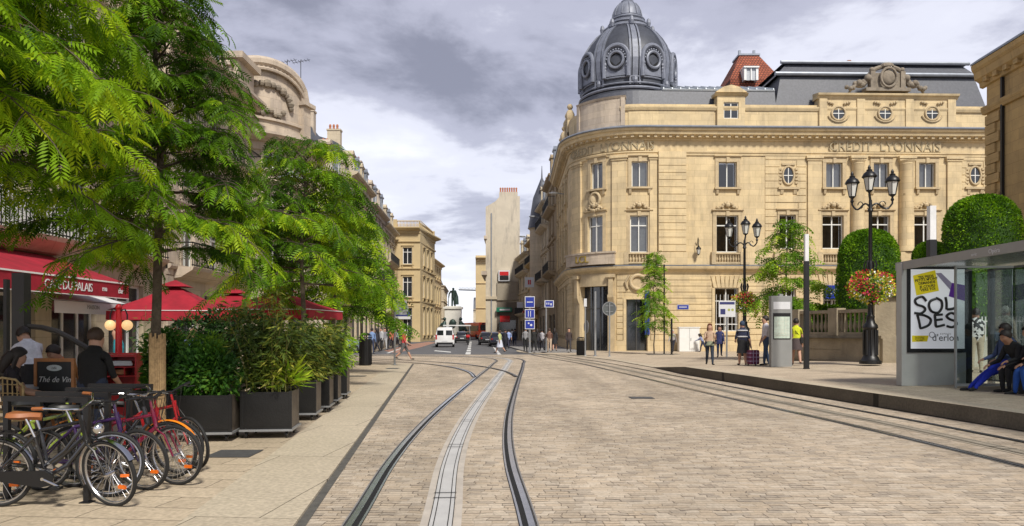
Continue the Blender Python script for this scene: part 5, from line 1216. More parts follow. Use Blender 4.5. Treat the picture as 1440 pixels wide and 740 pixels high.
planter('last planter of the row, a black box with yellow green bamboo', fx(486, 17.0), 17.0, .69, .58, 'young', 7)
# slender bush seen left of the wrapped trunk
r = thing('potted_bush', 'tall loose leafy bush left of the wrapped tree trunk', 'bush', (fx(212, 14.2), 14.6, .03))
m = MB(); m.lathe([(.2, 0), (.26, .5), (.28, .5), (.26, .47), (.05, .45)], 18); m.build('pot', BOXM, r); bamboo(r, 16, .3, 1.5, .45, LEAF_S, 9, leaf=.11, dens=24)
r = thing('potted_bush', 'dark leafy bush under the red parasols behind the laurel planters', 'bush', (fx(290, 15), 16.2, .03))
m = MB(); m.lathe([(.3, 0), (.36, .5), (.38, .5), (.36, .47), (.05, .45)], 18); m.build('pot', BOXM, r); bush('foliage', r, 5000, (0, 0, 1.3), (1.3, .7, .75), .12, .3, LEAF_K, 14, lumps=12)

# clipped domes and hedges of the theatre garden
def topiary(label, px0, px1, py0, D, zb=.5, seed=0, name='clipped_yew', tp=1.0):
    c = P3((px0 + px1) / 2, py0, D); r_ = (px1 - px0) / 2 / FP * D; zt = c.z; h = zt - zb
    root = thing(name, label, 'topiary', (c.x, D, zb)); n = int(7000 * r_ * h / 4) + 7000
    t = RNG.random(n) ** .9; a = RNG.uniform(0, 2 * math.pi, n); hz = h * t
    dome = r_ * 1.15; rr = np.where(hz < h - dome, r_ * (1.10 - .10 * hz / (h - dome)), r_ * np.sqrt(np.clip(1 - ((hz - (h - dome)) / dome) ** 2.4, 0, 1)))
    m2 = n // 3; a2 = RNG.uniform(0, 2 * math.pi, m2); q = np.sqrt(RNG.random(m2)); rr2 = r_ * q; hz2 = (h - dome) + dome * (1 - q ** 2.4) ** (1 / 2.4)
    rr = np.concatenate([rr, rr2]); a = np.concatenate([a, a2]); hz = np.concatenate([hz, hz2])
    wob = 1 + .025 * np.sin(a * 5 + hz * 2 + seed) + .015 * np.sin(a * 11 + hz * 5); rr = rr * wob * RNG.uniform(.965, 1.01, len(rr))
    P = np.stack([rr * np.cos(a), rr * np.sin(a), hz], 1); out = np.stack([np.cos(a), np.sin(a), .6 * np.ones(len(a))], 1)
    V, FF = leafquads(P, .085, .5, out=out, droop=0, jit=1.1)
    to = np.clip(.45 + .14 * (np.sin(a * 7 + seed) + np.sin(hz * 5 + a * 3)) + RNG.normal(0, .22, len(P)), 0, 1)
    np_mesh('foliage', V, FF, LEAF_H, root, np.repeat(to, 4))
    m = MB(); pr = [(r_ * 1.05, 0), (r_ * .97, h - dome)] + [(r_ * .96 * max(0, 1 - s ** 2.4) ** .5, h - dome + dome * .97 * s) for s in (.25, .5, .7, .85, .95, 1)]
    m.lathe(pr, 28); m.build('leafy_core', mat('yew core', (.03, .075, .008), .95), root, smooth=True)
topiary('tall dome clipped yew behind the street lamp', 1182, 1259, 324, 31, .5, 1)
topiary('large dome clipped yew at the right above the tram shelter', 1333, 1428, 276, 27, .5, 2)
topiary('small round yew between the two tall clipped domes', 1286, 1332, 341, 33, .5, 3)
def hedge(label, x0, x1, y0, y1, z0, z1, m_, n, seed=0, size=.12, name='hedge', cat='hedge'):
    root = thing(name, label, cat, ((x0 + x1) / 2, (y0 + y1) / 2, z0)); a, b, c = (x1 - x0) / 2, (y1 - y0) / 2, z1 - z0
    P = RNG.uniform(-1, 1, (n, 3)) * np.array([a, b, 0]) + np.array([0, 0, 1]) * RNG.uniform(0, c, n)[:, None]
    k = RNG.integers(0, 3, n); P[:, 1] = np.where(k == 0, -b * RNG.uniform(.93, 1.02, n), P[:, 1]); P[:, 0] = np.where(k == 1, -a * RNG.uniform(.95, 1.02, n), P[:, 0]); P[:, 2] = np.where(k == 2, c * RNG.uniform(.94, 1.03, n), P[:, 2])
    V, FF = leafquads(P, size, .5, droop=.1); to = np.clip(.4 + .16 * (np.sin(P[:, 0] * 3 + seed) + np.sin(P[:, 2] * 4)) + RNG.normal(0, .2, n), 0, 1)
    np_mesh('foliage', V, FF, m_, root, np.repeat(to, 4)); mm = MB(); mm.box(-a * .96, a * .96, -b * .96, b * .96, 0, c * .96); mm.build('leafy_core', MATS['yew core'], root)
hedge('dark hedge filling the view through the tram shelter glass', 14.0, 21.6, 24.4, 25.6, .5, 3.6, LEAF_H, 14000, 1)
hedge('low hedge behind the stone balustrade of the stair', 12.6, 15.5, 33.5, 34.6, .5, 2.7, LEAF_H, 5000, 2)

# flower balls on the two lamp posts
FLM = [LEAF_Y, mat('red petals', (.60, .012, .04), .6), mat('yellow petals', (.70, .55, .04), .6), mat('white petals', (.8, .8, .74), .6), mat('magenta petals', (.65, .04, .20), .6)]
def flower_ball(parent, label, loc, r, seed, n=3200):
    root = thing('flower_basket', label, 'flower basket', loc, group='flower baskets on the lamp posts'); rg = np.random.default_rng(seed)
    d = rg.normal(0, 1, (n, 3)); d /= np.linalg.norm(d, axis=1, keepdims=True); lump = 1 + .10 * np.sin(d[:, 0] * 5 + seed) * np.sin(d[:, 2] * 6)
    P = d * (r * lump * rg.uniform(.72, 1.02, n))[:, None] * np.array([1.12, 1.12, .82]); V, FF = leafquads(P, .07, .7, out=d, droop=.1, jit=.8)
    ang = np.arctan2(d[:, 1], d[:, 0]); reg = np.sin(ang * 2.5 + seed * 1.3 + 2 * d[:, 2]) + .6 * d[:, 2] + rg.normal(0, .45, n)
    mi = np.where(rg.random(n) < .42, 0, np.where(reg > .55, 1, np.where(reg > .15, 4, np.where(reg > -.45, 2, np.where(rg.random(n) < .6, 3, 2)))))
    np_mesh('blossom', V, FF, FLM, root, np.repeat(rg.uniform(.2, 1, n), 4), mi)
    m = MB(); m.lathe([(.1, -r * .7), (r * .55, -r * .5), (r * .7, 0), (r * .5, r * .4), (.1, r * .55)], 18); m.build('basket', MATS['yew core'], root); return root
# ================================================================== street furniture
LAMPG = mat('frosted lantern glass', (.62, .62, .58), .25, spec=.6, var=.05)
GLOBE = mat('lit globe', (.9, .6, .3), .3, emit=((1, .62, .28), .3))
PINKG = mat('globe rim', (.9, .7, .5), .3)
BLUE = mat('sign blue', (.012, .03, .28), .4, var=.04); WSIGN = mat('sign white', (.62, .63, .65), .4, var=.03)
GREEN = mat('sign green', (.01, .16, .09), .4); REDP = mat('red paint', (.5, .012, .015), .35, var=.06); YEL = mat('yellow paper', (.85, .70, .01), .6, var=.03)
PURP = mat('purple paint', (.10, .015, .28), .5); STEEL = mat('galvanised steel', (.30, .31, .32), .5, metal=.5, var=.1); GREYP = mat('grey powder coat', (.24, .245, .24), .45, var=.06)
BRONZE = mat('green bronze', (.035, .06, .052), .5, metal=.5, var=.3, scale=3)
WALLST = mat('weathered wall stone', (.34, .285, .20), .9, var=.2, scale=1.5, bump=.5, bscale=10, stain=.85)
def lantern(m, mg, c, s=1.0):
    """m black metal, mg glass; c = foot of the lantern"""
    x, y, z = c
    m.lathe([(.03 * s, -.12 * s), (.05 * s, -.05 * s), (.12 * s, 0), (.13 * s, .03 * s)], 8, c)
    mg.lathe([(.125 * s, .03 * s), (.215 * s, .52 * s)], 6, c)
    for k in range(6):
        a = 2 * math.pi * k / 6; m.tube([(x + .128 * s * math.cos(a), y + .128 * s * math.sin(a), z + .03 * s), (x + .22 * s * math.cos(a), y + .22 * s * math.sin(a), z + .52 * s)], .014 * s, 4)
    m.lathe([(.23 * s, .50 * s), (.27 * s, .53 * s), (.27 * s, .56 * s), (.20 * s, .68 * s), (.10 * s, .76 * s), (.11 * s, .80 * s), (.05 * s, .84 * s), (.06 * s, .9 * s), (.01, 1.0 * s)], 12, c)
def candelabra(label, px, D, z0, h, seed, sc=1.0, rot=0):
    r = thing('street_lamp', label, 'street lamp', (fx(px, D), D, z0), R(rot), 'three armed lamp posts on the square')
    m = MB(); m.lathe([(.34, 0), (.34, .10), (.28, .14), (.25, .22), (.22, .26), (.20, 1.15), (.235, 1.2), (.22, 1.28), (.15, 1.36), (.12, 1.5), (.14, 1.56), (.09, 1.62), (.075, 1.9), (.10, 1.95), (.07, 2.05), (.055, h - 1.55), (.09, h - 1.5), (.06, h - 1.4), (.05, h - 1.15)], 16)
    for k in range(10): a = 2 * math.pi * k / 10; m.box(.215 * math.cos(a) - .02, .215 * math.cos(a) + .02, .215 * math.sin(a) - .02, .215 * math.sin(a) + .02, .3, 1.12)
    m.lathe([(.05, h - 3.75), (.12, h - 3.6), (.07, h - 3.45), (.1, h - 3.3), (.05, h - 3.1)], 12)
    for k in range(4): a = .6 + math.pi / 2 * k; m.tube([(0, 0, h - 3.45), (.16 * math.cos(a), .16 * math.sin(a), h - 3.5), (.22 * math.cos(a), .22 * math.sin(a), h - 3.3), (.17 * math.cos(a), .17 * math.sin(a), h - 3.15)], .025, 6)
    m.build('column', BLACK, r, smooth=True)
    for (ax, ay, hl) in ((.70, -.05, h - 1.0), (-.50, .22, h - 1.02), (-.06, -.05, h - .86)):
        m = MB(); mg = MB(); L_ = math.hypot(ax, ay)
        if L_ > .2:
            pts = []
            for t in range(11): s = t / 10; pts.append((ax * s, ay * s, h - 1.42 + .16 * math.sin(s * 6.0) * (1 - .3 * s) + .18 * s * s))
            m.tube(pts + [(ax, ay, hl - .12)], .03, 7)
            m.tube([(ax * (.55 + .14 * math.cos(t)), ay * (.55 + .14 * math.cos(t)), h - 1.30 + .11 * math.sin(t)) for t in [k * .55 for k in range(10)]], .016, 5)
            m.ball((ax, ay, hl - .14), .06, 7)
        else: m.tube([(0, 0, h - 1.2), (ax, ay, hl - .1)], .04, 7)
        lantern(m, mg, (ax, ay, hl), .86); a_ = m.build('lamp_arm', BLACK, r, smooth=True); mg.build('lantern_glass', LAMPG, a_)
    return r
L1 = candelabra('tall black lamp post with three lanterns in front of the stone stair wall', 1224, 24.6, .5, 6.55, 1)
L2 = candelabra('black three armed lamp post in front of the barred bank window', 1047, 34.5, .42, 6.5, 2, rot=180)
flower_ball(None, 'ball of red, yellow and white flowers on the lamp post by the shelter', (fx(1225.5, 24.55), 24.55, ZY(404, 24.55)), .66, 1)
flower_ball(None, 'ball of orange, yellow and white flowers on the lamp post by the bank', (fx(1047, 34.45), 34.45, ZY(425, 34.45)), .58, 4, 2600)
# light columns
def ledpole(label, px, D, z0, h, w_):
    r = thing('light_column', label, 'light column', (fx(px, D), D, z0), 0, 'square light columns by the tram stop')
    m = MB(); m.box(-w_ / 2, w_ / 2, -w_ / 2, w_ / 2, 0, h * .8, bev=.006); m.box(-w_ / 2 - .01, w_ / 2 + .01, -w_ / 2 - .01, w_ / 2 + .01, 0, .03); m.build('shaft', BLACK, r)
    m = MB(); m.box(-w_ / 2 + .01, w_ / 2 - .01, -w_ / 2 + .01, w_ / 2 - .01, h * .8 + .001, h, bev=.006); m.build('light_box', mat('opal light box', (.66, .66, .66), .3, emit=((1, .97, .9), .03)), r)
g = G(1134, 519); ledpole('slim black square light column beside the map kiosk', 1134, g.y, g.z, 4.3, .14)
ledpole('wide black square light column with white top rising behind the tram shelter', 1310, 19.2, .45, 4.35, .18)
# map kiosk
g = G(1097.5, 516); r = thing('map_kiosk', 'grey slab kiosk with a green city map on the tram platform', 'information kiosk', (g.x, g.y, g.z), R(3))
m = MB(); m.box(-.36, .36, -.11, .11, 0, 2.4, bev=.012); m.box(-.06, .06, -.07, .07, 2.4, 2.47); m.build('body', GREYP, r)
m = MB(); m.box(-.29, .29, -.118, -.111, 1.95, 2.2); m.build('header_sign', WSIGN, r)
m = MB(); m.box(-.30, .30, -.118, -.111, .93, 1.82); f_ = m.build('map_frame', BLACK, r)
m = MB(); m.box(-.27, .27, -.124, -.119, .97, 1.70); p_ = m.build('map_sheet', mat('map paper', (.46, .55, .47), .3, coat=.5, var=.25, scale=5), f_)
m = MB(); rr = random.Random(4)
for k in range(16):
    x = rr.uniform(-.25, .25); z = rr.uniform(1.0, 1.66); 
    if k % 2: m.box(x - .004, x + .004, -.128, -.125, 1.12, 1.68)
    else: m.box(-.25, .25, -.131, -.1285, z - .003, z + .003)
m.build('map_streets', mat('map streets', (.70, .70, .60), .5), f_)
# litter bins, sign posts
def bin_(label, px, py, w_=.42, h=1.15):
    g = G(px, py, .03); r = thing('litter_bin', label, 'litter bin', g)
    m = MB(); m.lathe([(w_ * .42, 0), (w_ * .48, .04), (w_ * .5, h * .8), (w_ * .5, h * .82)], 20)
    for k in range(20): a = 2 * math.pi * k / 20; m.tube([(w_ * .5 * math.cos(a), w_ * .5 * math.sin(a), .05), (w_ * .5 * math.cos(a), w_ * .5 * math.sin(a), h * .8)], .012, 4)
    m.build('body', BLACK, r)
    m = MB(); m.torus((0, 0, h * .86), w_ * .5, .03, 'z', 24, 6); m.lathe([(w_ * .5, h * .93), (w_ * .3, h), (.02, h * 1.01)], 20)
    for k in range(4): a = math.pi / 2 * k + .4; m.tube([(w_ * .46 * math.cos(a), w_ * .46 * math.sin(a), h * .8), (w_ * .46 * math.cos(a), w_ * .46 * math.sin(a), h * .95)], .015, 4)
    m.build('lid', BLACK, r, smooth=True)
bin_('black litter bin beside the far left tree stem', 514, 514, .55, 1.45); bin_('black litter bin at the corner of the bank entrance', 817, 500, .55, 1.15)
def post(label, px, py, ytop, rad=.035, cat='post', nm='metal_post', m_=None, z=None):
    g = G(px, py) if z is None else G(px, py, z); h = ZY(ytop, g.y) - g.z; r = thing(nm, label, cat, g)
    m = MB(); m.tube([(0, 0, 0), (0, 0, h)], rad, 10); m.lathe([(rad * 2, 0), (rad * 1.6, .03), (rad, .05)], 12); m.build('pole', m_ or STEEL, r, smooth=True); return r, g, h
r, g, h = post('grey post with a round traffic sign turned edge on, by the bank door', 823, 500.5, 420, .05, 'traffic sign', 'traffic_sign')
m = MB(); m.ext([(.06 + .03 * math.cos(t), .34 * math.cos(t) - .0, h - 1.75 + .42 * math.sin(t)) for t in [2 * math.pi * k / 24 for k in range(24)]], (.02, 0, 0)); o = m.build('sign_disc', STEEL, r); o.rotation_euler = (0, 0, R(25))
m = MB(); m.box(-.09, .09, -.08, -.05, h - .5, h); m.build('sign_plate', WSIGN, r)
r, g, h = post('thick pale post in front of the bank door', 837, 501, 410, .07)
r, g, h = post('post carrying a dark round sign seen from behind, by the bank door', 857, 501.5, 426, .05, 'traffic sign', 'traffic_sign')
m = MB(); m.disc((0, .03, h - .35), .40, 'y', 28, .02); o = m.build('sign_disc', mat('sign back', (.09, .10, .10), .5), r)
m = MB(); m.torus((0, .03, h - .35), .40, .025, 'y', 28, 6); m.box(-.22, .22, .0, .028, h - .2, h - .16); m.box(-.22, .22, .0, .028, h - .55, h - .51); m.build('sign_rim', STEEL, r)
r, g, h = post('bare metal post with a small grey panel at the crossing, left of the rails', 555, 513, 412, .045, 'traffic sign', 'traffic_sign', z=.03)
m = MB(); m.ext([(.02, -.02, h - 1.0), (.5, .2, h - 1.0), (.6, .25, h - .7), (.5, .2, h - .35), (.02, -.02, h - .35)], (.01, -.02, 0)); m.build('sign_panel', STEEL, r)
r, g, h = post('pole with three stacked blue and white signs beside the walking group', 745, 496, 416, .06, 'traffic sign', 'direction_sign', z=.11)
for k, (y0, y1) in enumerate(((417, 433), (435, 448), (450, 463))):
    z1, z0 = ZY(y0, g.y) - g.z, ZY(y1, g.y) - g.z; m = MB(); m.box(-.33, .33, -.1, -.07, z0, z1); o = m.build('sign_panel', WSIGN, r); m = MB(); m.box(-.29, .29, -.11, -.101, z0 + .05, z1 - .05); m.build('blue_field', BLUE, o)
    m = MB()
    if k == 0: m.box(-.2, .2, -.118, -.111, (z0 + z1) / 2 - .03, (z0 + z1) / 2 + .03)
    elif k == 1: m.box(.03, .07, -.118, -.111, z0 + .12, z1 - .12); m.box(-.12, -.08, -.118, -.111, z0 + .12, z1 - .12)
    else: m.ball((-.08, -.112, (z0 + z1) / 2 + .08), .06, 6, sq=(1, .1, 1)); m.ball((.09, -.112, (z0 + z1) / 2 - .04), .08, 6, sq=(1, .1, 1))
    m.build('sign_mark', WSIGN, o)
r, g, h = post('pole with one wide blue sign on its right, against the bank side wing', 768, 494, 424, .05, 'traffic sign', 'direction_sign', z=.11)
z1, z0 = ZY(422.5, g.y) - g.z, ZY(432.5, g.y) - g.z; m = MB(); m.box(-.12, .55, -.1, -.07, z0, z1); o = m.build('sign_panel', WSIGN, r); m = MB(); m.box(-.06, .49, -.11, -.101, z0 + .05, z1 - .05); m.build('blue_field', BLUE, o)
m = MB(); m.box(.02, .08, -.118, -.111, z0 + .2, z0 + .35); m.box(.16, .22, -.118, -.111, z0 + .2, z0 + .35); m.box(.3, .4, -.118, -.111, z0 + .15, z0 + .3); m.build('sign_mark', WSIGN, o)
# utility cabinet, black posts by the slim tree, wall plates, lantern
g = G(960, 493.5); r = thing('utility_cabinet', 'white street cabinet against the bank wall', 'utility cabinet', (g.x, min(g.y, 55.2), g.z)); m = MB(); m.box(-.75, .75, -.3, .3, 0, 1.75, bev=.03); m.box(-.8, .8, -.34, .34, 1.75, 1.82); m.build('body', WHITE, r); m = MB(); m.box(-.01, .01, -.306, -.3005, .1, 1.7); m.box(.08, .12, -.32, -.301, .8, 1.0); m.build('door_seam', GREYP, r)
g = G(945, 498.5); r, g, h = post('short dark post right of the slim young tree', 944.5, 499, 448, .06, m_=BLACK)
r, g, h = post('tall thin dark pole just left of the short dark post', 934, 498, 372, .05, m_=BLACK)
r, g, h = post('low black bollard by the bank wall, left of the striped shirt woman', 1020, 492.5, 476, .09, 'bollard', 'bollard', BLACK)
m = MB(); u = U(980); zc = F.z(352, u); p0 = Vector(F.map(u, .0, zc)); mg = MB(); c = p0 + Vector((0, -.42, -.35)); lantern(m, mg, c, .75)
m.tube([p0 + Vector((0, 0, .35)), p0 + Vector((0, -.3, .9)), p0 + Vector((0, -.5, .7)), c + Vector((0, 0, .7))], .03, 6)
r = thing('wall_lantern', 'black lantern on a curled bracket between the bank windows', 'wall lantern', (0, 0, 0)); o = m.build('bracket', BLACK, r, smooth=True); mg.build('lantern_glass', LAMPG, o)
r = thing('street_plate', 'small dark blue street name plate on the bank wall', 'street sign'); m = MB(); u = U(960); z = F.z(432, u); F.box(m, u - .42, u + .42, .06, .1, z - .15, z + .15); m.build('plate', BLUE, r); m = MB(); F.box(m, u - .45, u + .45, .05, .09, z - .18, z + .18); m.build('plate_border', WSIGN, r)
m = MB(); F.box(m, u - .3, u + .3, .1, .104, z - .03, z + .03); m.build('sign_mark', WSIGN, r)
g = P3(1022, 455, 33.2); r = thing('stop_board', 'white tram notice board on a thin post below the barred window', 'notice board', (g.x, 33.2, .42))
m = MB(); m.tube([(0, 0, 0), (0, 0, 2.5)], .04, 8); m.build('pole', STEEL, r); m = MB(); m.box(-.37, .37, -.06, -.02, 1.78, 2.5, bev=.01); o = m.build('board', WSIGN, r)
m = MB(); m.box(-.33, .33, -.066, -.061, 2.34, 2.45); m.box(-.30, -.08, -.066, -.061, 1.9, 2.14); m.build('board_field', mat('dark blue ink', (.03, .035, .14), .5), o)
m = MB(); m.ball((.08, -.063, 2.1), .06, 8, sq=(1, .05, 1)); m.ball((.24, -.063, 2.1), .06, 8, sq=(1, .05, 1)); m.build('board_symbol', mat('olive ink', (.35, .38, .10), .5), o)
r = thing('bank_sign', 'small blue projecting bank sign with white letters near the clipped yews', 'sign'); u = U(1171); z = F.z(411, u); m = MB(); F.box(m, u - .65, u + .65, .1, .3, z - .5, z + .5); m.build('panel', BLUE, r)
vs, fs = text_mesh('LCL', .62, .01); m = MB(); m.add([F.map(u + .1 + v[0], .315 - v[1], v[2] + z + .02) for v in vs], fs); m.build('lettering', WSIGN, r)
r = thing('bank_banner', 'vertical blue bank sign on the side of the second doorway', 'sign'); u = U(909.5); m = MB(); F.box(m, u - .18, u + .18, .12, .22, 1.3, 4.6); m.build('panel', BLUE, r)
vs, fs = text_mesh('LCL', .42, .01); m = MB(); m.add([F.map(u + v[2] * .8, .23 - v[1], -v[0] * 1.2 + 2.9) for v in vs], fs); m.build('lettering', WSIGN, r)
# stone stair wall with balustrade
r = thing('stair_wall', 'weathered stone balustrade wall behind the tall lamp post', 'stone wall')
FW = Fac([('L', (fx(1096, 31), 31), (fx(1262, 25.6), 25.6)), ('L', (fx(1262, 25.6), 25.6), (fx(1262, 25.6) + .9, 27.5))])
L0 = 6.6 if FW.len > 6.7 else FW.len; W1 = (Vector((fx(1096, 31), 31)) - Vector((fx(1262, 25.6), 25.6))).length
m = MB(); FW.box(m, 0, W1, -.45, 0, .2, 1.32); FW.rustic(m, 0, W1, .45, 1.3, .42, .03, .025); FW.box(m, 0, W1, -.5, .08, 1.32, 1.42); m.build('base_wall', WALLST, r)
m = MB(); balustrade(FW, m, 0, W1 - .5, 1.42, 2.38, n=-.2, d=.3, sp=.2); m.build('balustrade', WALLST, r)
m = MB()
for u in (.9, 2.9, 4.9): FW.box(m, u - .22, u + .22, -.42, .03, 1.42, 2.45)
m.build('pier', WALLST, r)
m = MB(); FW.box(m, W1 - .95, W1 + .1, -.7, .1, .2, 2.75); FW.box(m, W1 - 1.05, W1 + .2, -.8, .18, 2.75, 2.9); m.build('end_pier', WALLST, r)
r = thing('stone_steps', 'pale stone steps seen through the shelter behind the patterned shirt', 'steps', (fx(1372, 22.5), 22.6, .5)); m = MB()
for k in range(6): m.box(-.6, 2.0, k * .32, 1.95, k * .15 + (.002 if k else 0), k * .15 + .15)
m.build('treads', mat('pale step stone', (.50, .47, .40), .8, var=.1), r)
r = thing('picket_fence', 'low pale picket railing before the hedge, seen through the shelter', 'fence', (fx(1340, 24), 24.1, 1.1)); m = MB()
for k in range(26): m.box(k * .11, k * .11 + .035, 0, .03, 0, .95)
m.box(0, 2.9, -.01, 0, .2, .24); m.box(0, 2.9, -.01, 0, .78, .82); m.build('pickets', FRAME, r); m = MB(); m.box(-.3, 3.2, -.1, .14, -.62, 0); m.build('plinth', WALLST, r)

# ------------------------------------------------------------------ tram shelter
zs_ = .37; r = thing('tram_shelter', 'grey steel and glass tram shelter with poster panel at the right edge', 'tram shelter', (0, 0, 0))
m = MB(); m.box(8.86, 10.33, 16.98, 17.22, .34, 3.14, bev=.01); m.build('end_panel', mat('pale grey steel panel', (.42, .425, .41), .45, var=.06), r)
m = MB(); m.box(8.98, 10.34, 16.95, 16.978, 1.10, 3.05); pf = m.build('poster_frame', BLACK, r)
m = MB(); m.box(9.05, 10.27, 16.94, 16.949, 1.19, 2.99); m.build('poster_sheet', mat('poster paper', (.74, .75, .80), .4, var=.02, emit=((.9, .92, 1), .08)), pf)
def S2(u, v, d=0): return (9.05 + u * 1.22, 16.936 - d, 1.19 + v * 1.80)
INK = mat('black ink', (.012, .012, .014), .5)
for nm, mm_, pts in (('yellow_note', YEL, [(.035, .92), (.45, .99), (.52, .73), (.10, .67)]), ('purple_card', PURP, [(.76, .83), (1.0, .80), (1.0, .60), (.70, .66)]), ('drawn_arm', mat('lilac ink', (.28, .25, .38), .6), [(.46, .95), (.56, .955), (.80, .80), (.73, .74)]), ('yellow_patch', YEL, [(.02, .165), (.33, .165), (.30, .09), (.02, .085)])):
    m = MB(); m.add([S2(a, b, .001 if nm != 'drawn_arm' else .0005) for a, b in pts], [(0, 1, 2, 3)]); m.build(nm, mm_, pf)
def stroke(m, pts, rad, d=.002):
    n = []
    P_ = [Vector((*p, 0)) for p in pts]
    for i in range(len(P_) - 1):
        a, b_, c, e = P_[max(i - 1, 0)], P_[i], P_[i + 1], P_[min(i + 2, len(P_) - 1)]
        for k in range(6): t = k / 6; n.append(.5 * ((2 * b_) + (c - a) * t + (2 * a - 5 * b_ + 4 * c - e) * t * t + (3 * b_ - a - 3 * c + e) * t ** 3))
    n.append(P_[-1]); vs = []
    m.tube([Vector(S2(q.x, q.y, d)) for q in n], rad, 6)
m = MB(); k_ = .030
stroke(m, [(.28, .60), (.20, .655), (.08, .62), (.10, .56), (.22, .53), (.26, .49), (.18, .445), (.06, .45)], k_)
stroke(m, [(.46, .63), (.36, .60), (.33, .54), (.38, .47), (.50, .455), (.57, .52), (.56, .60), (.46, .64)], k_)
stroke(m, [(.64, .65), (.66, .58), (.66, .50), (.67, .495), (.76, .50), (.84, .52)], k_)
stroke(m, [(.12, .42), (.15, .34), (.17, .265)], k_); stroke(m, [(.10, .43), (.24, .42), (.36, .37), (.33, .30), (.20, .26), (.16, .265)], k_)
stroke(m, [(.58, .43), (.46, .425), (.44, .42), (.45, .35), (.46, .285), (.50, .28), (.62, .30)], k_); stroke(m, [(.46, .36), (.58, .37)], k_)
stroke(m, [(.82, .43), (.74, .45), (.66, .41), (.72, .37), (.82, .345), (.84, .305), (.76, .27), (.66, .285)], k_)
m.build('hand_lettering', INK, pf)
m = MB()
for i, (t, v) in enumerate((('TES PIEDS', .905), ('PETITS M\'ONT', .87), ('DEMANDE', .83), ('JE COURS', .785), ('VERS TOI', .745))): 
    q = S2(.275 + .01 * i, v, .003); letter(m, t, .082, Matrix.Translation(q) @ Matrix.Rotation(R(-7), 4, 'Y'), .001, offset=.0015)
q = S2(.64, .135, .003); letter(m, "d'erlon", .215, Matrix.Translation(q), .001); q = S2(.64, .185, .003); letter(m, 'E S P A C E', .05, Matrix.Translation(q), .001)
for v, t in ((.146, 'Des boutiques'), (.124, 'qui ont la taille'), (.103, 'des soldes')): letter(m, t, .036, Matrix.Translation(S2(.16, v, .003)), .001)
m.tube([Vector(S2(.39 + .05 * math.cos(t), .175 + .034 * math.sin(t), .002)) for t in [2 * math.pi * k / 16 for k in range(16)]], .006, 4, closed=True); m.build('printed_lettering', INK, pf)
m = MB(); m.box(8.93, 11.25, 8.5, 17.3, 3.05, 3.13); m.build('roof', glass_mat('light-passing roof sheet', (.62, .66, .66), .12, .25), r)  # roof made see-through to let more light into the shelter
m = MB(); m.box(8.88, 8.928, 8.5, 17.3, 2.99, 3.17); fa = m.build('fascia', mat('fascia aluminium', (.33, .33, .33), .4, metal=.3, var=.05), r)
wordmesh(fa, 'Opéra', .125, (8.877, 13.75, 3.07), R(-90), WSIGN, .003); wordmesh(fa, 'arrêt', .085, (8.877, 14.35, 3.06), R(-90), WSIGN, .003)
for (x, y) in ((10.42, 17.05), (10.85, 16.9), (10.85, 14.6), (10.85, 12.2), (10.85, 9.8)): m = MB(); m.box(x - .055, x + .055, y - .055, y + .055, .36, 3.0); m.build('post', mat('dark grey steel', (.03, .032, .034), .4, metal=.3), r)
for (y0, y1) in ((14.7, 16.8), (12.3, 14.5), (9.9, 12.1)): m = MB(); m.box(10.84, 10.855, y0, y1, .5, 2.95); g_ = m.build('glass_panel', GLASSC, r); m = MB(); m.box(10.83, 10.87, y0, y1, 2.95, 2.995); m.box(10.83, 10.87, y0, y1, .46, .499); m.build('glass_frame', STEEL, g_)
m = MB(); m.box(9.57, 10.8, 16.10, 16.115, .46, 2.95); g_ = m.build('glass_panel', GLASSC, r); m = MB(); m.box(9.55, 9.585, 16.08, 16.13, .36, 3.0); m.box(9.585, 10.82, 16.09, 16.12, .40, .459); m.box(9.585, 10.82, 16.09, 16.12, 2.951, 2.995); m.build('glass_frame', STEEL, g_)
m = MB()
for y in (15.2, 13.6, 12.0): m.box(10.2, 10.6, y - .03, y + .03, .36, .80)
m.build('bench_leg', mat('dark grey steel', (.05, .05, .05)), r); m = MB(); m.box(10.15, 10.65, 11.6, 15.75, .80, .84, bev=.01); m.build('bench_seat', STEEL, r)

# ------------------------------------------------------------------ signs and lamps on the far facades
def arm_lamp(label, px, py, D, dx, parent=None):
    p = P3(px, py, D); r = thing('facade_lamp', label, 'street lamp', p, group='arm lamps on the right hand facades'); m = MB(); m.tube([(dx, 0, -.9), (dx * .95, 0, -.45), (dx * .5, 0, -.08), (0, 0, 0)], .045, 6); m.build('arm', STEEL, r, smooth=True)
    m = MB(); m.ball((-.25, 0, .02), .45, 10, sq=(1, .4, .26)); m.build('lamp_head', LAMPG if px > 780 else STEEL, r, smooth=True)
arm_lamp('curved arm lamp on the bank side wing, the highest of the three', 783, 272, 66, 1.6); arm_lamp('long arm lamp below the slate turret, middle of the three', 752, 305, 88, 1.4); arm_lamp('small arm lamp low on the facades, farthest of the three', 737, 333, 100, 1.3)
r = thing('projecting_sign', 'square red and black bank sign high on the blank gable', 'sign'); a, c = P3(701, 395.5, 115.6), P3(717, 380.5, 115.6); m = MB(); m.box(a.x, c.x, 115.4, 115.9, a.z, c.z); m.build('sign_case', WSIGN, r)
m = MB(); m.box(a.x + .2, c.x - .2, 115.3, 115.39, (a.z + c.z) / 2 + .05, c.z - .2); m.build('red_field', REDP, r); m = MB(); m.box(a.x + .2, c.x - .2, 115.3, 115.39, a.z + .2, (a.z + c.z) / 2 - .05); m.build('black_field', BLACK, r)
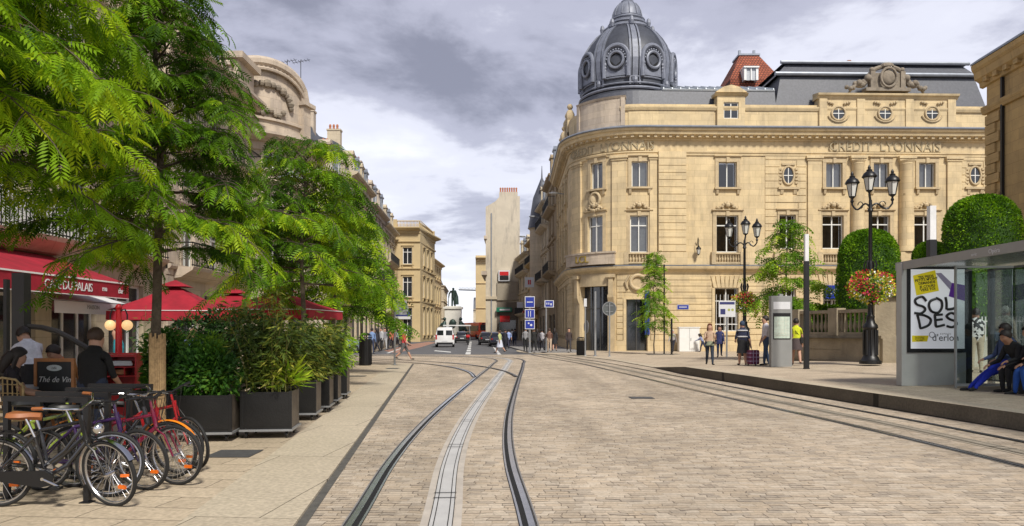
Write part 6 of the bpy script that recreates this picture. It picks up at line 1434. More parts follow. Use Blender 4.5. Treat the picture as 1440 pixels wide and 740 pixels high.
r = thing('shop_sign', 'long green shop sign at the foot of the blank gable', 'sign'); a, c = P3(698, 439, 115.4), P3(720, 432.5, 115.4); m = MB(); m.box(a.x, c.x, 115.2, 115.6, a.z, c.z, bev=.05); m.build('panel', GREEN, r); m = MB(); m.box(a.x + .5, c.x - .3, 115.1, 115.19, (a.z + c.z) / 2 - .12, (a.z + c.z) / 2 + .12); m.build('sign_mark', WSIGN, r)
r = thing('shop_awning', 'small red awning on the corner shop under the green sign', 'awning'); a, c = P3(703, 451, 113.5), P3(717, 444, 113.5); m = MB(); m.ext([(a.x, 114.9, c.z), (a.x, 113.5, a.z + .15), (a.x, 113.5, a.z - .2), (a.x, 114.9, c.z - .15)], (c.x - a.x, 0, 0)); m.build('canopy', REDP, r)
for i, (px0, px1, y0, y1, D, mm_, lab) in enumerate(((727, 736, 425, 433, 98, WSIGN, 'white projecting sign far down the right hand facades'), (735, 741, 429, 440, 90, REDP, 'dark red shop awning far down the right hand facades'), (713, 735, 390, 404, 84, WSIGN, 'pale square hanging sign above the stacked blue signs'))):
    if i == 2: px0, px1 = 738, 751
    a, c = P3(px0, y1, D), P3(px1, y0, D); r = thing('shop_sign' if i != 1 else 'shop_awning', lab, 'sign' if i != 1 else 'awning'); m = MB()
    if i == 1: m.ext([(c.x + 1.0, D, c.z), (a.x, D, a.z + .2), (a.x, D, a.z), (c.x + 1.0, D, c.z - .3)], (0, 5, 0))
    else: m.box(a.x, c.x, D, D + .15, a.z, c.z, bev=.03)
    m.build('panel', mm_, r)
    if i == 2: m = MB(); m.box(a.x + .35, a.x + .5, D - .02, D - .001, a.z + .3, c.z - .3); m.box(c.x - .5, c.x - .35, D - .02, D - .001, a.z + .3, c.z - .3); m.build('sign_mark', REDP, r)
    m = MB(); m.box(c.x, c.x + (2.5 if i != 1 else .1), D + .05, D + .1, (a.z + c.z) / 2, (a.z + c.z) / 2 + .05); m.build('bracket', IRON, r)
r = thing('shop_sign', 'dark blue round topped bank sign over the far left corner door', 'sign'); a = P3(564, 458, 104.6); m = MB(); m.ext([(a.x + 1.25 * math.cos(t), 104.9, 3.6 + 1.25 * math.sin(t)) for t in [math.pi * k / 12 for k in range(13)]], (0, -.12, 0)); m.build('arched_panel', mat('slate blue sign', (.03, .04, .16), .5), r)
m = MB(); m.box(a.x - 1.3, a.x + 1.3, 104.7, 104.95, 3.2, 3.58); m.build('white_panel', WSIGN, r)
r = thing('shop_sign', 'small green cross sign on the left street facades', 'sign'); a = P3(536, 441, 92); m = MB(); m.box(a.x - .5, a.x + .5, 92, 92.2, a.z - .18, a.z + .18); m.box(a.x - .18, a.x + .18, 91.99, 92.21, a.z - .5, a.z + .5); m.build('cross', GREEN, r)
# slender lamp among the left trees
r = thing('street_lamp', 'tall dark lamp post with wide saucer heads rising among the left trees', 'street lamp', (fx(404, 23), 23.4, .03)); m = MB(); m.tube([(0, 0, 0), (0, 0, 6.4)], [.09, .05], 10); m.tube([(0, 0, 4.9), (-.6, 0, 5.1), (-.75, 0, 4.7)], .025, 6); m.build('pole', BLACK, r, smooth=True)
m = MB(); m.lathe([(.03, .3), (.1, .22), (.42, .05), (.44, 0), (.1, -.02)], 20, (0, 0, 6.3)); m.build('lamp_head', ALU, r, smooth=True); m = MB(); m.lathe([(.03, .25), (.08, .2), (.34, .05), (.36, 0), (.1, -.02)], 20, (-.75, 0, 4.55)); m.build('lamp_head', ALU, r, smooth=True)
# railing along the far left pavement
r = thing('pavement_railing', 'low dark railing along the far left pavement before the crowd', 'railing'); m = MB(); a, c = Vector((*gz(526, 495), .12)), Vector((*gz(560, 486), .12)); n_ = 26
for k in range(n_ + 1): p = a.lerp(c, k / n_); m.tube([p, p + Vector((0, 0, 1.0))], .05 if k % 4 == 0 else .03, 5)
m.tube([a + Vector((0, 0, 1)), c + Vector((0, 0, 1))], .05, 5); m.build('rails', IRON, r)

# ------------------------------------------------------------------ cafe terrace
def parasol(label, px, D, ztop, zed, half, rot=0):
    r = thing('parasol', label, 'parasol', (fx(px, D), D, .03), R(rot), 'red parasols over the cafe terrace'); m = MB(); k = 4; pts = []
    n = 16; ring0 = []
    def sq(t, s): # rounded square outline
        a = 2 * math.pi * t / 32; c, d = math.cos(a), math.sin(a); q = max(abs(c), abs(d)); return (c / q * s, d / q * s)
    prof = [(.22, ztop - .28), (.55 * half, lerp(ztop - .28, zed, .52)), (half, zed)]
    vs = [(0, 0, ztop - .2)]; 
    for s, z in prof: vs += [(*sq(t, s), z) for t in range(32)]
    vs += [(*sq(t, half + .01), zed - .27 - .015 * (t % 2)) for t in range(32)]
    fs = [(0, 1 + t, 1 + (t + 1) % 32) for t in range(32)]
    for i in range(3): fs += [(1 + i * 32 + t, 1 + (i + 1) * 32 + t, 1 + (i + 1) * 32 + (t + 1) % 32, 1 + i * 32 + (t + 1) % 32) for t in range(32)]
    m.add(vs, fs); m.build('canopy', REDC, r, fix=False)
    m = MB(); m.add([(0, 0, ztop)] + [(*sq(t, .42), ztop - .22) for t in range(32)], [(0, 1 + t, 1 + (t + 1) % 32) for t in range(32)]); m.build('vent_cap', REDC, r, fix=False)
    m = MB(); m.tube([(*sq(t, half + .012), zed - .005) for t in range(32)], .012, 4, closed=True); m.build('piping', WHITEC, r)
    m = MB(); m.tube([(0, 0, 0), (0, 0, ztop)], .03, 8); m.lathe([(.3, 0), (.3, .05), (.06, .08)], 16)
    for t in range(8): x, y = sq(t * 4, half * .97); m.tube([(0, 0, ztop - .3), (x, y, zed + .01)], .012, 4)
    m.build('pole', IRON, r)
parasol('wide red parasol left of the reed wrapped tree trunk', 247, 22.8, 3.12, 2.15, 1.45, 8)
parasol('second red parasol behind the tall bamboo, its edge above the last planters', 394, 23.4, 3.0, 2.2, 1.5, -6)
parasol('third red parasol glimpsed between the first two', 330, 26.5, 3.1, 2.25, 1.7, 4)
# chalkboard
r = thing('chalkboard', 'wood framed chalkboard menu standing behind the bicycles', 'menu board', (fx(77, 10.8), 10.8, .03), R(-6)); m = MB()
for s in (-1, 1): m.box(s * .29 - .022, s * .29 + .022, -.02, .02, 0, 1.17)
m.box(-.268, .268, -.02, .02, 1.12, 1.17); m.box(-.268, .268, -.02, .02, .33, .37)
for s in (-1, 1): m.ext([(s * .29 - .015, .0, 1.1), (s * .29 - .015, .4, 0), (s * .29 - .015, .43, 0), (s * .29 - .015, .03, 1.12)], (.03, 0, 0))
m.build('frame', WOODM, r); m = MB(); m.box(-.267, .267, -.008, .008, .371, 1.119); b_ = m.build('board', mat('chalk slate', (.016, .019, .022), .6), r)
m = MB(); m.add([(.12 * math.cos(t), -.012, 1.03 + .045 * math.sin(t)) for t in [2 * math.pi * k / 24 for k in range(24)]], [tuple(range(24))]); m.build('oval_badge', mat('pale badge', (.5, .56, .58), .5), b_, fix=False)
m = MB(); letter(m, 'Thé de Vin', .115, Matrix.Translation((.0, -.012, .86)), .001, font_shear=.35); m.build('chalk_lettering', WSIGN, b_)
m = MB(); letter(m, 'café', .05, Matrix.Translation((.0, -.014, 1.03)), .001); m.build('badge_lettering', FRAMED, b_)
# red display cabinet
r = thing('display_cabinet', 'red open fronted newspaper cabinet beside the wrapped tree', 'cabinet', (fx(172, 12.9), 12.9, .03), R(12)); m = MB()
m.box(-.28, -.25, -.2, .2, .1, 1.18); m.box(.25, .28, -.2, .2, .1, 1.18); m.box(-.25, .25, .17, .2, .1, 1.18); m.box(-.25, .25, -.2, .17, 1.12, 1.16); m.box(-.25, .25, -.2, .17, .1, .5); m.box(-.25, .25, -.2, .17, .78, .8); m.box(-.25, .25, -.2, .17, .94, .955)
for k in (-1, 1): m.box(k * .085 - .008, k * .085 + .008, -.2, .17, .8, .94)
m.build('carcass', REDP, r)
for z, w_, mm_ in ((.82, .1, WOODM), (.97, .2, WSIGN), (.52, .16, YEL)): m = MB(); m.box(-w_, w_, -.15, .1, z, z + .05); m.box(-w_ * .8, w_ * .9, -.13, .1, z + .05, z + .08); m.build('leaflets', mm_, r)
# globe lamp
r = thing('globe_lamp', 'red post carrying two glowing globe lamps on black curls', 'globe lamp', (fx(167, 13.2), 13.2, .03)); m = MB(); m.tube([(0, 0, 0), (0, 0, 1.5), (0, 0, 1.95)], [.07, .055, .04], 10); m.lathe([(.14, 0), (.12, .08), (.07, .12)], 14); m.ball((0, 0, 1.98), .06, 8); m.build('post', REDP, r, smooth=True)
for s in (-1, 1):
    m = MB(); m.tube([(0, 0, 1.75), (s * .04, 0, 1.93), (s * .11, 0, 1.95), (s * .15, 0, 1.85), (s * .15, 0, 1.76)], .014, 6); a_ = m.build('lamp_arm', IRON, r, smooth=True); m = MB(); m.ball((s * .15, 0, 1.665), .092, 18); m.build('globe', GLOBE, a_, smooth=True)
# terrace screen with its curved bar
r = thing('terrace_screen', 'black post with a sweeping curved bar at the cafe entrance', 'terrace screen', (0, 0, .03)); m = MB(); m.box(fx(30, 13.4) - .11, fx(30, 13.4) + .11, 13.3, 13.5, 0, 2.6); m.box(fx(12, 13.6) - .03, fx(12, 13.6) + .03, 13.5, 13.6, 0, 2.5); m.build('post', IRON, r)
m = MB(); q = [(40, 459), (60, 461), (80, 466), (100, 476), (122, 489), (150, 499), (163, 500)]; m.tube([Vector((fx(a, 13.4 - .01 * i * 8), 13.4 - .01 * i * 8, ZY(b, 13.4) - .03)) for i, (a, b) in enumerate(q)], [.045, .05, .05, .05, .05, .045, .04], 8); m.build('curved_bar', IRON, r, smooth=True)
m = MB(); m.box(fx(40, 13.4), fx(150, 12.9), 13.0, 13.04, .0, .42); m.build('low_panel', IRON, r)
# rattan chairs and tables
RAT = mat('pale rattan', (.46, .33, .16), .7, var=.3, scale=18); RATD = mat('rattan cane', (.30, .17, .07), .6)
def rattan(label, x, y, rz):
    r = thing('rattan_chair', label, 'chair', (x, y, .03), rz, 'rattan chairs on the cafe terrace'); 
    for sx in (-1, 1):
        for sy in (-1, 1): m = MB(); m.tube([(sx * .2, sy * .2, 0), (sx * .19, sy * .19, .45)] + ([(sx * .2, .22, .8)] if sy > 0 else []), .014, 6); m.build('leg', RATD, r)
    m = MB(); m.box(-.22, .22, -.22, .22, .44, .475, bev=.012); m.build('seat', RAT, r)
    m = MB()
    for k in range(9): t = -1 + 2 * k / 8; m.tube([(t * .21, .2 + .03 * (1 - t * t), .47), (t * .22, .24 + .04 * (1 - t * t), .86 + .05 * (1 - t * t))], .009, 4)
    for z in (.58, .7, .82): m.tube([(-.22, .21, z), (0, .26, z + .02), (.22, .21, z)], .008, 4)
    m.tube([(-.22, .22, .45), (-.235, .24, .8), (-.15, .28, .9), (0, .29, .93), (.15, .28, .9), (.235, .24, .8), (.22, .22, .45)], .016, 6); m.build('backrest', RAT, r)
    m = MB()
    for sx in (-1, 1): m.tube([(sx * .2, -.19, .44), (sx * .24, -.17, .64), (sx * .25, .1, .67), (sx * .23, .23, .7)], .013, 6)
    m.build('armrest', RATD, r)
rattan('rattan cafe chair at the left edge, under the seated girl', fx(12, 10.4), 10.4, R(200)); rattan('rattan chair nearest the bicycles at the left edge', fx(2, 9.3), 9.3, R(150)); rattan('rattan chair under the man in orange', fx(92, 12.7), 12.7, R(160)); rattan('rattan chair at the back of the terrace beside the waiter', fx(55, 14.6), 14.6, R(30)); rattan('rattan chair behind the red cabinet', fx(190, 15.6), 15.6, R(-40))
def bistro(label, x, y):
    r = thing('bistro_table', label, 'table', (x, y, .03), 0, 'round tables on the cafe terrace'); m = MB(); m.lathe([(.33, .72), (.34, .73), (.34, .75), (.32, .76)], 28); m.build('table_top', ALU, r)
    m = MB(); m.tube([(0, 0, .03), (0, 0, .73)], .025, 8); m.lathe([(.22, 0), (.2, .03), (.03, .06)], 20); m.build('pedestal', IRON, r)
bistro('round cafe table in front of the seated girl', fx(28, 10.9), 10.9); bistro('round cafe table before the man in orange', fx(70, 13.1), 13.25); bistro('round cafe table behind the laurel planters', fx(250, 16.5), 17.5)

# ------------------------------------------------------------------ statue on its pedestal
r = thing('statue_monument', 'dark bronze standing figure on a tall pale pedestal at the street end', 'statue', (fx(637.5, 140), 140, 0)); zt = ZY(431, 140)
m = MB(); m.box(-2.6, 2.6, -2.6, 2.6, 0, .8); m.box(-1.9, 1.9, -1.9, 1.9, .8, 1.5); m.box(-1.5, 1.5, -1.5, 1.5, 1.5, zt - .5); m.box(-1.75, 1.75, -1.75, 1.75, zt - .5, zt - .12); m.box(-1.4, 1.4, -1.4, 1.4, zt - .119, zt); m.build('pedestal', mat('pale pedestal stone', (.66, .64, .58), .8, var=.1), r)
m = MB(); hh = (431 - 404) / 7.5
def seg(pts, rs): m.tube([(a, b, zt + c * hh) for a, b, c in pts], [q * hh for q in rs], 9)
seg([(-.22, -.1, 0), (-.2, -.1, .25), (-.1, 0, .5)], [.045, .05, .075]); seg([(.3, .15, 0), (.25, .1, .25), (.1, 0, .5)], [.045, .05, .075]); seg([(0, 0, .46), (0, 0, .62), (0, 0, .8), (0, 0, .86)], [.11, .10, .12, .05]); seg([(0, 0, .84), (0, -.02, .89), (0, -.03, .97)], [.04, .065, .05])
seg([(.4, 0, .8), (.55, -.1, .64), (.35, -.3, .55)], [.05, .04, .03]); seg([(-.4, 0, .8), (-.75, -.1, .66), (-.85, -.2, .45)], [.05, .04, .03]); seg([(.25, .35, .84), (.45, .4, .5), (.5, .4, .1)], [.06, .13, .14]); seg([(-.85, -.2, .47), (-.9, -.2, 0)], [.02, .02])
m.build('bronze_figure', BRONZE, r, smooth=True)
m = MB()
for s in (-1, 1):
    m.tube([(s * 1.7, -1.9, 1.6), (s * 1.6, -1.7, 2.6), (s * 1.5, -1.6, 3.3)], [.5, .5, .3], 9); m.ball((s * 1.5, -1.7, 3.75), .32, 9); m.tube([(s * 1.5, -1.8, 2.0), (s * 2.3, -2.4, 2.0), (s * 2.9, -2.5, 1.2)], [.36, .3, .2], 8); m.tube([(s * 1.5, -1.7, 3.1), (s * 2.1, -2.1, 2.8), (s * 2.4, -2.3, 2.2)], [.2, .16, .12], 7)
m.ball((0, -1.6, 2.9), .7, 9, sq=(1, .5, 1.2)); m.build('base_figures', BRONZE, r, smooth=True)
r = thing('market_canopy', 'pale flat canopy below the statue pedestal', 'canopy', (fx(643, 120), 120, 0)); m = MB(); m.box(-2.2, 2.2, -1, 1, 2.3, 2.5, bev=.05); m.build('canopy', WHITEC, r); m = MB()
for s in (-2.0, 2.0):
    for t in (-.9, .9): m.tube([(s, t, 0), (s, t, 2.3)], .05, 6)
m.build('posts', STEEL, r)
# ================================================================== bicycles and racks
TYRE = mat('tyre rubber', (.012, .012, .012), .75); RIMM = mat('rim aluminium', (.50, .50, .52), .25, metal=.9); ORANGE = mat('reflector orange', (.8, .16, .01), .3)
LEATH = mat('brown leather', (.30, .10, .03), .5, var=.15)
def wheel(root, T, r=.33, rim=None, tw=.019, spokes=28, refl=True, gum=False):
    w = bpy.data.objects.new('wheel', None)
    def add(m, nm, mm_, par, **k): m_ = m; o = m_.build(nm, mm_, par, **k); return o
    m = MB(); m.T = T; m.torus((0, 0, 0), r - tw, tw, 'y', 40, 8); ty = m.build('wheel', TYRE, root, smooth=True)
    m = MB(); m.T = T; m.torus((0, 0, 0), r - tw * 2.1, tw * .62, 'y', 40, 6); m.build('rim', rim or RIMM, ty, smooth=True)
    m = MB(); m.T = T
    for k in range(spokes): a = 2 * math.pi * k / spokes; b = a + (.35 if k % 2 else -.35); s = .025 if k % 4 < 2 else -.025; m.tube([(.018 * math.cos(b), s, .018 * math.sin(b)), ((r - tw * 2.2) * math.cos(a), 0, (r - tw * 2.2) * math.sin(a))], .0017, 3, caps=False)
    o = m.build('spokes', CHROME, ty); o['kind'] = 'stuff'
    m = MB(); m.T = T; m.tube([(0, -.05, 0), (0, .05, 0)], .02, 10); m.build('hub', CHROME, ty, smooth=True)
    if refl: m = MB(); m.T = T; m.box(.10, .18, -.012, .012, -.13, -.10); m.build('reflector', ORANGE, ty)
def bike(label, x, y, heading, col, steer=0, style='city', lean=3, r=.325, saddle=None, rimm=None, fender=None, basket=False, light=False, s=.95):
    root = thing('bicycle', label, 'bicycle', (x, y, .03), heading, 'bicycles parked at the racks', scale=s)
    fm = mat('bike paint ' + label[:22], col, .25, coat=.6, var=.05)
    # origin: front wheel contact; the bicycle extends towards -x
    Ln = Matrix.Rotation(R(lean), 4, 'X'); WB = 1.05
    Tr = Ln @ Matrix.Translation((-WB, 0, r)); hx, hz = -.19, .80                # head tube top
    St = Ln @ Matrix.Translation((-.08, 0, 0)) @ Matrix.Rotation(steer, 4, Vector((-.32, 0, 1)).normalized()) @ Matrix.Translation((.08, 0, 0)); Tf = St @ Matrix.Translation((0, 0, r))
    wheel(root, Tr, r, rimm); wheel(root, Tf, r, rimm)
    bb = Vector((-WB + .44, 0, .28)); st = Vector((-WB + .30, 0, .80)); sb = Vector((-WB + .345, 0, .66)); hd = Vector((-.235, 0, .62)); hu = Vector((-.27, 0, .78)); ra = Vector((-WB, 0, r))
    m = MB(); m.T = Ln
    if style == 'city': m.tube([hd, hd.lerp(bb, .5) - Vector((0, 0, .06)), bb], .022, 8); m.tube([hu - Vector((0, 0, .03)), hu.lerp(bb, .5) + Vector((0, 0, -.0)), bb + Vector((-.02, 0, .1))], .018, 8)
    else: m.tube([hd, bb], .022, 8); m.tube([hu - Vector((0, 0, .03)), sb], .018, 8)
    m.tube([bb, sb], .018, 8); m.tube([hd, hu + Vector((-.01, 0, .03))], .026, 8)
    for sgn in (-1, 1): m.tube([bb + Vector((0, sgn * .03, 0)), ra + Vector((0, sgn * .06, 0))], .011, 6); m.tube([sb + Vector((0, sgn * .02, 0)), ra + Vector((0, sgn * .06, 0))], .009, 6)
    m.build('frame', fm, root, smooth=True)
    m = MB(); m.T = Ln; m.tube([sb, st + Vector((-.03, 0, .04))], .013, 8); m.build('seat_post', CHROME, root, smooth=True)
    m = MB(); m.T = Ln; c = st + Vector((-.03, 0, .06))
    for k in range(9):
        pass
    P_ = [(-.14, .085, 0), (-.12, .10, .0), (-.02, .075, -.005), (.06, .03, -.005), (.14, .018, -.01)]
    vs = []
    for (a, w_, z) in P_: vs += [(c.x + a, -w_, c.z + z), (c.x + a, -w_ * .7, c.z + z + .035), (c.x + a, w_ * .7, c.z + z + .035), (c.x + a, w_, c.z + z), (c.x + a, 0, c.z + z - .035)]
    m.add(vs, [(5 * i + j, 5 * i + (j + 1) % 5, 5 * i + 5 + (j + 1) % 5, 5 * i + 5 + j) for i in range(4) for j in range(5)] + [(0, 1, 2, 3, 4), (24, 23, 22, 21, 20)]); m.build('saddle', saddle or BLACK, root, smooth=True)
    m = MB(); m.T = St
    for sgn in (-1, 1): m.tube([(0, sgn * .05, r), (-.10, sgn * .045, .55), (-.20, sgn * .03, .60)], .011, 6)
    m.tube([(-.235, 0, .60), (-.29, 0, .93)], .014, 8); m.build('fork', fm if style != 'city' else BLACK, root, smooth=True)
    m = MB(); m.T = St; hb = Vector((-.29, 0, .93))
    if style == 'city': pts = [hb + Vector(q) for q in ((-.22, -.27, .06), (-.08, -.25, .07), (.02, -.15, .04), (.04, 0, 0), (.02, .15, .04), (-.08, .25, .07), (-.22, .27, .06))]
    else: pts = [hb + Vector(q) for q in ((-.06, -.30, .03), (0, -.15, .03), (.03, 0, 0), (0, .15, .03), (-.06, .30, .03))]
    m.tube(pts, .011, 7); h_ = m.build('handlebar', CHROME if style == 'city' else BLACK, root, smooth=True)
    for a, b_ in ((0, 1), (-1, -2)): m = MB(); m.T = St; m.tube([pts[a], pts[a].lerp(pts[b_], .8)], .017, 8); m.build('grip', saddle or BLACK, h_, smooth=True)
    m = MB(); m.T = St
    for sgn in (-1, 1): q = hb + Vector((.02, sgn * .17, .03)); m.tube([q, q + Vector((.05, sgn * .03, -.01)), q + Vector((.06, sgn * .11, -.02))], .006, 5)
    m.tube([hb + Vector((.02, .1, 0)), hb + Vector((.16, .05, .05)), hb + Vector((.13, 0, -.2)), (-.08, .02, .62)], .004, 4); m.tube([hb + Vector((.02, -.1, 0)), hb + Vector((.18, -.04, .0)), hb + Vector((.08, 0, -.25)), (-.2, .02, .55)], .004, 4); m.build('brake_lever', IRON, h_)
    m = MB(); m.T = Ln; m.lathe([(.001, -.004), (.085, -.003), (.085, .003), (.001, .004)], 20); 
    T2 = Ln @ Matrix.Translation(bb + Vector((0, -.06, 0))) @ Matrix.Rotation(R(90), 4, 'X'); m = MB(); m.T = T2; m.lathe([(.02, -.004), (.088, -.004), (.088, .004), (.02, .004)], 20); m.T = Ln; m.tube([bb + Vector((0, -.08, 0)), bb + Vector((.15, -.09, -.07))], .011, 6); m.tube([bb + Vector((0, .08, 0)), bb + Vector((-.15, .09, .07))], .011, 6); m.tube([bb - Vector((0, .09, 0)), bb + Vector((0, .09, 0))], .016, 8); c_ = m.build('crank', CHROME, root)
    for q in (bb + Vector((.15, -.14, -.07)), bb + Vector((-.15, .14, .07))): m = MB(); m.T = Ln @ Matrix.Translation(q); m.box(-.045, .045, -.04, .04, -.01, .01); m.build('pedal', BLACK, c_)
    if style == 'city':
        m = MB(); m.T = Ln; m.ext([(-WB - .03, -.085, r - .05), (-WB + .42, -.085, .20), (-WB + .52, -.085, .22), (-WB + .54, -.085, .31), (-WB + .46, -.085, .36), (-WB - .03, -.085, r + .03)], (0, .014, 0)); m.build('chain_guard', BLACK, root)
        m = MB(); m.T = Ln; m.box(-WB - .25, -WB + .2, -.06, -.045, .70, .715); m.box(-WB - .25, -WB + .2, .045, .06, .70, .715)
        for k in range(4): m.box(-WB - .25 + k * .14, -WB - .235 + k * .14, -.045, .045, .70, .712)
        for sgn in (-1, 1): m.tube([(-WB, sgn * .06, r), (-WB - .15, sgn * .055, .70)], .006, 5); m.tube([(-WB, sgn * .06, r), (-WB + .12, sgn * .055, .70)], .006, 5)
        m.build('luggage_rack', BLACK, root)
    if fender is not None or style == 'city':
        fc = fender or (CHROME if light else BLACK)
        for T, a0, a1 in ((Tr, 20, 195), (Tf, 30, 205)):
            m = MB(); m.T = T; n = 22; vs = []
            for i in range(n + 1):
                a = R(lerp(a0, a1, i / n)); 
                for e, w_ in ((.012, -.028), (.022, 0), (.012, .028)): vs.append(((r + e) * math.cos(a), w_, (r + e) * math.sin(a)))
            m.add(vs, [(3 * i + j, 3 * i + j + 1, 3 * i + j + 4, 3 * i + j + 3) for i in range(n) for j in range(2)]); m.build('mudguard', fc, root, smooth=True)
    else:
        m = MB(); m.T = Ln; m.tube([bb + Vector((.08, -.07, .0)), ra + Vector((.03, -.06, .03))], .004, 4); m.tube([bb + Vector((.0, -.07, -.085)), ra + Vector((0, -.06, -.03))], .004, 4); m.build('chain', IRON, root)
    if light:
        m = MB(); m.T = St; m.ball((-.06, 0, .76), .055, 10, sq=(.8, 1, 1)); m.build('headlight', CHROME, root, smooth=True)
    if basket:
        m = MB(); m.T = St
        for z in (.72, .8, .88, .95): m.tube([(-.2, -.14, z), (.05, -.15, z), (.05, .15, z), (-.2, .14, z)], .004, 4, closed=True)
        for k in range(9): t = -.14 + .035 * k; m.tube([(.05, t, .72), (.06, t * 1.1, .95)], .003, 3); 
        m.build('basket', IRON, root)
    return root
B = [('black city bicycle with a brown leather saddle and headlight, nearest of the row', -3.57, 6.72, 4, (.012, .012, .014), 24, dict(style='city', saddle=LEATH, light=True, lean=4)),
     ('black mountain bicycle with white trimmed frame, second in the parked row', -3.80, 7.02, -2, (.02, .02, .022), -12, dict(style='mtb', lean=-3)),
     ('purple framed bicycle with black saddle, third in the parked row', -3.62, 7.38, 3, (.035, .012, .07), 18, dict(style='mtb', lean=3)),
     ('dark magenta bicycle with thick black tyres, fourth in the parked row', -3.40, 7.62, 8, (.15, .006, .03), 22, dict(style='mtb', lean=-2)),
     ('bicycle with bright orange mudguards, fifth in the parked row', -3.62, 7.92, 2, (.03, .03, .035), 6, dict(style='city', fender=mat('orange mudguard', (.75, .22, .01), .35), lean=3)),
     ('small red bicycle, sixth in the parked row, between orange mudguards and a bright red frame', -3.66, 8.22, 10, (.25, .008, .012), 14, dict(style='mtb', lean=-2, s=.9)),
     ('bright red bicycle with raised black handlebars, farthest of the row beside the planters', -3.60, 8.55, -4, (.34, .008, .012), 30, dict(style='mtb', lean=2)),
     ('lime and white bicycle mostly hidden in the middle of the row', -4.3, 7.7, -6, (.25, .34, .03), 0, dict(style='mtb', lean=4))]
for (lab, x, y, hd, col, st, kw) in B: bike(lab, x, y, R(hd), col, R(-st), **kw)
def rack(label, x0, y0, x1, y1):
    r = thing('bicycle_rack', label, 'bicycle rack', (x1, y1, .03), 0, 'black hoop racks for bicycles'); dx, dy = x0 - x1, y0 - y1; t = .024; h = .96
    for nm, (ax, ay) in (('leg', (0, 0)), ('leg', (dx, dy))): m = MB(); m.box(ax - t, ax + t, ay - t, ay + t, 0, h - .05); m.box(ax - .05, ax + .05, ay - .05, ay + .05, 0, .01); m.build(nm, BLACK, r)
    m = MB(); L_ = math.hypot(dx, dy); n = Vector((-dy, dx)) / L_ * t; e = Vector((dx, dy)) / L_ * t
    m.prism([(-e.x + n.x, -e.y + n.y), (-e.x - n.x, -e.y - n.y), (dx + e.x - n.x, dy + e.y - n.y), (dx + e.x + n.x, dy + e.y + n.y)], h - .05, h); m.build('top_bar', BLACK, r)
rack('nearest black hoop rack, standing between the first two bicycles', -4.72, 6.98, -3.88, 6.82); rack('second black hoop rack from the front of the row', -4.75, 7.5, -3.98, 7.35); rack('third black hoop rack, among the middle bicycles', -4.75, 8.0, -4.05, 7.9); rack('farthest black hoop rack, just left of the wrapped tree trunk', -4.85, 8.6, -4.13, 8.52)

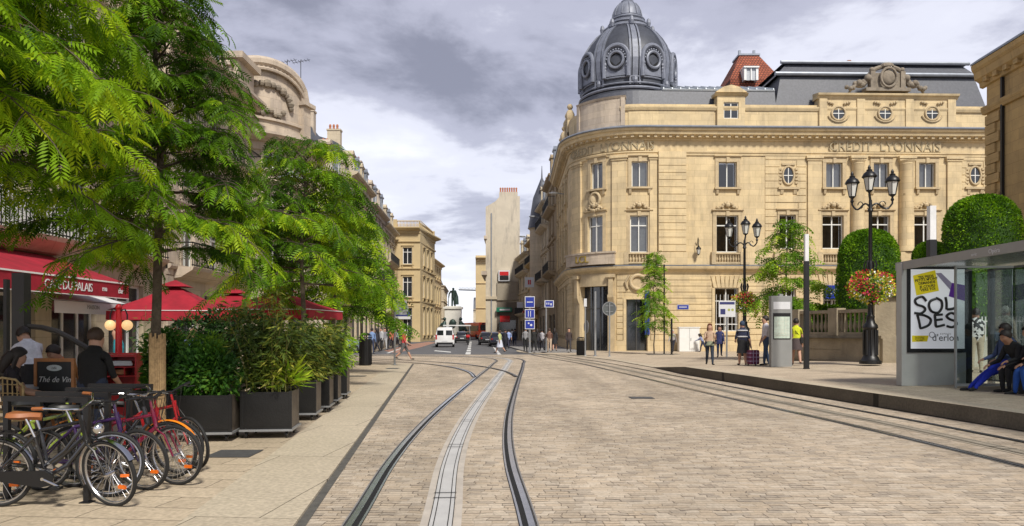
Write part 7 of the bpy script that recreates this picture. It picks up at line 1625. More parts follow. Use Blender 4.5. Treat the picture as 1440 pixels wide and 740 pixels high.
# ================================================================== vehicles
CG = mat('car window', (.012, .014, .018), .06, spec=.9); TAIL = mat('tail lamp', (.45, .01, .01), .2)
def loft(m, secs, mi=0):
    """secs: list of closed rings of equal length"""
    n = len(secs[0]); vs = [p for s in secs for p in s]
    m.add(vs, [(i * n + j, i * n + (j + 1) % n, (i + 1) * n + (j + 1) % n, (i + 1) * n + j) for i in range(len(secs) - 1) for j in range(n)] + [tuple(range(n - 1, -1, -1)), tuple(range((len(secs) - 1) * n, len(secs) * n))], mi)
def car(label, x, y, rz, col, kind='hatch', name='parked_car', cat='car', z=.0, lights=False):
    root = thing(name, label, cat, (x, y, z), rz); pm = mat('paint ' + label[:20], col, .28, coat=.7, var=.02)
    # y forward; stations (y, z_low, z_belt, z_roof, half width)
    if kind == 'van': S = [(-2.15, .45, 1.05, 1.80, .86), (-2.12, .3, 1.05, 1.88, .90), (-1.0, .28, 1.05, 1.95, .92), (.6, .28, 1.05, 1.93, .92), (1.05, .28, 1.05, 1.80, .90), (1.5, .28, 1.0, 1.30, .88), (2.1, .3, .88, .95, .84), (2.25, .45, .7, .75, .76)]; WH = (-1.35, 1.4); rw = .31
    else: S = [(-2.0, .5, .80, .86, .74), (-1.95, .32, .90, 1.00, .82), (-1.55, .24, .93, 1.36, .86), (-.6, .2, .93, 1.47, .87), (.15, .2, .92, 1.44, .87), (.95, .2, .90, .98, .86), (1.7, .24, .75, .80, .82), (2.05, .38, .60, .64, .70)]; WH = (-1.25, 1.3); rw = .31
    rings = []
    for (yy, zl, zb, zr, w_) in S:
        tw = w_ * .78 if zr - zb > .25 else w_ * .93
        rings.append([(-w_ * .92, yy, zl), (w_ * .92, yy, zl), (w_, yy, zl + .12), (w_ * 1.0, yy, zb), (tw, yy, max(zr - .06, zb + .01)), (tw * .85, yy, zr), (-tw * .85, yy, zr), (-tw, yy, max(zr - .06, zb + .01)), (-w_, yy, zb), (-w_, yy, zl + .12)])
    m = MB(); loft(m, rings); m.build('body', pm, root, smooth=True)
    g_ = MB(); e = .012
    cab = [s for s in S if s[3] - s[2] > .25]
    for i in range(len(cab) - 1):
        if kind == 'van' and i < 2: continue
        (y0, _, b0, r0, w0), (y1, _, b1, r1, w1) = cab[i], cab[i + 1]
        for sg in (-1, 1): g_.add([(sg * (w0 + e) * .985, y0 + .06, b0 + .05), (sg * (w1 + e) * .985, y1 - .06, b1 + .05), (sg * (w1 * .80 + e), y1 - .06, r1 - .11), (sg * (w0 * .80 + e), y0 + .06, r0 - .11)], [(0, 1, 2, 3)])
    i = S.index(cab[-1]); a, b_ = S[i], S[i + 1]; g_.add([(-a[4] * .70, a[0] + .05, a[3] - .0), (a[4] * .70, a[0] + .05, a[3] - .0), (b_[4] * .80, b_[0] - .02, b_[3] + .035), (-b_[4] * .80, b_[0] - .02, b_[3] + .035)], [(0, 1, 2, 3)])
    if kind == 'van':
        for sg in (-1, 1): g_.box(sg * .42 - .30, sg * .42 + .30, -2.165, -2.155, 1.16, 1.62)
    else: a, b_ = S[1], S[2]; g_.add([(-.66, a[0] + .03, a[3] + .05), (.66, a[0] + .03, a[3] + .05), (.62, b_[0] - .03, b_[3] - .03), (-.62, b_[0] - .03, b_[3] - .03)], [(0, 1, 2, 3)])
    g_.build('windows', CG, root, fix=False)['kind'] = 'stuff'
    for sg in (-1, 1):
        m = MB(); zz_ = (.75, 1.2) if kind == 'van' else (.68, .84); m.box(sg * (.80 if kind == 'van' else .68) - .07, sg * (.80 if kind == 'van' else .68) + .07, S[0][0] - .015, S[0][0] + .06, *zz_); m.build('tail_light', TAIL, root)
        m = MB(); m.ball((sg * .62, S[-1][0] - .1, .58), .12, 8, sq=(1.3, 1, .8)); m.build('headlight', LAMPG, root, smooth=True)
        m = MB(); m.box(sg * 1.0 - .1, sg * 1.0 + .1, .75, .85, .95, 1.1, bev=.02); m.build('mirror', pm, root)
        for yy in WH:
            m = MB(); m.tube([(sg * .72, yy, rw), (sg * .90, yy, rw)], rw, 20); w_ = m.build('wheel', TYRE, root, smooth=True); m = MB(); m.tube([(sg * .905, yy, rw), (sg * .915, yy, rw)], rw * .6, 14); m.build('rim', RIMM, w_)
    m = MB(); m.box(-.26, .26, S[0][0] - .02, S[0][0] - .002, .56, .66); m.build('number_plate', WSIGN, root)
    m = MB(); m.box(-.78, .78, S[0][0] - .06, S[0][0] + .1, .3, .48, bev=.03); m.build('bumper', BLACK, root)
    return root
car('white delivery van driving away up the street', fx(626, 73), 73, R(4), (.75, .75, .75), 'van', 'delivery_van', 'van')
car('dark blue parked hatchback, nearer of the two at the right kerb', fx(700, 74), 75.5, R(4), (.015, .02, .045))
car('black parked car behind the dark blue hatchback at the right kerb', fx(684, 82), 83.5, R(5), (.012, .012, .014))
car('silver blue car nosing out from behind the far left tree', fx(488, 53.5) - .6, 53.5, R(-90), (.20, .24, .30))
car('dark car far behind the white van at the left kerb', fx(649, 96), 97, R(4), (.02, .02, .024))
# bus
r = thing('city_bus', 'bright red bus waiting beyond the parked cars at the street end', 'bus', (fx(671, 142), 142, 0), R(20)); m = MB(); RB = mat('bus red', (.9, .09, .02), .35, coat=.4); m.box(-1.3, 1.3, -5.5, 5.5, .35, 3.1, bev=.15); m.build('body', RB, r)
m = MB(); m.box(-1.1, 1.1, -5.53, -5.505, 1.6, 2.7); m.box(-1.315, -1.305, -5, 5, 1.5, 2.5); m.box(1.305, 1.315, -5, 5, 1.5, 2.5); m.build('windows', CG, r)['kind'] = 'stuff'; m = MB(); m.box(-.8, .8, -5.54, -5.51, 2.75, 2.98); m.build('route_display', BLACK, r)
for sx in (-1.2, 1.2):
    for y_ in (-3.5, 3.2): m = MB(); m.tube([(sx - .12, y_, .48), (sx + .12, y_, .48)], .48, 16); m.build('wheel', TYRE, r)
r = thing('construction_crane', 'thin crane jib high behind the statue', 'crane', (0, 260, 0)); m = MB(); a, c = P3(645, 407.5, 260), P3(672, 408.5, 260); m.tube([(a.x, 0, a.z), (c.x, 0, c.z)], .25, 4)
for k in range(14): q = lerp(a.x, c.x, k / 14); m.tube([(q, 0, a.z + .1), (q + .3, 0, a.z + .9), (q + .6, 0, a.z + .1)], .08, 3)
m.build('jib', STEEL, r); m = MB(); m.tube([(c.x, 0, 0), (c.x, 0, c.z + 1)], .5, 4); m.build('mast', STEEL, r)
# ================================================================== people
def tone(c, k): return tuple(x * k for x in c)
def fabric(c): 
    nm = 'cloth %.3f %.3f %.3f' % c; return mat(nm, c, .85, var=.16, scale=14, bump=.25, bscale=22)
SKIN2 = mat('tanned skin', (.36, .19, .12), .55, var=.06)
def person(label, x, y, z, face, h=1.72, L=(8, 5), Rr=(-8, 5), LA=(8, 12, 10), RA=(-6, 14, 10), lean=2, top=(.3, .3, .3), bot=(.03, .04, .08), sleeve='long', legs='long', hair=None, skin=None, shoes=(.03, .025, .02), headp=0, long_hair=False, skirt=None, group=None, fingers=True, female=False, seat=None, detail=1, turn=0, hat=None, sidelean=0, stuffs=None, belly=1.0):
    root = thing('person', label, 'person', (x, y, z), face, group, scale=h)
    J = []; Rd = []; E = []; TG = []
    def v(p, r): J.append(Vector(p)); Rd.append(r); return len(J) - 1
    def e(a, b, t): E.append((a, b)); TG.append(t)
    ln = R(lean); sl = R(sidelean)
    def T(d, u, s=0): return Vector((s * math.cos(sl) + u * math.sin(sl), d * math.cos(ln) + u * math.sin(ln), u * math.cos(ln) * math.cos(sl) - d * math.sin(ln)))
    f = .93 if female else 1.0
    pel = v((0, 0, 0), .072 * belly); w = v(T(0, .09), .062 * belly * f); ch = v(T(-.005, .185), .074 * f * belly); nb = v(T(-.008, .265), .05 * f); nk = v(T(.002, .305), .030); 
    e(pel, w, 'top'); e(w, ch, 'top'); e(ch, nb, 'top'); e(nb, nk, 'skin')
    hp = ln + R(headp); hd = lambda d, u, s=0: T(.002, .305) + Vector((s, d * math.cos(hp) + u * math.sin(hp), u * math.cos(hp) - d * math.sin(hp)))
    h1 = v(hd(.010, .045), .042); h2 = v(hd(.004, .09), .052); h3 = v(hd(0, .122), .040); e(nk, h1, 'skin'); e(h1, h2, 'skin'); e(h2, h3, 'skin')
    if detail: n_ = v(hd(.062, .063), .009); e(h1, n_, 'skin')
    lowz = 0; feet = []
    for s, (a, b) in ((-1, L), (1, Rr)):
        A = R(a); hip = v((s * .052, 0, -.025), .056 * (1.05 if female else 1)); e(pel, hip, 'bot')
        kn = J[hip] + Vector((0, math.sin(A), -math.cos(A))) * .235; md = J[hip].lerp(kn, .45); B_ = A - R(b)
        an = kn + Vector((0, math.sin(B_), -math.cos(B_))) * .225
        m1 = v(md, .047); k_ = v(kn, .034); cf = v(kn.lerp(an, .35), .033); a_ = v(an, .020)
        e(hip, m1, 'bot'); e(m1, k_, 'bot' if legs != 'mini' else 'shin'); e(k_, cf, 'shin'); e(cf, a_, 'shin')
        FA = R(clamp(b - a if b > 30 and seat is None else 0, -30, 55)); fd = Vector((s * .25, math.cos(FA), -math.sin(FA))).normalized()
        hl = v(an + Vector((0, -.012, -.018)), .020); toe = v(an + fd * .075 + Vector((0, 0, -.024)), .019); tip = v(an + fd * .105 + Vector((0, 0, -.028)), .014)
        e(a_, hl, 'shoe'); e(hl, toe, 'shoe'); e(toe, tip, 'shoe'); feet.append(min(J[toe].z, J[hl].z, J[tip].z))
    for s, (a, b, o) in ((-1, LA), (1, RA)):
        A = R(a); sh = v(T(0, .235, s * .098 * f), .037 * f); e(nb, sh, 'top'); O = R(o)
        d1 = Vector((s * math.sin(O), math.sin(A) * math.cos(O), -math.cos(A) * math.cos(O))); el = J[sh] + d1 * .165
        B_ = A + R(b); d2 = Vector((s * math.sin(O) * (.5 if b < 40 else -.55), math.sin(B_), -math.cos(B_))).normalized(); wr = el + d2 * .145
        mu = v(J[sh].lerp(el, .5), .029 * f); l_ = v(el, .024 * f); mf = v(el.lerp(wr, .4), .022 * f); w_ = v(wr, .0145)
        e(sh, mu, 'top'); e(mu, l_, 'upper'); e(l_, mf, 'fore'); e(mf, w_, 'fore')
        side = d2.cross(Vector((0, 1, 0.2))); side = side.normalized() if side.length > .1 else Vector((1, 0, 0)); nrm = d2.cross(side).normalized()
        pm = v(wr + d2 * .030, .0165); e(w_, pm, 'skin')
        if fingers:
            for k in range(4):
                q = (k - 1.5) * .0085; l1 = (.026, .031, .029, .022)[k]; p1 = wr + d2 * .045 + side * q; p2 = p1 + (d2 + nrm * .25).normalized() * l1; p3 = p2 + (d2 * .8 + nrm * .8).normalized() * l1 * .8
                a1 = v(p1, .0062); a2 = v(p2, .0054); a3 = v(p3, .0045); e(pm, a1, 'skin'); e(a1, a2, 'skin'); e(a2, a3, 'skin')
            t1 = v(wr + d2 * .022 + side * -.019, .0065); t2 = v(wr + d2 * .044 + side * -.030 + nrm * .008, .005); e(pm, t1, 'skin'); e(t1, t2, 'skin')
    low = min(feet) - .017; off = Vector((0, 0, -low if seat is None else (seat / h + .062)))
    J2 = [p + off for p in J]
    me = bpy.data.meshes.new('body'); me.from_pydata([p[:] for p in J2], E, []); o = bpy.data.objects.new('body', me); COL.objects.link(o)
    o.modifiers.new('s', 'SKIN'); sub = o.modifiers.new('u', 'SUBSURF'); sub.levels = 2 if detail > 1 else 1; sub.render_levels = sub.levels
    me.update()
    for i, sv in enumerate(me.skin_vertices[0].data): sv.radius = (Rd[i] * 1.12, Rd[i] * 1.12); sv.use_root = (i == 0)
    dg = bpy.context.evaluated_depsgraph_get(); nm = bpy.data.meshes.new_from_object(o.evaluated_get(dg)); bpy.data.objects.remove(o); bpy.data.meshes.remove(me)
    n = len(nm.vertices); V = np.empty(n * 3); nm.vertices.foreach_get('co', V); V = V.reshape(-1, 3)
    # widen the trunk sideways: chest and hips are wider than deep
    cz = [(J2[pel].z - .05), J2[nb].z + .02]; ctr = np.array(J2[pel][:])
    tw = np.zeros(n); 
    A_, B_ = np.array(J2[pel][:]), np.array(J2[nb][:]); ab = B_ - A_; t = np.clip(((V - A_) @ ab) / (ab @ ab), -.25, 1.0); cl = A_ + t[:, None] * ab; dist = np.linalg.norm(V - cl, axis=1)
    msk = (dist < .098) & (t > -.24) & (t < .99); wgt = np.where(msk, np.clip(1 - abs(t - .5) * .9, .3, 1), 0)
    V[:, 0] += (V[:, 0] - cl[:, 0]) * .38 * wgt; V[:, 1] -= (V[:, 1] - cl[:, 1]) * .10 * wgt
    nm.vertices.foreach_set('co', V.ravel()); nm.update()
    mats = {'top': fabric(top), 'bot': fabric(bot), 'skin': skin or SKIN, 'shoe': fabric(shoes)}; keys = ['top', 'bot', 'skin', 'shoe']
    for k in keys: nm.materials.append(mats[k])
    sa = np.array([J2[a][:] for a, b in E]); sb = np.array([J2[b][:] for a, b in E]); P = len(nm.polygons); C = np.empty(P * 3); nm.polygons.foreach_get('center', C); C = C.reshape(-1, 3)
    d = sb - sa; tt = np.clip(np.einsum('pij,ij->pi', C[:, None] - sa[None], d) / np.einsum('ij,ij->i', d, d)[None], 0, 1); q = sa[None] + tt[:, :, None] * d[None]
    rad = np.array([(Rd[a] + Rd[b]) / 2 for a, b in E]); ds = np.linalg.norm(C[:, None] - q, axis=2) - rad[None] * .9; ix = ds.argmin(1)
    def mk(t, f_):
        if t in ('upper',): t = 'top' if sleeve in ('long', 'short') else 'skin'
        elif t == 'fore': t = 'top' if sleeve == 'long' else 'skin'
        elif t == 'shin': t = 'bot' if legs == 'long' else 'skin'
        return keys.index(t)
    mi = np.array([mk(TG[i], 0) for i in ix], dtype=np.int32); nm.polygons.foreach_set('material_index', mi); nm.polygons.foreach_set('use_smooth', [True] * P)
    body = bpy.data.objects.new('body', nm); COL.objects.link(body); body.parent = root
    hc = hd(-.006, .092) + off; M = Matrix.Translation(hc) @ Matrix.Rotation(-hp, 4, 'X')
    m = MB(); m.T = M; nseg = 14; vs = []; rings = 8
    for i in range(rings + 1):
        th = math.pi * .70 * i / rings
        for k in range(nseg):
            a = 2 * math.pi * k / nseg; front = max(0, math.sin(a)); tlim = th * (1 - .60 * front); rr = .064 * (1 + .03 * math.sin(a * 5 + i * 2))
            vs.append((rr * .92 * math.sin(tlim) * math.cos(a), rr * 1.10 * math.sin(tlim) * math.sin(a), rr * 1.08 * math.cos(tlim) + .004))
    m.add(vs, [(i * nseg + k, i * nseg + (k + 1) % nseg, (i + 1) * nseg + (k + 1) % nseg, (i + 1) * nseg + k) for i in range(rings) for k in range(nseg)])
    if long_hair: m.tube([(0, -.035, .0), (0, -.055, -.06), (0.0, -.055, -.13), (0, -.045, -.18)], [.055, .052, .045, .02], 10); m.tube([(.04, .0, -.0), (.05, .0, -.07), (.05, .01, -.13)], [.02, .02, .01], 7); m.tube([(-.04, .0, -.0), (-.05, .0, -.07), (-.05, .01, -.13)], [.02, .02, .01], 7)
    m.build('hair' if hat is None else 'hat', (hair or HAIRB) if hat is None else fabric(hat), root, smooth=True)
    if detail:
        m = MB(); F0 = hd(0, 0) + off; M2 = Matrix.Translation(hd(0, .075) + off) @ Matrix.Rotation(-hp, 4, 'X')
        m.T = M2
        for s in (-1, 1): m.ball((s * .019, .050, .009), .0062, 6); m.tube([(s * .028, .050, .021), (s * .012, .056, .022)], .0028, 4)
        m.tube([(-.014, .052, -.030), (0, .056, -.031), (.014, .052, -.030)], .0032, 5); m.build('face', HAIRN, root, smooth=True)
    if skirt is not None:
        c_, l_, fl_ = skirt; m = MB(); hpz = off.z; m.lathe([(.080, .05), (.098, -.02), (.098 + fl_ * .5, -l_ * .5), (.098 + fl_, -l_), (.09 + fl_, -l_)], 20, (0, 0, hpz)); m.build('skirt', fabric(c_), root, smooth=True)
    return root, off
WALK = dict(L=(24, 8), Rr=(-20, 22), LA=(-22, 15, 8), RA=(20, 20, 8)); WALK2 = dict(L=(-16, 20), Rr=(20, 6), LA=(18, 22, 8), RA=(-18, 14, 8)); STAND = dict(L=(3, 2), Rr=(-2, 2), LA=(4, 14, 10), RA=(2, 16, 10))
def bag(parent_label, root, off, kind, col, h=1):
    m = MB()
    if kind == 'backpack': m.rbox(-.085, .085, -.155, -.07, off.z + .05, off.z + .25, .02); nm = 'backpack'
    elif kind == 'side': m.rbox(.07, .13, -.09, .07, off.z - .06, off.z + .07, .015); m.tube([(.10, 0, off.z + .06), (.0, -.075, off.z + .17), (-.08, 0, off.z + .29), (.0, .075, off.z + .17), (.10, 0, off.z + .06)], .006, 5); nm = 'shoulder_bag'
    m.build(nm, fabric(col), root, smooth=True)
def GZ(px, py, z=None): g = G(px, py, z); return g.x, g.y, g.z
# crossing
x, y, z = GZ(568, 506, .008); person('white haired man in red polo and grey shorts striding over the crossing', x, y, z, R(-92), 1.78, L=(30, 4), Rr=(-22, 26), LA=(-25, 20, 10), RA=(18, 45, 8), top=(.50, .05, .06), bot=(.12, .12, .12), sleeve='short', legs='shorts', hair=HAIRG, belly=1.08)
# right hand pavement group
for (px, fy, lab, kw) in (
    (739, 494.5, 'person in grey top and black trousers by the stacked blue signs', dict(face=0, top=(.25, .25, .26), bot=(.02, .02, .02), **STAND)),
    (751, 495, 'person all in black walking away, left of the stroller', dict(face=R(10), h=1.74, top=(.015, .015, .015), bot=(.015, .015, .015), **WALK)),
    (755.5, 494, 'person in dark coat just behind the one all in black', dict(face=R(-10), h=1.68, top=(.03, .025, .03), bot=(.03, .03, .04), long_hair=True, **WALK2)),
    (762, 493.5, 'person in pale grey shirt and black leggings between the dark coats and the stroller', dict(face=R(5), h=1.66, top=(.42, .40, .42), bot=(.02, .02, .025), **WALK)),
    (772.5, 495.5, 'woman in brown top and beige trousers pushing a stroller', dict(face=R(0), h=1.68, top=(.14, .07, .05), bot=(.46, .36, .27), L=(15, 8), Rr=(-12, 16), LA=(35, 30, 12), RA=(35, 30, 12), hair=HAIRN)),
    (780, 494, 'woman in a short black dress right of the stroller', dict(face=R(-8), h=1.7, top=(.015, .015, .018), bot=(.015, .015, .018), legs='mini', skirt=((.015, .015, .018), .2, .03), long_hair=True, **WALK2)),
    (800, 495, 'man in dark suit jacket over a white shirt walking by the bank corner', dict(face=R(180), h=1.74, top=(.05, .035, .035), bot=(.04, .035, .04), **WALK)),
    (703, 496.5, 'woman in pale green top and white skirt crossing before the parked cars', dict(face=R(60), h=1.68, top=(.45, .50, .22), bot=(.5, .5, .5), sleeve='short', legs='mini', skirt=((.55, .57, .66), .26, .05), female=True, hair=HAIRN, **WALK)),
    (710, 493.5, 'person in dark clothes beside the parked hatchback', dict(face=R(-30), h=1.72, top=(.02, .02, .03), bot=(.02, .02, .03), **STAND)),
    (715.5, 490.5, 'person in a blue and white shirt on the kerb right of the cars', dict(face=R(20), h=1.76, top=(.28, .36, .62), bot=(.03, .03, .06), sleeve='short', **WALK2))):
    zz = .11 if px > 716 else .01
    x, y, z = GZ(px, fy, zz); face = kw.pop('face'); person(lab, x, y, z, face, fingers=False, **kw)
for (lab, px, fy) in (('man in white shirt far down the right pavement', 720, 484.5), ('person in dark jacket far down the right pavement', 724, 486)):
    x, y, z = GZ(px, fy, .11); person(lab, x, y, z, 0, 1.74, top=(.6, .6, .6) if 'white' in lab else (.03, .03, .04), fingers=False, **WALK)
# white shirted suit detail
# stroller
x, y, z = GZ(772, 493.2, .11); r = thing('baby_stroller', 'dark baby stroller pushed along the right pavement', 'stroller', (x, y + .75, z)); m = MB()
for sx in (-.26, .26):
    m.tube([(sx, -.45, 1.0), (sx, -.1, .6), (sx, .35, .15)], .015, 5); m.tube([(sx, .1, .6), (sx, -.3, .12)], .015, 5)
m.tube([(-.26, -.45, 1.0), (.26, -.45, 1.0)], .018, 6); m.build('frame', IRON, r); m = MB(); m.rbox(-.22, .22, -.15, .3, .4, .85, .08); m.build('seat', fabric((.03, .03, .05)), r, smooth=True)
for sx in (-.28, .28):
    for yy in (-.3, .35): m = MB(); m.tube([(sx - .02, yy, .12), (sx + .02, yy, .12)], .12, 14); m.build('wheel', TYRE, r)
# left crowd
CR = 'shoppers standing on the far left pavement'
for i, (px, fy, top, bot, lab, kw) in enumerate((
    (523, 498, (.16, .25, .45), (.03, .04, .08), 'man in denim blue shirt at the left end of the far crowd', STAND),
    (530, 495.5, (.03, .03, .04), (.02, .02, .03), 'person in black second from the left in the far crowd', WALK2),
    (536.5, 493.5, (.45, .45, .46), (.03, .03, .03), 'person in a white patterned top in the far crowd', STAND),
    (541, 492, (.20, .20, .22), (.35, .35, .35), 'person in grey with pale trousers in the far crowd', WALK),
    (545.5, 490.5, (.02, .02, .02), (.02, .02, .02), 'tall person in black in the middle of the far crowd', STAND),
    (550, 491, (.45, .15, .08), (.03, .03, .04), 'person in orange top in the far crowd', WALK2),
    (553.5, 490.5, (.35, .02, .03), (.02, .02, .02), 'person in a red coat in the far crowd', STAND),
    (558, 489.5, (.25, .32, .30), (.03, .03, .04), 'person in pale green jacket right of the red coat', WALK),
    (562.5, 489, (.02, .025, .02), (.02, .02, .02), 'person in dark green before the far corner door', STAND),
    (575.5, 486.5, (.02, .02, .03), (.02, .02, .03), 'person in black by the far corner door, right of the red polo man', STAND))):
    x, y, z = GZ(px, fy, .12); person(lab, x, y, z, R(i * 67), 1.66 + .03 * (i % 5), top=top, bot=bot, group=CR, fingers=False, long_hair=(i % 3 == 1), **kw)
# before the bank
x, y, z = GZ(946, 496); person('woman in grey jacket with a handbag walking by the slim tree', x, y, z, R(150), 1.68, top=(.32, .30, .30), bot=(.02, .02, .03), fingers=False, hair=HAIRG, **WALK)
x, y, z = GZ(981, 494.5); person('boy in pale blue shirt leaning forward by the bank wall', x, y, z, R(-60), 1.45, L=(28, 10), Rr=(-18, 25), LA=(25, 15, 5), RA=(15, 25, 5), lean=24, top=(.45, .55, .62), bot=(.05, .08, .18), fingers=False)
x, y, z = GZ(988.5, 495); person('dark haired girl bending over by the bank wall', x, y, z, R(60), 1.42, L=(22, 15), Rr=(-22, 20), LA=(50, 20, 5), RA=(50, 30, 5), lean=28, top=(.22, .25, .40), bot=(.03, .04, .08), fingers=False, long_hair=True)
x, y, z = GZ(1012, 502.5); person('woman in navy patterned tunic walking behind the one with folded arms', x, y, z, R(165), 1.68, top=(.05, .06, .18), bot=(.03, .05, .12), hair=HAIRN, long_hair=True, skirt=((.05, .06, .18), .10, .015), **WALK2)
x, y, z = GZ(998, 513.5); r_, of = person('long haired woman with folded arms walking towards the camera', x, y, z, R(172), 1.70, L=(18, 4), Rr=(-10, 18), LA=(22, 85, 12), RA=(22, 82, 12), top=(.48, .34, .24), bot=(.02, .03, .05), hair=mat('auburn hair', (.16, .05, .02), .6), long_hair=True, female=True, skirt=((.20, .22, .15), .05, .012), detail=2)
x, y, z = GZ(1044, 514); r_, of = person('stout woman in navy and white striped top pulling a suitcase', x, y, z, R(-8), 1.62, L=(12, 6), Rr=(-8, 12), LA=(10, 60, 14), RA=(-14, 4, 16), top=(.02, .025, .06), bot=(.02, .02, .022), sleeve='short', legs='mini', skirt=((.02, .02, .022), .25, .03), hair=mat('blue headscarf', (.03, .05, .09), .8), belly=1.22)
m = MB()
for z0 in (.265, .17, .09): m.lathe([(.128, z0), (.130, z0 + .028), (.125, z0 + .03)], 22, (0, 0, of.z)) if False else None
for z0, rr in ((.235, 1.0), (.10, .98)): m.lathe([(.094 * rr, z0), (.112 * rr, z0 + .006), (.112 * rr, z0 + .024), (.094 * rr, z0 + .03)], 24, (0, 0, of.z)) 
for v_i in range(len(m.v)): q = m.v[v_i]; m.v[v_i] = (q[0] * 1.06, q[1] * .84, q[2])
m.build('white_stripes', fabric((.6, .6, .62)), r_, smooth=True)['kind'] = 'stuff'
x, y, z = GZ(1059, 514.5); r = thing('suitcase', 'small burgundy and purple checked suitcase on wheels', 'suitcase', (x, y, z), R(8)); m = MB(); m.rbox(-.19, .19, -.12, .12, .05, .56, .04); m.build('shell', mat('burgundy fabric', (.10, .012, .05), .7), r, smooth=True); m = MB()
for z0 in (.16, .30, .44): m.box(-.193, .193, -.123, .123, z0, z0 + .018)
m.box(-.06, -.04, -.124, .124, .06, .55); m.box(.06, .08, -.1245, .1245, .06, .55); m.build('check_bands', fabric((.35, .30, .45)), r)['kind'] = 'stuff'; m = MB(); m.tube([(-.10, .08, .55), (-.14, .02, .86), (-.24, .0, .88)], .01, 6); m.tube([(.0, .08, .55), (-.14, .02, .86)], .01, 6); m.build('pull_handle', IRON, r)
for s in (-.14, .14): m = MB(); m.tube([(s - .015, .09, .04), (s + .015, .09, .04)], .04, 10); m.build('wheel', BLACK, r)
x, y, z = GZ(1082, 515); person('man in white shirt and jeans half hidden behind the kiosk, facing left', x + .05, y + .5, z, R(88), 1.78, L=(8, 3), Rr=(-6, 6), LA=(8, 30, 6), RA=(4, 16, 8), top=(.62, .60, .64), bot=(.04, .07, .14), sleeve='short')
x, y, z = GZ(1119.5, 514); r_, of = person('woman in lime yellow top and black bag walking away right of the kiosk', x, y, z, R(-12), 1.66, L=(16, 8), Rr=(-16, 20), LA=(-10, 10, 12), RA=(14, 14, 12), top=(.55, .60, .02), bot=(.06, .05, .05), sleeve='none', legs='mini', skirt=((.07, .05, .05), .19, .03), female=True, hair=HAIRB); bag('', r_, of, 'side', (.015, .015, .015))
# shelter
x, y, z = fx(1373, 20.2), 20.2, zplaza(fx(1373, 20.2), 20.2)
PAT = mat('black and white print', (.3, .3, .3), .8)
N_, L_ = PAT.node_tree.nodes, PAT.node_tree.links; vo = N_.new('ShaderNodeTexVoronoi'); vo.inputs['Scale'].default_value = 16; ge = N_.new('ShaderNodeNewGeometry'); L_.new(ge.outputs['Position'], vo.inputs['Vector']); cr_2 = N_.new('ShaderNodeValToRGB'); cr_2.color_ramp.interpolation = 'CONSTANT'; cr_2.color_ramp.elements[0].color = (.01, .01, .01, 1); cr_2.color_ramp.elements[1].position = .45; cr_2.color_ramp.elements[1].color = (.6, .6, .6, 1); sx_ = N_.new('ShaderNodeSeparateXYZ'); L_.new(vo.outputs['Color'], sx_.inputs[0]); L_.new(sx_.outputs[0], cr_2.inputs[0]); L_.new(cr_2.outputs[0], N_['Principled BSDF'].inputs['Base Color'])
r_, of = person('man in black and white patterned shirt and beige trousers seen through the shelter', x, y, z, R(-15), 1.76, L=(4, 2), Rr=(-3, 3), LA=(8, 20, 8), RA=(30, 95, 8), top=(.31, .31, .31), bot=(.46, .40, .30), sleeve='short', hair=HAIRB, belly=1.1, detail=2)
for c in r_.children:
    if c.name.startswith('body'): c.data.materials[0] = PAT
x, y = fx(1413, 20.5), 20.5; person('person in cream shirt and white sun hat beyond the shelter bench', x, y, zplaza(x, y), R(-60), 1.80, top=(.55, .52, .42), bot=(.4, .36, .28), hat=(.6, .57, .5), **STAND)
SIT = 'people sitting on the shelter bench'
y0 = 15.35; zz = .36
person('slouching youth with long outstretched royal blue legs on the bench end', 10.22, 15.5, zz, R(92), 1.80, L=(66, 20), Rr=(60, 10), LA=(26, 45, 12), RA=(22, 50, 10), lean=-8, headp=30, top=(.06, .09, .20), bot=(.01, .03, .42), shoes=(.012, .012, .014), seat=.46, group=SIT, detail=2, skin=SKIN2)
person('youth in black hoodie leaning forward on his knees in the middle of the bench', 10.28, 15.0, zz, R(95), 1.74, L=(84, 88), Rr=(80, 84), LA=(18, 52, 12), RA=(22, 48, 10), lean=36, headp=-8, top=(.012, .012, .014), bot=(.015, .015, .018), shoes=(.012, .012, .012), seat=.46, group=SIT, detail=2, skin=SKIN2)
person('youth in black sweater and bright blue jeans, third on the bench', 10.30, 14.5, zz, R(88), 1.80, L=(86, 92), Rr=(80, 74), LA=(20, 50, 10), RA=(24, 52, 10), lean=22, headp=-4, top=(.010, .010, .012), bot=(.02, .09, .38), shoes=(.012, .012, .012), seat=.46, group=SIT, detail=2, skin=SKIN2)
person('person in dark clothes and sandals at the very right edge of the bench', 10.32, 14.05, zz, R(90), 1.72, L=(84, 86), Rr=(80, 80), LA=(30, 60, 10), RA=(30, 60, 10), lean=10, top=(.02, .02, .025), bot=(.02, .02, .02), legs='shorts', shoes=(.25, .08, .04), seat=.46, group=SIT, skin=SKIN2)
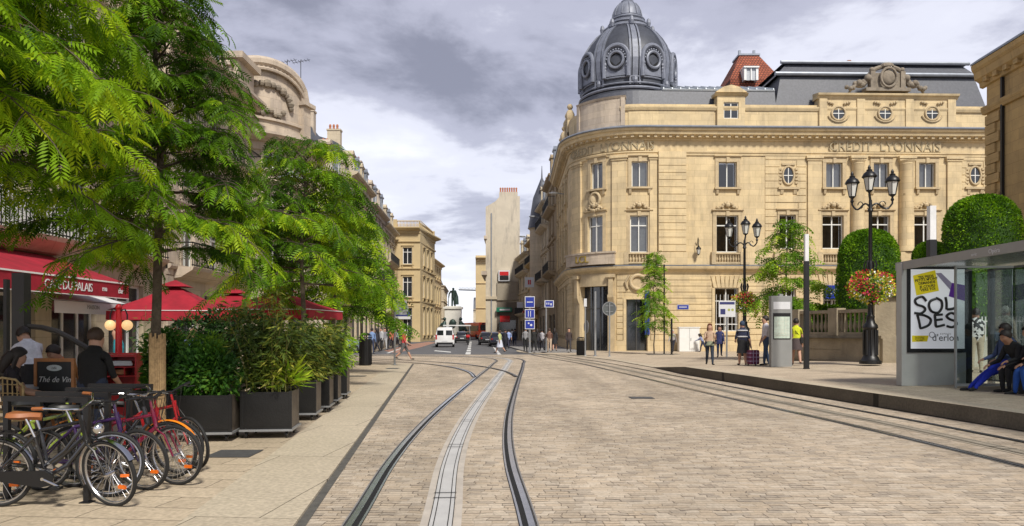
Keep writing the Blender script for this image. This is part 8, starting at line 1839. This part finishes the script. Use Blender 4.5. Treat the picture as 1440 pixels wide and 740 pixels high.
# cafe
person('short haired man in black t-shirt with his back to the camera behind the bicycles', fx(130, 9.6), 9.6, .03, R(-4), 1.62, L=(4, 2), Rr=(-3, 4), LA=(14, 30, 12), RA=(16, 40, 12), lean=5, headp=6, top=(.006, .006, .007), bot=(.02, .03, .06), sleeve='short', hair=HAIRN, detail=2, belly=1.12)
r_, of = person('young waiter in white shirt, dark waistcoat and long black apron bending over a table', fx(36, 11.8), 12.0, .03, R(55), 1.76, L=(6, 4), Rr=(-6, 6), LA=(42, 42, 8), RA=(46, 38, 8), lean=30, headp=14, top=(.66, .66, .72), bot=(.012, .012, .014), detail=2)
m = MB(); m.lathe([(.083, .06), (.10, 0), (.112, -.18), (.115, -.34)], 20, (0, 0, of.z)); m.build('apron', fabric((.010, .010, .012)), r_, smooth=True)
person('dark haired girl in black top seated at the left edge of the terrace', fx(11, 10.4), 10.4, .03, R(-60), 1.66, L=(85, 88), Rr=(82, 84), LA=(28, 48, 8), RA=(28, 48, 8), lean=8, headp=14, top=(.02, .015, .02), bot=(.03, .04, .08), sleeve='none', hair=HAIRB, long_hair=True, female=True, seat=.475, detail=2)
person('dark haired man in orange seated behind the chalkboard', fx(92, 12.7), 12.7, .03, R(160), 1.72, L=(85, 88), Rr=(82, 84), LA=(28, 50, 8), RA=(28, 50, 8), lean=14, headp=24, top=(.62, .14, .04), bot=(.04, .04, .05), sleeve='short', seat=.475, detail=2)
person('brown haired woman whose head shows right of the wrapped tree trunk', fx(238, 16.5), 16.8, .03, R(140), 1.66, top=(.3, .25, .2), hair=mat('chestnut hair', (.14, .05, .02), .6), female=True, long_hair=True, **STAND)
person('grey haired man in blue shirt behind the laurel planters', fx(262, 18), 18.4, .03, R(200), 1.70, top=(.08, .12, .30), hair=HAIRG, **STAND)
person('customer in teal jacket standing behind the globe lamps', fx(160, 15.4), 15.6, .03, R(120), 1.68, top=(.02, .22, .28), bot=(.03, .03, .04), **STAND)
# motor scooter with its rider
r = thing('motor_scooter', 'dark motor scooter riding away in the middle of the street', 'motor scooter', (fx(658, 84), 84, .01), R(4)); m = MB(); m.rbox(-.2, .2, -.75, .15, .45, .8, .08); m.rbox(-.22, .22, .45, .6, .4, 1.05, .05); m.rbox(-.18, .18, .1, .5, .25, .35, .03); m.build('body', mat('scooter paint', (.03, .03, .035), .3, coat=.5), r, smooth=True)
for yy in (-.6, .7): m = MB(); m.tube([(-.06, yy, .26), (.06, yy, .26)], .26, 18); m.build('wheel', TYRE, r)
m = MB(); m.tube([(-.33, .42, 1.12), (0, .5, 1.08), (.33, .42, 1.12)], .02, 6); m.build('handlebar', IRON, r); m = MB(); m.box(-.1, .1, -.80, -.74, .62, .72); m.build('tail_light', TAIL, r); m = MB(); m.rbox(-.2, .2, -1.0, -.6, .82, 1.12, .05); m.build('top_box', REDP, r)
person('scooter rider in black jacket and helmet', fx(658, 84), 83.75, .01, R(4), 1.74, L=(80, 80), Rr=(80, 80), LA=(50, 20, 12), RA=(50, 20, 12), lean=6, top=(.02, .02, .02), bot=(.02, .02, .03), hat=(.03, .03, .035), seat=.78, fingers=False)
